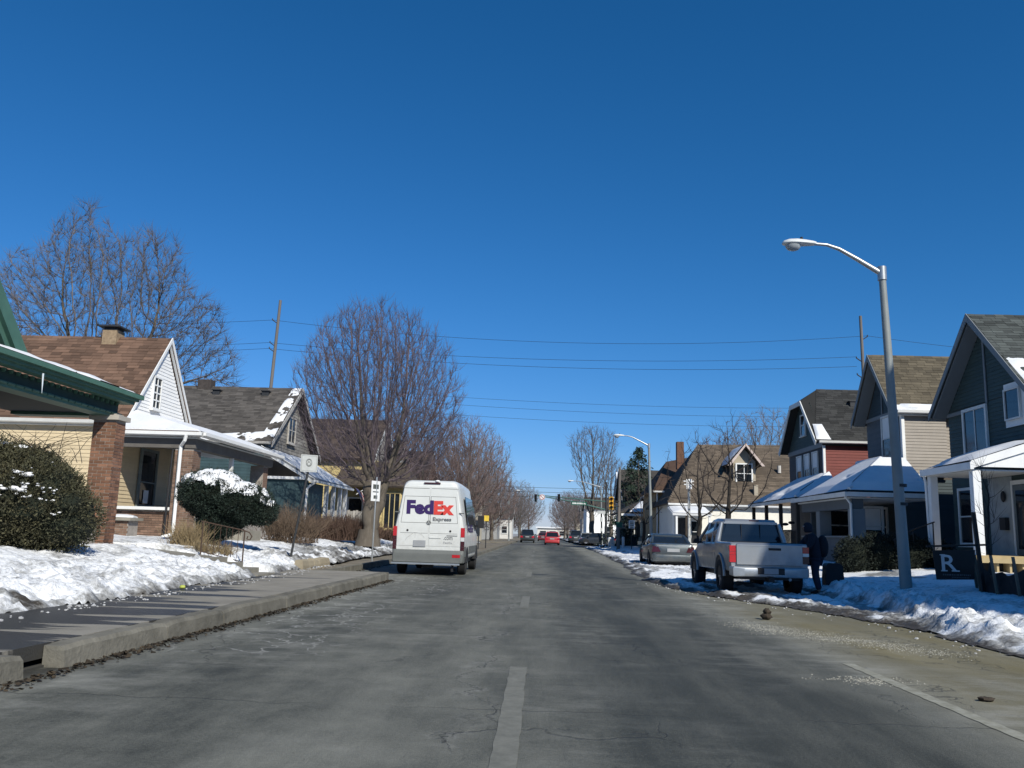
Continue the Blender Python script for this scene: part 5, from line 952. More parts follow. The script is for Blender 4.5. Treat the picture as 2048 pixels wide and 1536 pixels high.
# ---- conifer
def conifer(name, label, loc, h, r, seed):
    rg = random.Random(seed); T = thing(name, label, 'tree', loc); k = MB(); k.tube([(0, 0, -.2), (0, 0, h * .97)], [.22, .02], 7); k.build('trunk', bark, T, local=True); mb = MB()
    for i in range(300):
        t = rg.random() ** 1.25; z = .7 + t * (h - .9); R_ = r * (1 - t) ** .8 * rg.uniform(.72, 1.1) + .1; a = rg.uniform(0, 6.283); d = Vector((math.cos(a), math.sin(a), 0))
        for q in range(26):
            s = rg.uniform(.25, 1); c = d * R_ * s + Vector((rg.gauss(0, .16), rg.gauss(0, .16), z - .25 * s * R_ + rg.gauss(0, .12))); u = Vector((rg.gauss(0, 1), rg.gauss(0, 1), rg.gauss(0, .5))).normalized() * rg.uniform(.10, .24); v = (d * .6 + Vector((rg.gauss(0, .3), rg.gauss(0, .3), -.5))).normalized() * rg.uniform(.12, .3)
            mb.add([c - u * .5, c + v, c + u * .5], [(0, 1, 2)], rg.random())
    mb.build('crown', M('conifer_needles', (.020, .036, .022), rough=.8, fvar=.5, var=.3, scale=.8), T, local=True); return T
conifer('conifer', 'dark broad conifer standing at the right side of the junction', (9.4, 83, .3), 9.6, 4.2, 3)
# ---- evergreen shrubs with snow on them
needle = M('yew_needles', (.078, .070, .036), rough=.75, fvar=.65, col2=(.030, .036, .020), scale=1.6)
needle2 = M('dark_yew_needles', (.022, .036, .024), rough=.75, fvar=.55, col2=(.014, .026, .020), scale=1.6)
def shrub(name, label, loc, lobes, n, mat, seed, leaf=.075, snow=(), twigs=(), sprigs=0, flecks=0):
    """many small leaf blades spread through several lobes (cx,cy,cz,rx,ry,rz); snow = lumps (x,y,z,r)"""
    rg = random.Random(seed); T = thing(name, label, 'shrub', loc); vol = [l[3] * l[4] * l[5] for l in lobes]; mb = MB(); core = MB()
    for l in lobes: core.blob(l[:3], (l[3] * .80, l[4] * .80, l[5] * .80), seed, .10, 7)
    core.build('inner_twigs', M('shrub_core', (.012, .016, .010), rough=1), T, local=True)
    for l in rg.choices(lobes, weights=vol, k=n):
        d = Vector((rg.gauss(0, 1), rg.gauss(0, 1), rg.gauss(0, 1))).normalized(); s = rg.uniform(.80, 1.02) + .10 * math.sin(d.x * 7 + l[0] * 5) * math.cos(d.z * 8 + d.y * 5); c = Vector((l[0] + d.x * l[3] * s, l[1] + d.y * l[4] * s, l[2] + d.z * l[5] * s))
        o = (d + Vector((rg.gauss(0, .55), rg.gauss(0, .55), rg.gauss(.25, .45)))).normalized(); v = o * leaf * rg.uniform(.8, 2.0); u = o.orthogonal(); u.rotate(Matrix.Rotation(rg.uniform(0, 6.28), 3, o)); u = u * leaf * rg.uniform(.2, .42)
        mb.add([c - u, c + u, c + u * .6 + v * .7, c + v, c - u * .6 + v * .7], [(0, 1, 2, 3, 4)], rg.random())
    for l in rg.choices(lobes, weights=vol, k=sprigs):        # stray shoots standing out of the outline
        d = Vector((rg.gauss(0, 1), rg.gauss(0, 1), rg.gauss(.3, 1))).normalized(); c = Vector((l[0] + d.x * l[3], l[1] + d.y * l[4], l[2] + d.z * l[5])); o = (d + Vector((rg.gauss(0, .4), rg.gauss(0, .4), .5))).normalized(); L_ = rg.uniform(.06, .20)
        for q in range(7):
            p = c + o * L_ * q / 6; e = (o + Vector((rg.gauss(0, .8), rg.gauss(0, .8), rg.gauss(0, .5)))).normalized() * leaf * 1.3; u = e.orthogonal().normalized() * leaf * .3; mb.add([p - u, p + u, p + e], [(0, 1, 2)], rg.random())
    mb.build('foliage', mat, T, local=True)
    for (x0, x1, y0, y1, cut, th, lo, sc_) in snow:        # snow draped over the top of the lobes, ragged where the noise is low
        xs, ys = np.arange(x0, x1, .03), np.arange(y0, y1, .03); X, Y = np.meshgrid(xs, ys, indexing='ij'); Z = np.full(X.shape, -9.0)
        for l in lobes:
            q = 1 - ((X - l[0]) / (l[3] * .97)) ** 2 - ((Y - l[1]) / (l[4] * .97)) ** 2; Z = np.maximum(Z, np.where(q > .16, l[2] + l[5] * .97 * np.sqrt(np.maximum(q, 0)), -9))
        nz = fbm(X * sc_ + seed, Y * sc_ + Z * sc_ * .8, seed, 4) - cut; ok = (Z > lo) & (nz > 0); hgt = np.where(ok, th * np.minimum(1, nz * 9) * (.6 + .8 * fbm(X * 9, Y * 9 + Z * 5, seed + 3, 3)), -.05)
        idx = np.arange(X.size).reshape(X.shape); P_ = np.stack([X, Y, Z + hgt], -1).reshape(-1, 3); F_ = np.stack([idx[:-1, :-1], idx[1:, :-1], idx[1:, 1:], idx[:-1, 1:]], -1).reshape(-1, 4)
        kf = (ok[:-1, :-1] | ok[1:, :-1] | ok[1:, 1:] | ok[:-1, 1:]) & (Z[:-1, :-1] > -5) & (Z[1:, :-1] > -5) & (Z[1:, 1:] > -5) & (Z[:-1, 1:] > -5); F_ = F_[kf.reshape(-1)]; u_, inv = np.unique(F_.ravel(), return_inverse=True)
        s_ = MB(); s_.add(P_[u_].tolist(), inv.reshape(-1, 4).tolist()); s_.build('snow_cap', snowm, T, local=True, smooth=80, kind='stuff')
    if flecks:                                            # little clots of snow caught in the foliage, in drifts
        fb = MB(); got = 0; tries = 0
        while got < flecks and tries < 60000:
            tries += 1; l = rg.choices(lobes, weights=vol)[0]; d = Vector((rg.gauss(0, 1), rg.gauss(-.6, .9), rg.gauss(.6, .7))).normalized()
            if d.z < .12: continue
            p = Vector((l[0] + d.x * l[3], l[1] + d.y * l[4], l[2] + d.z * l[5]))
            if any(((p.x - m_[0]) / m_[3]) ** 2 + ((p.y - m_[1]) / m_[4]) ** 2 + ((p.z - m_[2]) / m_[5]) ** 2 < .86 for m_ in lobes): continue
            band = abs(p.z - (1.50 - .42 * (p.x + 1.2))) ; f = float(fbm(np.array([p.x * 2.6 + p.z]), np.array([p.y * 2.6 + p.z * 2.2]), seed, 3)[0])
            if f < .50 + .28 * min(1, band) + (.03 if p.z < .6 else 0): continue
            r_ = rg.uniform(.010, .03) * (2.2 if rg.random() < .18 else 1); fb.blob((p.x, p.y + .02, p.z - r_ * .2), (r_ * 1.3, r_ * 1.1, r_ * .6), tries, .38, 5); got += 1
        fb.build('snow_cap', snowm, T, local=True, smooth=80, kind='stuff')
    tb = MB()
    for p, q, r in twigs: tb.tube([p, (Vector(p) + Vector(q)) / 2 + Vector((0, 0, .05)), q], [r, r * .7, r * .3], 4)
    if twigs: tb.build('bare_twig', MATS['dark_twig'], T, local=True)
    return T
rg = random.Random(77)
tw1 = [((rg.uniform(-.6, .9), .2, 1.5), (rg.uniform(-.9, 1.2), rg.uniform(-.3, .4), rg.uniform(1.75, 2.2)), .007) for _ in range(34)]
shrub('evergreen_bush', 'big dark evergreen bush flecked with snow at left edge before green porch', (-9.0, 14.6, .72), [(-.5, 0, .70, 1.4, 1.0, 1.05), (-1.0, .1, 1.15, 1.0, .85, .78), (.3, -.1, .70, .85, .85, .80), (.85, 0, .50, .55, .65, .55), (-.15, .2, 1.35, .70, .6, .42), (-2.0, 0, .9, 1.1, 1.0, 1.05), (.15, -.5, .9, .5, .45, .42), (-.7, -.6, .95, .55, .5, .5), (.95, -.3, .75, .35, .35, .25), (-1.3, -.55, .6, .6, .5, .5), (-.2, -.75, .45, .6, .4, .42), (.6, .0, 1.15, .38, .4, .26)], 110000, needle, 5, leaf=.028, sprigs=3600, flecks=330, twigs=tw1)
shrub('clipped_yew', 'dark clipped yew with a snow cap, undercut like a mushroom', (-8.15, 22, .75), [(-.35, 0, 1.22, .85, .8, .62), (.35, 0, 1.0, .85, .75, .55), (.9, .05, .85, .45, .5, .38), (-.1, 0, .62, .62, .6, .5), (-.35, 0, .3, .38, .4, .42), (-.85, 0, 1.35, .42, .5, .40)], 66000, needle2, 9, leaf=.028, sprigs=700, snow=((-1.25, 1.3, -.75, .7, .44, .075, 1.30, 3.6), (-1.25, 1.3, -.75, .7, .52, .05, 1.0, 5)))
# ---- leafless hedge and dry grass
def stems(name, label, cat, loc, n, h, spreadx, spready, mat, seed, r=.004, fork=2, droop=.3):
    rg = random.Random(seed); T = thing(name, label, cat, loc); mb = MB()
    for i in range(n):
        p = Vector((rg.uniform(-spreadx, spreadx), rg.uniform(-spready, spready), -.05)); d = Vector((rg.gauss(0, droop), rg.gauss(0, droop), 1)).normalized(); hh = h * rg.uniform(.55, 1.05) * (1 - .25 * abs(p.x / spreadx) ** 3); m_ = p + d * hh * .5; e = m_ + (d + Vector((rg.gauss(0, droop), rg.gauss(0, droop), -.05))).normalized() * hh * .5
        mb.tube([p, m_, e], [r, r * .8, r * .4], 3, cap=False)
        for _ in range(fork): s = p.lerp(e, rg.uniform(.3, .8)); mb.tube([s, s + (d + Vector((rg.gauss(0, .7), rg.gauss(0, .7), .1))).normalized() * hh * rg.uniform(.2, .4)], [r * .6, r * .3], 3, cap=False)
    mb.build('stems', mat, T, local=True); return T
hedgem = M('red_brown_stems', (.085, .052, .040), rough=.95, col2=(.14, .09, .065), scale=3)
stems('leafless_hedge', 'long leafless red-brown hedge below the teal house porch', 'hedge', (-8.5, 36.6, .75), 1500, 1.15, 1.6, .6, hedgem, 61, r=.009, fork=3, droop=.25)
stems('leafless_shrub', 'leafless arching shrub with pale stems behind the square sign', 'shrub', (-8.6, 29.5, .72), 420, 1.45, .85, .6, M('pale_brown_stems', (.14, .10, .07), rough=.95, var=.3), 62, r=.008, fork=3, droop=.4)
stems('low_dead_shrub', 'low dead brown shrub at the foot of yellow house', 'shrub', (-8.2, 47.5, .6), 500, .95, .9, .5, hedgem, 63, r=.012, fork=2, droop=.35)
straw = M('straw_grass', (.20, .145, .075), rough=.95, col2=(.30, .23, .13), scale=4)
stems('dry_grass_clump', 'dry tan ornamental grass clump beside the porch drainpipe', 'grass clump', (-8.35, 20.2, .58), 600, .85, .34, .3, straw, 64, r=.005, fork=0, droop=.30)
stems('dry_weed_tuft', 'short dry weed tuft by the pavement stair rail', 'grass clump', (-7.55, 19.6, .55), 450, .42, .5, .25, straw, 65, r=.005, fork=1, droop=.5)
shrub('foundation_shrub', 'low dark evergreen hedge in shade below the beige house porch', (11.2, 27.6, .35), [(-1.3, 0, .45, .6, .5, .6), (-.5, .1, .5, .8, .55, .68), (.4, 0, .5, .8, .55, .66), (1.2, .1, .45, .7, .5, .6)], 16000, M('black_green_leaves', (.012, .018, .013), rough=.8, fvar=.5), 66, leaf=.045, sprigs=400)
# ================================================================ VEHICLES
def rsec(y, hb, ht, z0, z1, r=.10, hm=None, zm=None, n=4, x0=0):
    """closed car section at y: half width hb at the bottom, hm at zm, ht at the top; rounded top and bottom corners"""
    hm = hm if hm is not None else max(hb, ht); zm = zm if zm is not None else (z0 + z1) / 2; R = []
    def corner(cx, cz, a0, a1, rr):
        for i in range(n + 1): a = a0 + (a1 - a0) * i / n; R.append((cx + rr * math.cos(a), cz + rr * math.sin(a)))
    corner(hb - r * .6, z0 + r * .6, -math.pi / 2, 0, r * .6); R.append((hm, zm)); corner(ht - r, z1 - r, 0, math.pi / 2, r)
    pts = R + [(-x, z) for x, z in R[::-1]]
    return [Vector((x0 + x, y, z)) for x, z in pts]
def wheel(root, x, y, r, w, side, mat=rim_m, spokes=5):
    k = MB(); prof = [(r * .60, w * .5), (r * .9, w * .5), (r, w * .36), (r, -w * .36), (r * .9, -w * .5), (r * .60, -w * .5)]; n = 24
    loops = [[Vector((x + px, y + pr * math.cos(2 * math.pi * i / n), r + pr * math.sin(2 * math.pi * i / n))) for pr, px in prof] for i in range(n)]
    vs = [p for l in loops for p in l]; m = len(prof); k.add(vs, [(i * m + j, ((i + 1) % n) * m + j, ((i + 1) % n) * m + (j + 1) % m, i * m + (j + 1) % m) for i in range(n) for j in range(m)])
    wo_ = k.build('wheel', rubber, root, local=True, smooth=40)
    k = MB(); s = side; k.tube([(x - s * w * .1, y, r), (x + s * w * .36, y, r)], [r * .60, r * .57], 18)
    for i in range(spokes):
        a = 2 * math.pi * i / spokes; d = Vector((0, math.cos(a), math.sin(a))); u = Vector((0, -math.sin(a), math.cos(a))); c = Vector((x + s * w * .36, y, r)); k.obox(c + d * r * .1 - u * r * .08, d * r * .46, u * r * .16, Vector((s * w * .06, 0, 0)))
    k.tube([(x + s * w * .36, y, r), (x + s * w * .46, y, r)], [r * .15, r * .12], 10); k.build('rim', mat, wo_, local=True, smooth=35)
red_lens = M('red_lens', (.42, .012, .018), rough=.15, spec=.6, var=.15); dark_lens = M('dark_red_lens', (.045, .006, .008), rough=.2, spec=.6); clear_lens = M('clear_lens', (.55, .56, .55), rough=.15, spec=.6)
plate_m = M('plate_white', (.30, .31, .32), rough=.5, var=.1)
# ---- delivery van
vanp = M('van_white', (.66, .67, .645), rough=.35, var=.05, scale=1.5, spec=.5, coat=.25, grime=.55)
vgrey = M('bumper_grey', (.125, .132, .126), rough=.6, var=.12)
purple = M('logo_purple', (.040, .020, .105), rough=.4, var=.03); orange = M('logo_red_orange', (.62, .060, .045), rough=.4, var=.03); greytx = M('logo_grey', (.13, .135, .14), rough=.5, var=.03); seam = M('seam_dark', (.14, .14, .135), rough=.7, var=.1)
V = thing('delivery_van', 'white high-roof express delivery van with purple and red lettering on rear doors', 'van', (-3.10, 24.0, 0))
L_ = []
prof = [(0.0, .95, .72, .52, 2.50, .20), (.03, .975, .755, .50, 2.57, .20), (.10, .985, .775, .48, 2.61, .20), (.5, .99, .79, .45, 2.64, .20), (2.0, .99, .80, .42, 2.655, .20), (3.8, .99, .80, .42, 2.64, .20), (4.35, .985, .77, .42, 2.52, .22), (4.75, .98, .72, .42, 2.15, .24), (5.05, .97, .76, .42, 1.62, .22), (5.5, .93, .80, .42, 1.26, .22), (5.82, .80, .66, .46, 1.02, .2), (5.92, .68, .55, .55, .90, .14)]
for (y, hb, ht, z0, z1, r) in prof: L_.append(rsec(y, hb, ht, z0, z1, r, hm=min(1.0, hb + .012), zm=min(1.15, z1 - .3)))
k = MB(); k.loft(L_); k.build('body', vanp, V, local=True, smooth=35)
# arches, sills
for s in (-1, 1):
    for yy in (1.05, 4.75):
        k = MB(); n = 14; loop = [(s * 1.005, yy + .43 * math.cos(math.pi * i / n), .36 + .43 * math.sin(math.pi * i / n)) for i in range(n + 1)]; k.prism(loop, (-s * .25, 0, 0)); k.build('wheel_arch', black, V, local=True)
        wheel(V, s * .87, yy, .345, .23, s, mat=M('steel_rim', (.28, .28, .28), rough=.5, metal=.5))
    k = MB(); k.box(min(s * .97, s * 1.012), max(s * .97, s * 1.012), 1.5, 4.3, .60, .80); k.build('rub_strip', vgrey, V, local=True)
    k = MB(); k.box(min(s * .95, s * 1.005), max(s * .95, s * 1.005), .05, .60, .52, .80); k.build('rear_quarter_trim', vgrey, V, local=True)
# rear doors: two leaves standing just proud, window-shaped pressings, seams
def leaf(x0, x1, name='rear_door'):
    k = MB(); top = lambda x: .74
    P = [(x0, .80), (x1, .80), (x1, 1.15), (x1 * .955 if abs(x1) > .1 else x1, 1.7), (x1 * .83 if abs(x1) > .1 else x1, 2.45), (x0 * .83 if abs(x0) > .1 else x0, 2.45), (x0 * .955 if abs(x0) > .1 else x0, 1.7), (x0, 1.15)]
    k.prism([(x, -.012, z) for x, z in P], (0, .05, 0)); d = k.build(name, vanp, V, local=True); return d
dl = leaf(-.885, -.006); dr = leaf(.006, .885)
k = MB(); k.box(-.885, .885, -.004, .03, .50, .795); k.build('lower_rear_panel', vanp, V, local=True)
for d, x0, x1, xs in ((dl, -.80, -.03, -1), (dr, .03, .80, 1)):
    k = MB()
    def ring(z0, z1, w0, w1, t=.010):
        a = [(w0[0], z0), (w1[0], z0), (w1[1], z1), (w0[1], z1)]
        for i in range(4):
            p, q = a[i], a[(i + 1) % 4]; dx, dz = q[0] - p[0], q[1] - p[1]; l = math.hypot(dx, dz); nx, nz = -dz / l * t, dx / l * t
            k.prism([(p[0], -.0125, p[1]), (q[0], -.0125, q[1]), (q[0] + nx, -.0125, q[1] + nz), (p[0] + nx, -.0125, p[1] + nz)], (0, -.003, 0))
    if xs < 0: ring(1.43, 2.17, (-.80, -.72), (-.02, -.02))
    else: ring(1.43, 2.17, (.02, .02), (.80, .72))
    k.box(x0 * .98, x1 * .98, -.016, -.012, 2.385, 2.397); k.box(x0, x1, -.016, -.012, 1.145, 1.153); k.build('pressing_line', seam, d, local=True)
    k = MB(); k.tube([(xs * .60, -.010, 1.22), (xs * .60, -.022, 1.22)], .030, 12); k.build('door_button', black, d, local=True)
    for z in (1.72,): k = MB(); k.box(xs * .90 - .07, xs * .90 + .07, -.03, -.013, z - .015, z + .015); k.build('hinge', vgrey, d, local=True)
k = MB(); k.tube([(-.015, -.011, 1.44), (-.015, -.025, 1.44)], .062, 20); em = k.build('round_badge', vgrey, dl, local=True)
k = MB()
for i in range(3): a = math.pi / 2 + i * 2.094; k.obox((-.015 + .006 * math.sin(a), -.026, 1.44 - .006 * math.cos(a)), (.05 * math.cos(a), 0, .05 * math.sin(a)), (-.012 * math.sin(a), 0, .012 * math.cos(a)), (0, -.002, 0))
k.build('badge_star', clear_lens, em, local=True)
k = MB(); k.box(.02, .34, -.028, -.012, 1.015, 1.045); k.build('door_handle', vanp, dr, local=True)
k = MB()
for (a, b_) in (((-.62, 1.00), (-.42, 1.16)), ((-.42, 1.16), (-.22, 1.15)), ((-.22, 1.15), (-.12, 1.02)), ((-.38, 1.02), (-.38, 1.17)), ((-.62, 1.00), (-.66, .93)), ((-.28, 1.16), (-.2, 1.08))): k.tube([(a[0], -.014, a[1]), (b_[0], -.014, b_[1])], .004, 4)
k.build('scratch_lines', M('scratch_grey', (.45, .45, .43), rough=.7), dl, local=True)
k = MB(); k.box(-.42, -.08, -.030, -.013, .78, .95); k.build('number_plate', plate_m, dl, local=True)
lettering(V, 'logo_purple_letters', 'Fed', .4, (-.655, -.016, 1.665), purple, width=.76, height=.395, bold=.022); lettering(V, 'logo_red_letters', 'Ex', .4, (.112, -.0175, 1.665), orange, width=.57, height=.385, bold=.022)
lettering(V, 'logo_small_word', 'Express', .15, (.095, -.0175, 1.46), greytx, width=.52, height=.135, bold=.004)
lettering(V, 'web_word', '.com', .1, (.42, -.0175, .98), greytx, width=.25, height=.085); lettering(V, 'small_brand_word', 'FedEx', .08, (.42, -.0175, .875), M('faint_grey', (.42, .42, .42), rough=.5), width=.25, height=.06)
k = MB(); k.box(.50, .80, -.020, -.0125, 1.085, 1.105); k.build('model_strip', greytx, dr, local=True)
for s in (-1, 1):
    for z0, z1, m_ in ((1.06, 1.32, red_lens), (.95, 1.055, clear_lens), (.80, .945, dark_lens), (.70, .795, dark_lens)):
        k = MB(); x0, x1 = sorted((s * .895, s * 1.0)); k.box(x0, x1, -.016, .10, z0, z1); k.build('tail_light', m_ if (s > 0 or z1 > 1.1) else dark_lens, V, local=True)
k = MB(); k.loft([rsec(-.07, .97, .97, .36, .60, .06), rsec(.0, .995, .995, .34, .70, .06), rsec(.3, 1.0, 1.0, .34, .72, .06)]); k.build('bumper', vgrey, V, local=True, smooth=35)
k = MB(); k.box(-1.0, .90, -.16, -.08, .30, .345); k.build('step_bar', metal_grey, V, local=True)
k = MB(); k.box(-.85, .85, .1, 5.3, .30, .42); k.box(.66, .72, -.05, .05, .12, .32); k.box(-.2, .1, .3, .6, .2, .3); k.build('underbody', black, V, local=True)
k = MB(); k.box(.68, .90, -.075, -.068, .50, .58); k.build('reflector', red_lens, V, local=True)
k = MB(); k.box(-.19, .27, -.03, .02, 2.52, 2.56); k.build('high_brake_light', dark_lens, V, local=True)
k = MB(); k.blob((.18, .04, 2.60), (.07, .05, .035), 1, 0); k.build('roof_camera', white, V, local=True, smooth=True)
k = MB(); k.prism([(.985, .95, 1.42), (.985, 3.4, 1.42), (.885, 3.4, 2.22), (.885, .95, 2.22)], (.016, 0, 0)); k.build('side_window_panel', dkglass, V, local=True)
k = MB(); k.prism([(1.006, 3.5, 1.3), (1.006, 4.5, 1.3), (.90, 4.2, 2.0), (.90, 3.5, 2.0)], (.01, 0, 0)); k.build('cab_window', dkglass, V, local=True)
k = MB(); k.box(1.04, 1.24, 4.35, 4.5, 1.35, 1.75); k.box(.97, 1.05, 4.4, 4.45, 1.4, 1.44); k.build('mirror', black, V, local=True)
lm = lettering(V, 'side_logo_letters', 'FedEx', .5, (1.004, 1.0, 1.20), purple, width=2.0, height=.22, bold=.01, rot=(math.pi / 2, 0, math.pi / 2))
# ---- generic car: lower body loft + glasshouse loft + roof
def car(name, label, loc, paint, Lg=4.7, W=1.8, zb=.22, belt=.92, top=1.45, hood=.92, trunk=1.02, cab=(.75, 1.45, 2.75, 3.6), wr=.33, suv=False, rz=0, lights=True, group=None):
    """rear at y=0; cab = y of rear-glass foot, roof rear, roof front, windscreen foot"""
    C_ = thing(name, label, 'car', loc, rz, group=group); h = W / 2; tb = belt if suv else trunk
    st_ = [(0, .86, .80, zb + .18, tb - .12), (.06, .93, .88, zb + .06, tb - .03), (.22, .98, .92, zb, tb), (cab[0], 1.0, .95, zb, tb), (Lg * .5, 1.0, .95, zb, belt), (cab[3], 1.0, .94, zb, belt), (Lg - .55, .97, .88, zb, hood - .10), (Lg - .14, .86, .76, zb + .05, hood - .28), (Lg, .72, .62, zb + .16, hood - .42)]
    k = MB(); k.loft([rsec(y, h * a * .96, h * b_, z0, z1, .09, hm=h * a, zm=z0 + (z1 - z0) * .55) for y, a, b_, z0, z1 in st_]); k.build('body', paint, C_, local=True, smooth=38)
    gl = [(cab[0], .86, .84, tb - .06, tb + .02), ((cab[0] + cab[1]) / 2, .86, .76, belt - .06, (tb + top) / 2), (cab[1], .87, .70, belt - .06, top - .04), (cab[2], .87, .70, belt - .06, top - .05), ((cab[2] + cab[3]) / 2, .87, .78, belt - .06, (belt + top) / 2), (cab[3], .86, .84, belt - .06, belt + .01)]
    k = MB(); k.loft([rsec(y, h * a, h * b_, z0, z1, .04) for y, a, b_, z0, z1 in gl]); k.build('glasshouse', dkglass, C_, local=True, smooth=38)
    k = MB(); k.loft([rsec(cab[1] - .10, h * .66, h * .64, top - .085, top - .06, .012), rsec(cab[1] + .05, h * .73, h * .69, top - .10, top, .03), rsec((cab[1] + cab[2]) / 2, h * .74, h * .70, top - .10, top + .02, .03), rsec(cab[2] - .02, h * .73, h * .69, top - .10, top - .015, .03), rsec(cab[2] + .08, h * .68, h * .66, top - .10, top - .075, .012)]); k.build('roof', paint, C_, local=True, smooth=38)
    for s in (-1, 1):
        for pts_, rr_ in (([(s * h * .88, cab[0] - .04, tb - .01), (s * h * .80, (cab[0] + cab[1]) / 2, (tb + top) / 2), (s * h * .72, cab[1], top - .05)], [.07, .06, .045]), ([(s * h * .89, cab[3] + .02, belt - .01), (s * h * .80, (cab[2] + cab[3]) / 2, (belt + top) / 2 - .01), (s * h * .72, cab[2], top - .06)], [.05, .04, .04]), ([(s * h * .895, (cab[1] + cab[2]) / 2, belt - .02), (s * h * .725, (cab[1] + cab[2]) / 2, top - .05)], .04)): k = MB(); k.tube(pts_, rr_, 6); k.build('pillar', paint, C_, local=True, smooth=60)
        for yy in (Lg * .21, Lg * .80):
            k = MB(); n = 12; R_ = wr + .05; k.prism([(s * (h + .004), yy + R_ * math.cos(math.pi * i / n), wr + R_ * math.sin(math.pi * i / n)) for i in range(n + 1)] , (-s * .2, 0, 0)); k.build('wheel_arch', black, C_, local=True); wheel(C_, s * (h - .10), yy, wr, .21, s)
        k = MB(); x0, x1 = sorted((s * h * .52, s * h * .93)); k.prism([(s * h * .58, -.035, tb - .36), (s * h * .985, -.02, tb - .36), (s * h * .93, .02, tb - .13), (s * h * .70, .0, tb - .13)], (0, .30, 0)); k.build('tail_light', red_lens if lights else dark_lens, C_, local=True)
        k = MB(); x0, x1 = sorted((s * h, s * (h + .17))); k.box(x0, x1, cab[3] - .35, cab[3] - .22, belt, belt + .15); k.build('mirror', paint, C_, local=True)
    k = MB(); k.loft([rsec(-.08, h * .80, h * .80, zb + .06, zb + .30, .06), rsec(.0, h * .95, h * .94, zb + .02, zb + .36, .06), rsec(.2, h * .97, h * .96, zb, zb + .36, .06)]); k.build('bumper', paint, C_, local=True, smooth=38)
    k = MB(); k.box(-.26, .26, -.02, .03, zb + .42, zb + .56); k.build('number_plate', plate_m, C_, local=True)
    k = MB(); k.box(-h * .8, h * .8, .2, Lg - .2, zb - .06, zb + .05); k.build('underbody', black, C_, local=True)
    return C_
silver_blue = M('silver_blue_paint', (.062, .084, .10), rough=.30, metal=.45, var=.05, coat=.4, spec=.5, grime=.5)
S = car('sedan', 'silver-grey sedan parked in slush ahead of the pickup', (5.62, 36.6, .0), silver_blue, Lg=5.0, W=1.84, belt=.88, top=1.38, trunk=.99, hood=.90, cab=(.85, 1.55, 2.9, 3.85), lights=False)
k = MB(); k.box(-.62, .62, -.005, .06, .87, .90); k.build('chrome_strip', metal_grey, S, local=True)
car('red_car', 'red hatchback driving away in the right lane', (1.42, 100, 0), M('red_paint', (.42, .045, .05), rough=.35, coat=.5, var=.05), Lg=4.2, W=1.75, belt=.95, top=1.52, trunk=1.0, cab=(.25, .8, 2.4, 3.2), suv=True)
car('dark_suv', 'dark pickup-like SUV coming out of the junction left of the red car', (-1.72, 118, 0), M('black_paint', (.03, .034, .036), rough=.35, coat=.5, var=.1), Lg=4.8, W=1.95, zb=.30, belt=1.05, top=1.78, hood=1.12, cab=(.2, .6, 2.9, 3.6), suv=True, wr=.38)
car('silver_wagon', 'silver car parked on the right just past the traffic signal', (5.9, 108, .05), M('silver_paint', (.40, .42, .43), rough=.3, metal=.4, coat=.5, var=.05), Lg=4.6, W=1.8, belt=.95, top=1.5, cab=(.3, .9, 2.6, 3.4), suv=True)
car('black_van', 'black van parked beyond the silver car at the right kerb', (5.3, 128, .05), MATS['black_paint'], Lg=4.8, W=1.95, zb=.3, belt=1.1, top=1.85, hood=1.1, cab=(.15, .4, 3.1, 3.8), suv=True, wr=.36)
car('maroon_car', 'small dark maroon car far ahead between the SUV and red car', (.5, 150, 0), M('maroon_paint', (.12, .03, .035), rough=.4, coat=.4), Lg=4.3, W=1.75, cab=(.5, 1.0, 2.5, 3.3))
car('dark_parked_car', 'dark car parked in shade right of the signal pole base', (9.2, 106, .1), M('navy_paint', (.02, .026, .035), rough=.4, coat=.3), Lg=4.5, W=1.8, rz=math.pi / 2)
# ---- silver pickup
pk = M('pickup_silver', (.34, .36, .38), rough=.32, metal=.55, var=.05, coat=.4, spec=.5, grime=.6)
T = thing('pickup_truck', 'lifted silver double-cab pickup parked in slush at the right kerb', 'pickup', (5.02, 19.15, .0)); T.scale = (.96, 1, 1)
h = .90
k = MB(); k.loft([rsec(.0, .84, .86, .56, 1.14, .05, hm=.89, zm=.95), rsec(.04, .87, .88, .54, 1.17, .05, hm=.905, zm=.95), rsec(1.55, .88, .885, .54, 1.18, .05, hm=.91, zm=.95)]); bed = k.build('bed', pk, T, local=True, smooth=38)
k = MB(); k.box(-.76, .76, .12, 1.5, 1.05, 1.186); k.build('bed_liner', black, T, local=True)
k = MB(); k.loft([rsec(1.58, .88, .87, .52, 1.16, .06, hm=.91, zm=.9), rsec(3.9, .89, .86, .50, 1.16, .07, hm=.92, zm=.9), rsec(4.35, .885, .80, .52, 1.12, .10, hm=.91, zm=.85), rsec(4.95, .83, .72, .56, 1.02, .12, hm=.86, zm=.8), rsec(5.15, .74, .64, .62, .92, .1, hm=.77, zm=.78)]); k.build('body', pk, T, local=True, smooth=38)
k = MB(); k.loft([rsec(1.60, .80, .76, 1.10, 1.20, .04), rsec(1.70, .80, .665, 1.10, 1.66, .07), rsec(3.05, .81, .665, 1.10, 1.68, .07), rsec(3.5, .82, .72, 1.10, 1.42, .06), rsec(3.95, .82, .78, 1.10, 1.18, .03)]); k.build('glasshouse', dkglass, T, local=True, smooth=38)
k = MB(); k.loft([rsec(1.655, .655, .62, 1.60, 1.66, .02), rsec(1.72, .69, .64, 1.58, 1.715, .05), rsec(2.5, .70, .65, 1.58, 1.735, .05), rsec(3.02, .69, .64, 1.58, 1.705, .05), rsec(3.12, .66, .62, 1.58, 1.64, .02)]); k.build('roof', pk, T, local=True, smooth=38)
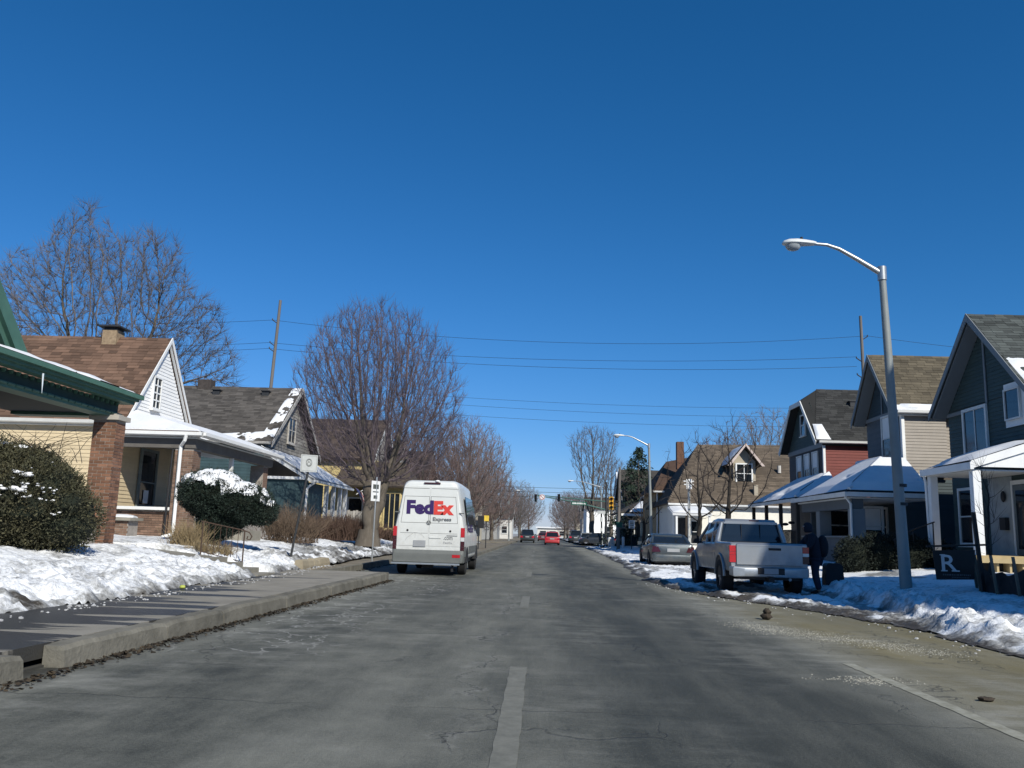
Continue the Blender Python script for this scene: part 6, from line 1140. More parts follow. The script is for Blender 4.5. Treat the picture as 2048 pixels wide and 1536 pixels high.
for s in (-1, 1):
    for pts_, rr_ in (([(s * .825, 1.615, 1.12), (s * .80, 1.63, 1.25), (s * .70, 1.68, 1.62)], [.075, .07, .05]), ([(s * .845, 3.93, 1.14), (s * .75, 3.5, 1.42), (s * .69, 3.05, 1.64)], [.05, .04, .04]), ([(s * .825, 2.25, 1.12), (s * .70, 2.25, 1.64)], .04), ([(s * .825, 2.95, 1.12), (s * .70, 2.95, 1.64)], .04)): k = MB(); k.tube(pts_, rr_, 6); k.build('pillar', pk, T, local=True, smooth=60)
    for yy in (.95, 4.2):
        k = MB(); n = 14; R_ = .45; lo = [(s * .925, yy + R_ * math.cos(math.pi * i / n), .42 + R_ * math.sin(math.pi * i / n)) for i in range(n + 1)]; k.prism(lo, (-s * .22, 0, 0)); k.build('wheel_arch', black, T, local=True)
        k = MB(); k.tube([(s * .915, yy + .47 * math.cos(math.pi * i / 16), .42 + .47 * math.sin(math.pi * i / 16)) for i in range(17)], .035, 6); k.build('fender_flare', pk, T, local=True, smooth=60)
        wheel(T, s * .80, yy, .40, .27, s)
    for z0, z1, m_ in ((.97, 1.10, red_lens), (.90, .965, clear_lens if s > 0 else red_lens), (.74, .895, red_lens if s < 0 else dark_lens)):
        k = MB(); x0, x1 = sorted((s * .755, s * .895)); k.box(x0, x1, -.02, .10, z0, z1); k.build('tail_light', m_, T, local=True)
    k = MB(); x0, x1 = sorted((s * .92, s * 1.14)); k.loft([rsec(3.45, .11, .10, 1.10, 1.30, .03, x0=s * 1.03), rsec(3.55, .09, .08, 1.12, 1.28, .03, x0=s * 1.03)]); k.box(min(s * .84, s * .95), max(s * .84, s * .95), 3.48, 3.52, 1.12, 1.16); k.build('mirror', black, T, local=True)
k = MB(); k.loft([rsec(-.045, .74, .74, .70, 1.13, .03), rsec(.03, .75, .75, .68, 1.155, .03)]); tg = k.build('tailgate', pk, T, local=True, smooth=38)
k = MB(); k.box(-.74, .74, -.055, -.0452, .70, .725); k.box(-.745, .745, -.052, -.0453, 1.095, 1.102); k.build('tailgate_crease', pk, tg, local=True)
k = MB(); k.box(-.02, .26, -.060, -.045, 1.015, 1.065); k.build('tailgate_handle', black, tg, local=True)
k = MB(); k.loft([rsec(-.16, .60, .60, .46, .62, .03), rsec(-.12, .84, .84, .44, .65, .04), rsec(.02, .90, .90, .46, .66, .04)]); bp_ = k.build('bumper', metal_grey, T, local=True, smooth=38)
k = MB(); k.box(-.30, .30, -.165, -.13, .50, .64); k.build('bumper_recess', black, bp_, local=True); k = MB(); k.box(-.16, .16, -.172, -.166, .51, .63); k.build('number_plate', plate_m, T, local=True)
k = MB(); k.box(-.68, .68, .0, 4.8, .38, .54); k.tube([(-.75, .95, .40), (.75, .95, .40)], .06, 8); k.tube([(0, .95, .40), (0, .95, .40 + .01)], .13, 8); k.box(-.06, .06, -.2, .2, .34, .44); k.build('chassis', black, T, local=True)
k = MB(); k.tube([(.45, .1, .42), (.45, -.05, .40)], .035, 8); k.build('exhaust_pipe', metal_grey, T, local=True)
k = MB(); k.box(-.02, .22, 1.665, 1.68, 1.66, 1.695); k.build('high_brake_light', dark_lens, T, local=True)
seat = M('seat_cloth', (.03, .03, .032), rough=.9)
k = MB(); k.prism([(-.70, 1.632, 1.24), (.70, 1.632, 1.24), (.59, 1.668, 1.60), (-.59, 1.668, 1.60)], (0, -.012, 0)); k.build('rear_window', dkglass, T, local=True)
for x_ in (-.235, .225): k = MB(); k.box(x_, x_ + .01, 1.61, 1.632, 1.25, 1.60); k.build('window_bar', black, T, local=True)
# ================================================================ STREET FURNITURE
def lamp(name, label, x, y, z, hgt, arm, seed=0):
    T = thing(name, label, 'street lamp', (x, y, z), group='cobra-head street lamps on the right')
    lean = -.028 * hgt
    k = MB(); k.tube([(0, 0, -.4), (0, 0, 0), (lean * .5, 0, hgt * .5), (lean, 0, hgt)], [.125, .12, .095, .072], 14); k.build('pole', M('painted_steel_pole', (.24, .26, .255), rough=.55, metal=.1, var=.1, scale=2), T, local=True, smooth=60)
    k = MB(); k.tube([(lean, 0, hgt - .16), (lean, 0, hgt + .14)], [.095, .095], 12); k.build('pole_cap', metal_grey, T, local=True, smooth=60)
    pts = [(lean, 0, hgt - .02), (lean - arm * .35, 0, hgt + .30), (lean - arm * .62, 0, hgt + .53), (lean - arm * .80, 0, hgt + .62), (lean - arm, 0, hgt + .64)]
    k = MB(); k.tube(pts, [.062, .05, .042, .036, .034], 10); k.build('arm', metal_grey, T, local=True, smooth=60)
    hx, hz = lean - arm, hgt + .63; k = MB(); S_ = [(.06, .05, .06), (-.02, .10, .075), (-.18, .125, .10), (-.36, .155, .115), (-.52, .15, .105), (-.63, .10, .07), (-.67, .04, .03)]
    k.loft([[Vector((hx + dx, w_ * math.cos(a), hz + t * (math.sin(a) if math.sin(a) > 0 else .35 * math.sin(a)))) for a in [2 * math.pi * i / 14 for i in range(14)]] for dx, w_, t in S_]); hd = k.build('lamp_head', M('lamp_white', (.62, .64, .63), rough=.4, var=.06), T, local=True, smooth=50)
    k = MB(); k.loft([[Vector((hx - .44 + r * math.cos(a) * 1.25, r * math.sin(a), hz - .035 - d)) for a in [2 * math.pi * i / 14 for i in range(14)]] for r, d in ((.135, 0), (.128, .05), (.095, .10), (.04, .125))]); k.build('lamp_lens', M('lens_grey', (.30, .33, .35), rough=.12, spec=.7, var=.1), hd, local=True, smooth=60)
    k = MB(); k.tube([(hx - .25, 0, hz + .09), (hx - .25, 0, hz + .155)], [.035, .03], 8); k.build('photocell', black, hd, local=True)
    return T
L1 = lamp('street_lamp', 'tall grey cobra-head street lamp in front of the beige house', 7.45, 17.96, .40, 6.6, 1.45)
for z_ in (2.0, 1.62): k = MB(); k.tube([(-.01, 0, z_), (-.01, 0, z_ + .06)], [.122, .122], 14); k.build('band_clamp', dkmetal, L1, local=True)
lamp('street_lamp', 'second street lamp, beside the tan house corner', 7.5, 58.3, .35, 7.05, 1.75)
lamp('street_lamp', 'third, farthest street lamp on the mast arm pole at the junction', 7.5, 104.8, .2, 6.9, 3.4)
lamp('far_street_lamp', 'thin pale pole of a far lamp beyond the junction on the left', -4.6, 128, .1, 6.8, -1.6)
# ---- signs on the left
sg = M('sign_grey_white', (.50, .51, .49), rough=.5, var=.1, scale=6); sgd = M('sign_legend', (.20, .21, .20), rough=.6)
S1 = thing('square_sign', 'square pale grey sign with worn emblem on dark post in left snow', 'sign', (-6.62, 22.8, .42))
k = MB(); k.tube([(0, 0, -.2), (.34, -.02, 2.32)], .032, 8); k.build('post', dkmetal, S1, local=True)
def splate(o, u, n, w_, hh, col, root, nm='sign_plate'): k = MB(); fbox(k, o, u, n, -w_ / 2, w_ / 2, 0, hh, 0, .006); return k.build(nm, col, root)
c0 = Vector((-6.26, 22.74, 2.68)); u_ = Vector((.995, .08, -.03)); pl = splate(c0, u_, Vector((.05, -1, 0)), .45, .46, sg, S1)
k = MB(); q = c0 + Vector((.05, -1, 0)) * .0065
for (a, b_) in (((-.20, .43), (.20, .43)), ((-.20, .03), (.20, .03)), ((-.20, .03), (-.20, .43)), ((.20, .03), (.20, .43))): k.tube([q + u_ * a[0] + Zp * a[1], q + u_ * b_[0] + Zp * b_[1]], .004, 4)
k.build('border_line', sgd, pl)
k = MB(); k.tube([q + u_ * (.075 * math.cos(t)) + Zp * (.25 + .10 * math.sin(t)) for t in [i * .3307 for i in range(20)]], .010, 5); k.tube([q + u_ * (.042 * math.cos(t)) + Zp * (.22 + .045 * math.sin(t)) for t in [i * .3307 for i in range(20)]], .008, 5); k.tube([q + u_ * (.035 * math.cos(t)) + Zp * (.30 + .03 * math.sin(t)) for t in [i * .3307 for i in range(20)]], .007, 5); k.build('emblem', sgd, pl)
S2 = thing('narrow_sign', 'narrow white parking sign turned edge-on in front of the big tree', 'sign', (-5.78, 29.8, .12))
k = MB(); k.tube([(0, 0, -.1), (.01, 0, 2.9)], .03, 8); k.build('post', metal_grey, S2, local=True)
c0 = Vector((-5.78, 29.76, 2.18)); u_ = Vector((.50, .866, 0)); n_ = Vector((.866, -.5, 0)); pl = splate(c0, u_, n_, .46, .70, white, S2)
k = MB(); fbox(k, c0 + n_ * .0065, u_, n_, -.10, .10, .08, .20, 0, .001); fbox(k, c0 + n_ * .0065, u_, n_, -.15, .15, .30, .34, 0, .001); fbox(k, c0 + n_ * .0065, u_, n_, -.15, .15, .42, .58, 0, .001); k.build('legend', M('legend_dark', (.08, .09, .08)), pl)
# ---- retaining stones, steps and rail
W_ = thing('retaining_wall', 'short low wall of rough tan stones at the snow edge by the kerb end', 'wall', (-6.0, 23, .1)); stn = M('tan_stone', (.30, .25, .17), rough=.9, col2=(.38, .33, .24), scale=4, bump=.5, rand=.15)
for i in range(5): k = MB(); yy = 21.7 + i * .62; k.loft([rsec(yy, .12, .10, .10, .40 - .02 * (i % 2), .05, x0=-6.06 - .015 * i), rsec(yy + .58, .12, .10, .10, .40 - .03 * (i % 3), .05, x0=-6.07 - .015 * i)]); k.build('stone', stn, W_)
St = thing('garden_steps', 'worn concrete steps and path rising from pavement through the snow', 'steps', (-6.3, 18.3, .15))
for i in range(4): k = MB(); k.box(-6.15 - i * .36, -5.78 - i * .36, 17.72, 18.88, .05, .22 + i * .10); k.build('step', concrete, St)
k = MB(); k.slab((-7.22, 17.74, .535), (-7.22, 18.86, .535), (-10.2, 18.86, .80), (-10.2, 17.74, .80), .25); k.build('path_slab', concrete, St)
Rl = thing('stair_rail', 'rusty iron stair rail with scrolled end beside the garden steps', 'railing', (-6.6, 18.4, .45)); rust = M('rusty_iron', (.07, .045, .032), rough=.85, var=.3, scale=12)
for x_, a_, b_ in ((-6.55, .3, 1.10), (-7.5, .5, 1.28)): k = MB(); k.tube([(x_, 18.95, a_), (x_, 18.95, b_)], .016, 6); k.build('post', rust, Rl)
k = MB(); k.tube([(-7.55, 18.95, 1.28), (-6.55, 18.95, 1.10), (-6.44, 18.95, 1.06), (-6.38, 18.95, .98), (-6.42, 18.95, .90), (-6.49, 18.95, .92), (-6.47, 18.95, .98)], .014, 6); k.tube([(-7.5, 18.95, .62), (-6.55, 18.95, .42)], .010, 6); k.build('hand_rail', rust, Rl)
for i in range(6): k = MB(); x = -7.36 + i * .135; k.tube([(x, 18.95, .59 - .02 * i + .0), (x, 18.95, 1.25 - .025 * i)], .007, 5); k.build('baluster', rust, Rl)
R2_ = thing('planter_rail', 'short dark iron rail with curled end before the white cottage side wall', 'railing', (-12, 23.6, .8))
k = MB(); k.tube([(-12.55, 23.7, 1.85), (-12.05, 23.65, 1.60), (-11.95, 23.65, 1.50), (-12.0, 23.65, 1.42)], .016, 6); k.tube([(-12.05, 23.65, .75), (-12.05, 23.65, 1.6)], .016, 6); k.tube([(-12.3, 23.68, .75), (-12.3, 23.68, 1.72)], .012, 6); k.build('rail', dkmetal, R2_)
# ---- flag on the yellow house porch
Fg = thing('flag', 'striped red white and blue flag hanging from an angled pole left of the tree', 'flag', (-9.7, 46.6, 3.5))
k = MB(); k.tube([(-9.1, 47.4, 3.9), (-10.1, 46.5, 3.05)], .016, 6); k.build('flag_pole', white, Fg)
def flagpt(a, b_): w_ = .10 * math.sin(a * 5 + b_ * 3); return Vector((-9.75 - .42 * (1 - a) + .78 * b_ * .75, 46.55 + w_, 3.42 - 1.02 * a * .25 - 1.15 * b_))
fr_, fw_, fb_ = M('flag_red', (.30, .03, .04)), M('flag_white', (.60, .58, .55)), M('flag_blue', (.03, .04, .12))
for i in range(9):
    k = MB(); n = 10; vs = []
    for j in range(n + 1): b_ = j / n; vs += [flagpt(i / 9, b_), flagpt((i + 1) / 9, b_)]
    k.add(vs, [(2 * j, 2 * j + 1, 2 * j + 3, 2 * j + 2) for j in range(n)]); k.build('stripe', fr_ if i % 2 else fw_, Fg)
k = MB(); vs = []
for j in range(5): b_ = j / 10; vs += [flagpt(0, b_) + Vector((0, -.012, 0)), flagpt(.5, b_) + Vector((0, -.012, 0))]
k.add(vs, [(2 * j, 2 * j + 1, 2 * j + 3, 2 * j + 2) for j in range(4)]); k.build('canton', fb_, Fg)
# ---- utility poles and wires
wood = M('weathered_pole_wood', (.12, .108, .098), rough=.95, col2=(.18, .165, .152), scale=3, stretch=(1, 1, .1))
def upole(label, x0, x1, y, z0, z1, arms):
    U = thing('utility_pole', label, 'utility pole', (x0, y, z0)); k = MB(); k.tube([(x0, y, z0), (x1, y, z1)], [.145, .10], 10); k.build('pole', wood, U, smooth=60)
    for z, s in arms: t = (z - z0) / (z1 - z0); x = x0 + (x1 - x0) * t; k = MB(); k.tube([(x, y, z - .28), (x + s * .42, y, z)], .04, 6); k.tube([(x + s * .42, y, z), (x + s * .44, y, z + .12)], [.05, .03], 6); k.build('insulator_arm', dkmetal, U)
upole('bare wooden utility pole rising behind the teal house roof on the left', -20.0, -19.5, 60, 1.2, 17.6, ((16.1, -1), (14.4, -1), (13.96, -1)))
upole('dark utility pole rising behind the beige house roof on the right', 22.75, 22.6, 60, 1.0, 17.3, ((15.8, 1), (14.2, -1), (13.0, -1)))
wirem = M('wire_black', (.02, .022, .026), rough=.6)
def wire(label, a, b_, sag, r=.012, n=24):
    a, b_ = Vector(a), Vector(b_); k = MB(); k.tube([a.lerp(b_, i / n) - Zp * sag * 4 * (i / n) * (1 - i / n) for i in range(n + 1)], r, 4); tag(k.build('overhead_wire', wirem), label, 'wire', 'overhead wires across the street')
for lab, zl, zr, xl, xr in (('highest of three wires between the two tall utility poles', 16.1, 15.85, -19.95, 23.0), ('middle of three wires between the two tall utility poles', 14.4, 14.3, -20.1, 22.2), ('lowest of three wires between the two tall utility poles', 13.96, 13.6, -20.1, 22.2)):
    wire(lab, (xl, 60, zl), (xr, 60, zr), 1.1 if zl > 15 else .75); wire(lab.replace('between the two tall utility poles', 'running left off the left utility pole'), (xl, 60, zl), (-62, 58, zl + .3), 1.0)
wire('wire running right off the dark utility pole towards the slate gable', (23.0, 60, 15.85), (60, 62, 15.6), 1.0)
for i, (zl, zr) in enumerate(((17.6, 16.6), (16.7, 15.5), (15.4, 14.3))): wire('%s thin wire of the far set high across the street' % ('topmost', 'middle', 'lowest')[i], (-30, 104, zl + 1.2), (40, 104, zr + 1.0), 1.0, .016)
for i, z in enumerate((7.0, 6.5, 5.95)): wire('%s of the low wires crossing the junction by the signals' % ('upper', 'middle', 'lower')[i], (-30, 106 + i, z), (40, 106 + i, z + .05), .15, .02)
# ---- signals
yl = M('signal_yellow', (.62, .34, .03), rough=.5, var=.1)
def signal(root, x, y, z, mat=yl, yaw=0., s=1.0, back=False):
    k = MB(); k.box(x - .17 * s, x + .17 * s, y, y + .16 * s, z, z + 1.02 * s); b_ = k.build('signal_head', mat, root)
    for i in range(3):
        k = MB(); zc = z + (.17 + i * .34) * s; k.tube([(x, y - .004, zc), (x, y - .03, zc)], .10 * s, 12); k.build('signal_lens', (M('lens_green', (.01, .06, .04), rough=.2), M('lens_amber', (.10, .05, .01), rough=.2), M('lens_red', (.10, .01, .01), rough=.2))[i], b_)
        k = MB(); n = 10; R_ = .135 * s; vs = []
        for j in range(n + 1): a = -.3 + (math.pi + .6) * j / n; vs += [(x + R_ * math.cos(a), y - .002, zc + R_ * math.sin(a)), (x + R_ * math.cos(a), y - .26 * s, zc + R_ * math.sin(a) - .02)]
        k.add(vs, [(2 * j, 2 * j + 1, 2 * j + 3, 2 * j + 2) for j in range(n)]); k.build('visor', mat, b_)
    return b_
Sp = thing('signal_pole', 'wooden pole carrying a yellow traffic signal on the right verge', 'signal pole', (6.3, 70, .4))
k = MB(); k.tube([(6.32, 70, .1), (6.40, 70, 6.8)], [.15, .10], 10); k.build('pole', wood, Sp, smooth=60)
signal(Sp, 5.72, 69.75, 3.35, s=1.0); k = MB(); k.box(5.78, 6.36, 69.85, 69.93, 4.0, 4.06); k.box(5.78, 6.36, 69.85, 69.93, 3.6, 3.66); k.build('bracket', dkmetal, Sp); k = MB(); k.box(6.12, 6.62, 69.80, 69.83, 1.95, 2.35); k.build('green_plate', M('sign_green', (.012, .10, .065), rough=.5), Sp)
Sq = thing('speed_sign', 'white rectangular regulatory sign on dark post beside the signal pole', 'sign', (6.9, 66, .4)); k = MB(); k.tube([(6.97, 66, .2), (6.97, 66, 2.6)], .035, 6); k.build('post', dkmetal, Sq); pl = splate(Vector((6.97, 65.95, 1.85)), Xp, Yn, .46, .60, white, Sq)
k = MB()
for z in (.44, .32, .20): fbox(k, (6.97, 65.943, 1.85), Xp, Yn, -.15, .15, z, z + .07, 0, .001)
fbox(k, (6.97, 65.943, 1.85), Xp, Yn, -.13, .13, .05, .13, 0, .001); k.build('legend', M('legend_dark'), pl)
Ma = thing('mast_arm', 'green mast arm with dark signals and street name sign over the junction', 'signal gantry', (7.6, 100, .2)); gmet = M('green_mast', (.06, .14, .12), rough=.5, var=.1)
k = MB(); k.tube([(7.6, 100, 0), (7.6, 100, 7.4)], [.16, .11], 10); k.build('pole', dkmetal, Ma)
k = MB(); k.tube([(7.6, 100, 4.2), (4, 100, 5.0), (-.4, 100, 5.62)], [.09, .075, .05], 8); k.tube([(7.6, 100, 5.15), (3.5, 100, 5.42), (-.4, 100, 5.70)], [.07, .06, .045], 8); k.build('arm', gmet, Ma, smooth=60)
for x, z in ((-.6, 4.9), (2.1, 5.0)): signal(Ma, x, 99.7, z, mat=black, s=.85)
k = MB(); k.box(3.55, 5.35, 99.75, 99.8, 4.65, 5.05); pl = k.build('street_name_sign', M('sign_green'), Ma)
k = MB(); rg = random.Random(8); x = 3.68
for w_ in (.12, .10, .12, .05, .12, .10, .11, .09, .06): k = MB(); k.box(x, x + w_, 99.742, 99.749, 4.76, 4.94 if w_ > .06 else 4.90); x += w_ + .045; k.build('letter', white, pl)
for a_, b_, c_ in ((5.0, 5.1, 4.92), (5.14, 5.22, 4.86)): k = MB(); k.box(a_, b_, 99.742, 99.749, 4.76, c_); k.build('letter', white, pl)
k = MB(); k.tube([(.15, 99.74, 5.45), (.15, 99.78, 5.45)], .34, 18); pl = k.build('round_sign', white, Ma); k = MB(); k.tube([(.15 + .27 * math.cos(t), 99.735, 5.45 + .27 * math.sin(t)) for t in [i * .314 for i in range(21)]], .03, 5); k.tube([(-.04, 99.735, 5.64), (.34, 99.735, 5.26)], .03, 5); k.build('ban_ring', M('sign_red', (.35, .03, .03)), pl)
Pd = thing('pedestrian_signal', 'slim post with pale signal boxes in front of the dark corner house', 'signal', (5.8, 82, .3)); k = MB(); k.tube([(5.8, 82, .1), (5.8, 82, 3.6)], .06, 8); k.build('post', dkmetal, Pd); k = MB(); k.box(5.45, 6.15, 81.8, 82.1, 3.3, 3.55); k.build('signal_hood', sg, Pd); k = MB(); k.box(5.66, 5.9, 81.75, 81.95, 2.55, 2.95); k.build('signal_box', sg, Pd); k = MB(); k.box(5.7, 5.9, 81.8, 81.95, 1.6, 1.95); k.build('push_button_box', sg, Pd)
Cb = thing('utility_cabinet', 'small grey roadside cabinet with snow on top at the corner', 'cabinet', (6.55, 80, .25)); k = MB(); k.box(6.3, 6.85, 79.8, 80.3, .1, .95); k.build('case', sg, Cb); k = MB(); k.blob((6.57, 80.05, 1.0), (.34, .30, .12), 3, .1); k.build('snow_cap', snowm, Cb, smooth=True)
Bo = thing('bollard', 'short white bollard left of the green-trimmed porch corner', 'bollard', (7.2, 75, .3)); k = MB(); k.tube([(7.2, 75, .1), (7.2, 75, 1.15)], .12, 10); k.tube([(7.2, 75, 1.15), (7.2, 75, 1.22)], [.13, .05], 10); k.build('post', white, Bo)
Gs = thing('cross_post', 'white T-shaped post in front of the tan house wall', 'post', (8.2, 47.5, .4)); k = MB(); k.tube([(8.15, 47.5, .2), (8.15, 47.5, 4.35)], .07, 8); k.build('post', M('greyed_white_siding'), Gs); k = MB(); k.box(7.85, 8.42, 47.4, 47.5, 4.30, 4.36); k.box(7.88, 8.40, 47.42, 47.5, 4.12, 4.18); k.box(8.0, 8.3, 47.38, 47.42, 3.9, 4.45); k.build('cross_bar', white, Gs)
# left far bits
Ys = thing('yellow_sign', 'small bright yellow sign right of the delivery van', 'sign', (-3.9, 62, .1)); k = MB(); k.tube([(-3.88, 62, 0), (-3.88, 62, 2.4)], .04, 6); k.build('post', dkmetal, Ys); k = MB(); k.box(-4.06, -3.70, 61.9, 61.94, 2.02, 2.42); k.build('sign_plate', M('sign_yellow', (.72, .50, .06), rough=.5), Ys)
Mb_ = thing('collection_box', 'dark blue collection box on legs beside the small yellow sign', 'mailbox', (-4.35, 58, .1)); k = MB(); k.loft([rsec(57.7, .28, .24, .95, 2.0, .12, x0=-4.35), rsec(58.3, .28, .24, .95, 2.0, .12, x0=-4.35)]); k.build('case', M('navy_paint'), Mb_, smooth=40)
k = MB()
for sx in (-.24, .2): k.box(-4.35 + sx, -4.31 + sx, 57.75, 57.8, 0, .95); k.box(-4.35 + sx, -4.31 + sx, 58.2, 58.25, 0, .95)
k.build('legs', dkmetal, Mb_)
Br = thing('bike_rack', 'low metal hoop rack by the kerb just past the van', 'rack', (-3.7, 48, .1)); k = MB(); k.tube([(-4.3, 48, .05), (-4.3, 48, .42), (-3.55, 48, .42), (-3.55, 48, .05)], .025, 6); k.build('hoop', dkmetal, Br); k = MB(); k.tube([(-4.3, 48.02, .22), (-3.55, 48.02, .22)], .02, 6); k.build('bar', dkmetal, Br)
# small litter
k = MB(); k.blob((0, 0, .05), (.085, .075, .055), 12, .22, 7); k.blob((.02, .01, .125), (.06, .06, .05), 15, .25, 6); o = k.build('debris_lump', M('dark_debris', (.045, .035, .025), rough=.95, var=.4, scale=20, bump=.6), None, smooth=80); o.location = (3.58, 13.9, 0); tag(o, 'dark brown two-lobed lump of debris lying in the parking lane', 'debris')
k = MB(); k.blob((0, 0, .015), (.07, .04, .02), 2, .3, 6); o = k.build('debris_clod', MATS['dark_debris'], None, smooth=80); o.location = (3.62, 7.3, 0); tag(o, 'small dark clod on the sandy lane near the right picture edge', 'debris')
k = MB(); k.blob((0, 0, .03), (.05, .035, .03), 5, .15, 7); o = k.build('litter_scrap', M('lime_scrap', (.45, .50, .10), rough=.6), None, smooth=80); o.location = (-5.62, 13.6, .20); tag(o, 'small lime-yellow scrap of litter at the snow edge on the pavement', 'litter')
# ---- silt fence and the R board
Sf = thing('silt_fence', 'sagging black silt fence on leaning wooden stakes in shaded snow', 'fence', (8, 15.5, .35)); fabric = M('black_geotextile', (.012, .015, .018), rough=.7, var=.3, scale=5, bump=.3)
path = [(9.1, 18.3), (8.55, 17.2), (8.12, 16.2), (7.95, 15.3), (7.9, 14.5), (7.85, 13.6), (7.75, 12.4), (7.6, 11)]
hs_ = [.62, .60, .55, .52, .60, .58, .5, .6]
k = MB(); n = 60; vs = []
for i in range(n + 1):
    t = i / n * (len(path) - 1); j = min(int(t), len(path) - 2); f = t - j; x = path[j][0] + (path[j + 1][0] - path[j][0]) * f; y = path[j][1] + (path[j + 1][1] - path[j][1]) * f; hh = hs_[j] + (hs_[j + 1] - hs_[j]) * f - .10 * math.sin(math.pi * f)
    for q in range(6): s = q / 5; vs.append((x + .04 * math.sin(t * 7 + q) * s, y, .28 + (hh + .02) * s + .10 * f * 0))
k.add(vs, [(i * 6 + q, i * 6 + q + 1, (i + 1) * 6 + q + 1, (i + 1) * 6 + q) for i in range(n) for q in range(5)]); k.build('fabric', fabric, Sf, smooth=True)
stk = M('weathered_stake', (.16, .14, .11), rough=.9)
for i, (x, y) in enumerate(path): k = MB(); k.obox((x - .05, y - .02, .1), (.045, 0, 0), (0, .025, 0), (-.10, .02, .98)); k.build('stake', stk, Sf)
Rb = thing('realty_sign', 'black hanging sign board with a white serif letter R on dark post', 'sign', (7.9, 16.05, .35)); bk = M('sign_black', (.010, .012, .013), rough=.5)
k = MB(); k.obox((8.02, 16.0, .1), (.06, 0, 0), (0, .06, 0), (-.12, 0, 1.75)); k.build('post', bk, Rb); k = MB(); k.obox((7.05, 16.0, 1.19), (1.12, .02, .06), (0, .05, 0), (0, 0, .035)); k.build('arm', bk, Rb)
k = MB(); k.prism([(7.19, 15.99, .62), (7.86, 15.99, .64), (7.90, 15.99, 1.17), (7.14, 15.99, 1.14)], (0, .02, 0)); bd = k.build('board', bk, Rb)
o = lettering(bd, 'letter', 'R', .5, Vector((7.29, 15.985, .775)) - wl(bd), M('letter_silver', (.52, .53, .53), rough=.5), width=.27, height=.29, bold=.004, rot=(math.pi / 2, -.03, 0))
k = MB()
for x0, x1, z in ((7.29, 7.36, .872 - .1), (7.48, 7.575, .772), (7.28, 7.33, 1.053)): k.box(x0 - .02, x1 + .02, 15.972, 15.988, z, z + .022)
k.build('letter_serif', MATS['letter_silver'], bd)
k = MB(); rg = random.Random(2); x = 7.30
while x < 7.80: w_ = rg.choice((.022, .03, .012)); k.box(x, x + w_, 15.983, 15.989, .70, .727); x += w_ + .016
x = 7.46
while x < 7.76: w_ = rg.choice((.014, .018)); k.box(x, x + w_, 15.983, 15.989, .662, .678); x += w_ + .012
k.build('faint_lettering', M('letter_dim', (.10, .105, .11)), bd)
# ---- wheeled bin
Bn = thing('dark_bin', 'dark rounded-top bin standing in the snow right of the person', 'bin', (6.70, 20.1, .14))
k = MB(); k.loft([rsec(-.15, .20, .185, -.1, .62, .08, hm=.205, zm=.3), rsec(.13, .20, .185, -.1, .62, .08, hm=.205, zm=.3)]); k.build('bin_body', M('bin_black', (.012, .014, .017), rough=.55), Bn, local=True, smooth=40)
k = MB(); k.box(-.10, .10, -.165, -.151, .52, .55); k.build('handle', black, Bn, local=True)
# ================================================================ PERSON beside the pickup, seen from behind, reaching into the bed
def skin_body(name, verts, edges, mat, parent, root=0, sub=2):
    me = bpy.data.meshes.new(name); me.from_pydata([v[:3] for v in verts], edges, []); o = link(name, me, parent); m = o.modifiers.new('skin', 'SKIN'); me.skin_vertices.new(name='') if not me.skin_vertices else None
    for i, v in enumerate(verts): r = v[3]; me.skin_vertices[0].data[i].radius = (r, v[4] if len(v) > 4 else r)
    me.skin_vertices[0].data[root].use_root = True
    s = o.modifiers.new('sub', 'SUBSURF'); s.levels = sub; s.render_levels = sub; me.materials.append(mat); m.use_smooth_shade = True; return o
Pz = thing('person', 'person in dark hooded jacket and jeans leaning toward the pickup bed', 'person', (6.17, 19.7, .06)); Pz.scale = (.92, .92, .92)
skinm = M('skin', (.30, .17, .12), rough=.6); jacket = M('navy_jacket', (.012, .014, .024), rough=.85, var=.3, bump=.2); jeans = M('dark_jeans', (.018, .026, .045), rough=.9, var=.3); boot = M('dark_boot', (.012, .010, .009), rough=.7)
# joints: pelvis spine chest neck head / legs / arms (local, facing -x, slightly bent)
bv = [(0, 0, .93, .13, .11), (-.02, 0, 1.12, .13, .11), (-.07, 0, 1.34, .15, .12), (-.12, 0, 1.47, .06), (-.16, 0, 1.58, .085, .10), (-.17, 0, 1.68, .075, .085),
      (.0, -.10, .86, .095), (-.03, -.11, .48, .065), (.06, -.12, .09, .045), (-.10, -.13, .04, .04), (.03, .10, .86, .095), (.06, .12, .48, .065), (.14, .13, .09, .045), (-.02, .14, .04, .04),
      (-.09, -.19, 1.38, .06), (-.20, -.24, 1.14, .045), (-.42, -.20, 1.06, .035), (-.09, .19, 1.38, .06), (-.24, .24, 1.16, .045), (-.46, .18, 1.12, .035)]
be = [(0, 1), (1, 2), (2, 3), (3, 4), (4, 5), (0, 6), (6, 7), (7, 8), (8, 9), (0, 10), (10, 11), (11, 12), (12, 13), (2, 14), (14, 15), (15, 16), (2, 17), (17, 18), (18, 19)]
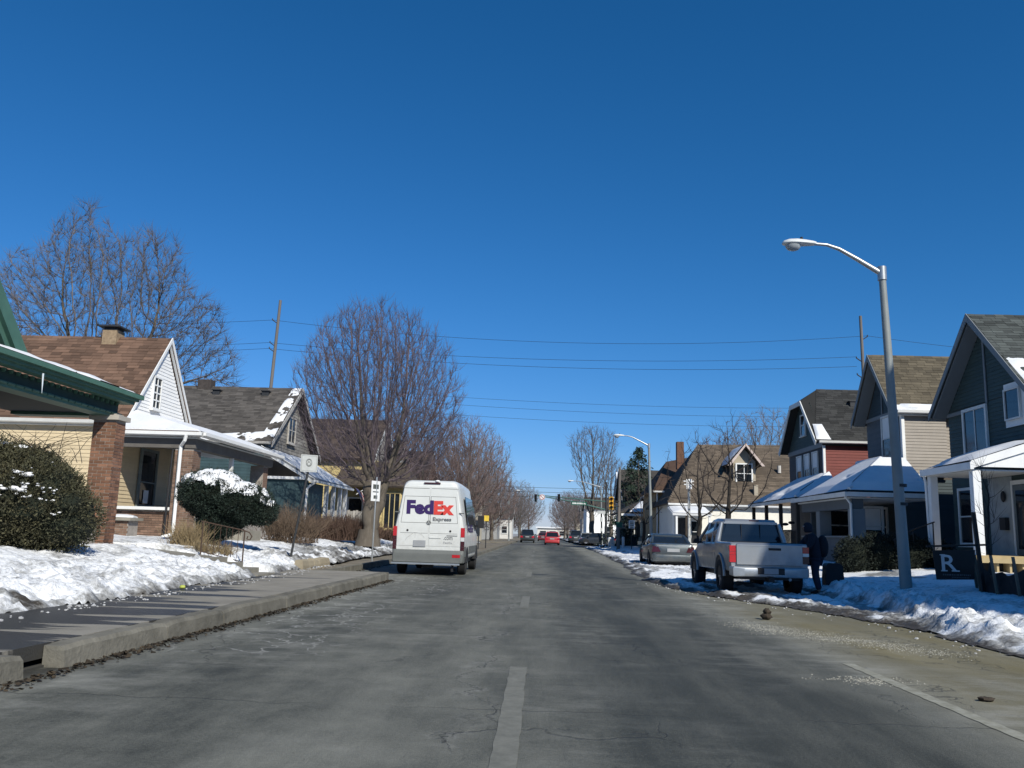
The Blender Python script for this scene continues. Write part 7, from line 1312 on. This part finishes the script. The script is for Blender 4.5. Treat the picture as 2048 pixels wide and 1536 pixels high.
for w_, sgn in ((16, -1), (19, 1)):
    base = bv[w_]; b0 = len(bv); bv.append((base[0] - .07, base[1], base[2] - .01, .030, .022)); be.append((w_, b0))
    for f, (dy, ln) in enumerate(((-.032, .062), (-.011, .072), (.010, .068), (.030, .052))):
        i0 = len(bv); bv += [(base[0] - .115, base[1] + dy, base[2] - .012, .0095), (base[0] - .115 - ln * .55, base[1] + dy * 1.1, base[2] - .028, .0085), (base[0] - .115 - ln * .85, base[1] + dy * 1.1, base[2] - .062, .0075)]; be += [(b0, i0), (i0, i0 + 1), (i0 + 1, i0 + 2)]
    i0 = len(bv); bv += [(base[0] - .055, base[1] - sgn * .038, base[2] - .012, .011), (base[0] - .09, base[1] - sgn * .055, base[2] - .035, .009)]; be += [(b0, i0), (i0, i0 + 1)]
skin_body('body', bv, be, skinm, Pz)
k = MB(); k.blob((-.258, 0, 1.615), (.022, .018, .026), 1, 0, 6); k.build('nose', skinm, Pz, local=True, smooth=True)
for s in (-1, 1): k = MB(); k.blob((-.238, s * .035, 1.64), (.010, .014, .009), 1, 0, 6); k.build('eye', white, Pz, local=True, smooth=True)
k = MB(); k.box(-.245, -.235, -.028, .028, 1.565, 1.575); k.build('mouth', M('lip', (.22, .08, .07)), Pz, local=True)
jv = [(.01, 0, .78, .19, .17), (0, 0, .92, .195, .18), (.01, 0, 1.02, .20, .18), (-.02, 0, 1.18, .205, .18), (-.06, 0, 1.34, .20, .165), (-.11, 0, 1.46, .11, .11), (-.09, -.20, 1.37, .095), (-.20, -.26, 1.14, .08), (-.40, -.205, 1.06, .058), (-.09, .20, 1.37, .095), (-.24, .26, 1.16, .08), (-.44, .185, 1.12, .058)]
skin_body('jacket', jv, [(0, 1), (1, 2), (2, 3), (3, 4), (4, 5), (4, 6), (6, 7), (7, 8), (4, 9), (9, 10), (10, 11)], jacket, Pz)
skin_body('trousers', [(.01, 0, .92, .17, .15), (.0, -.10, .80, .118), (-.03, -.11, .48, .088), (.06, -.12, .12, .075), (.03, .10, .80, .118), (.06, .12, .48, .088), (.14, .13, .12, .075)], [(0, 1), (1, 2), (2, 3), (0, 4), (4, 5), (5, 6)], jeans, Pz)
for (a, b_, c) in (((.09, -.12, .04), (.02, -.12, .07), (-.16, -.13, .035)), ((.17, .13, .04), (.10, .13, .07), (-.08, .14, .035))): skin_body('boot', [(*a, .055, .05), (*b_, .06, .07), (*c, .05, .035)], [(0, 1), (1, 2)], boot, Pz)
hv = [(-.10, 0, 1.47, .115, .11), (-.135, 0, 1.58, .128, .125), (-.14, 0, 1.69, .112, .11), (-.14, 0, 1.745, .06, .05)]
skin_body('hood', hv, [(0, 1), (1, 2), (2, 3)], jacket, Pz)
Bp = thing('backpack', 'dark rounded backpack worn on the back of the person by the pickup', 'bag', (6.41, 19.7, .97)); k = MB(); k.blob((-.05, 0, .16), (.13, .17, .25), 3, .03, 9); k.build('pack', M('dark_pack', (.010, .010, .014), rough=.8), Bp, local=True, smooth=60)
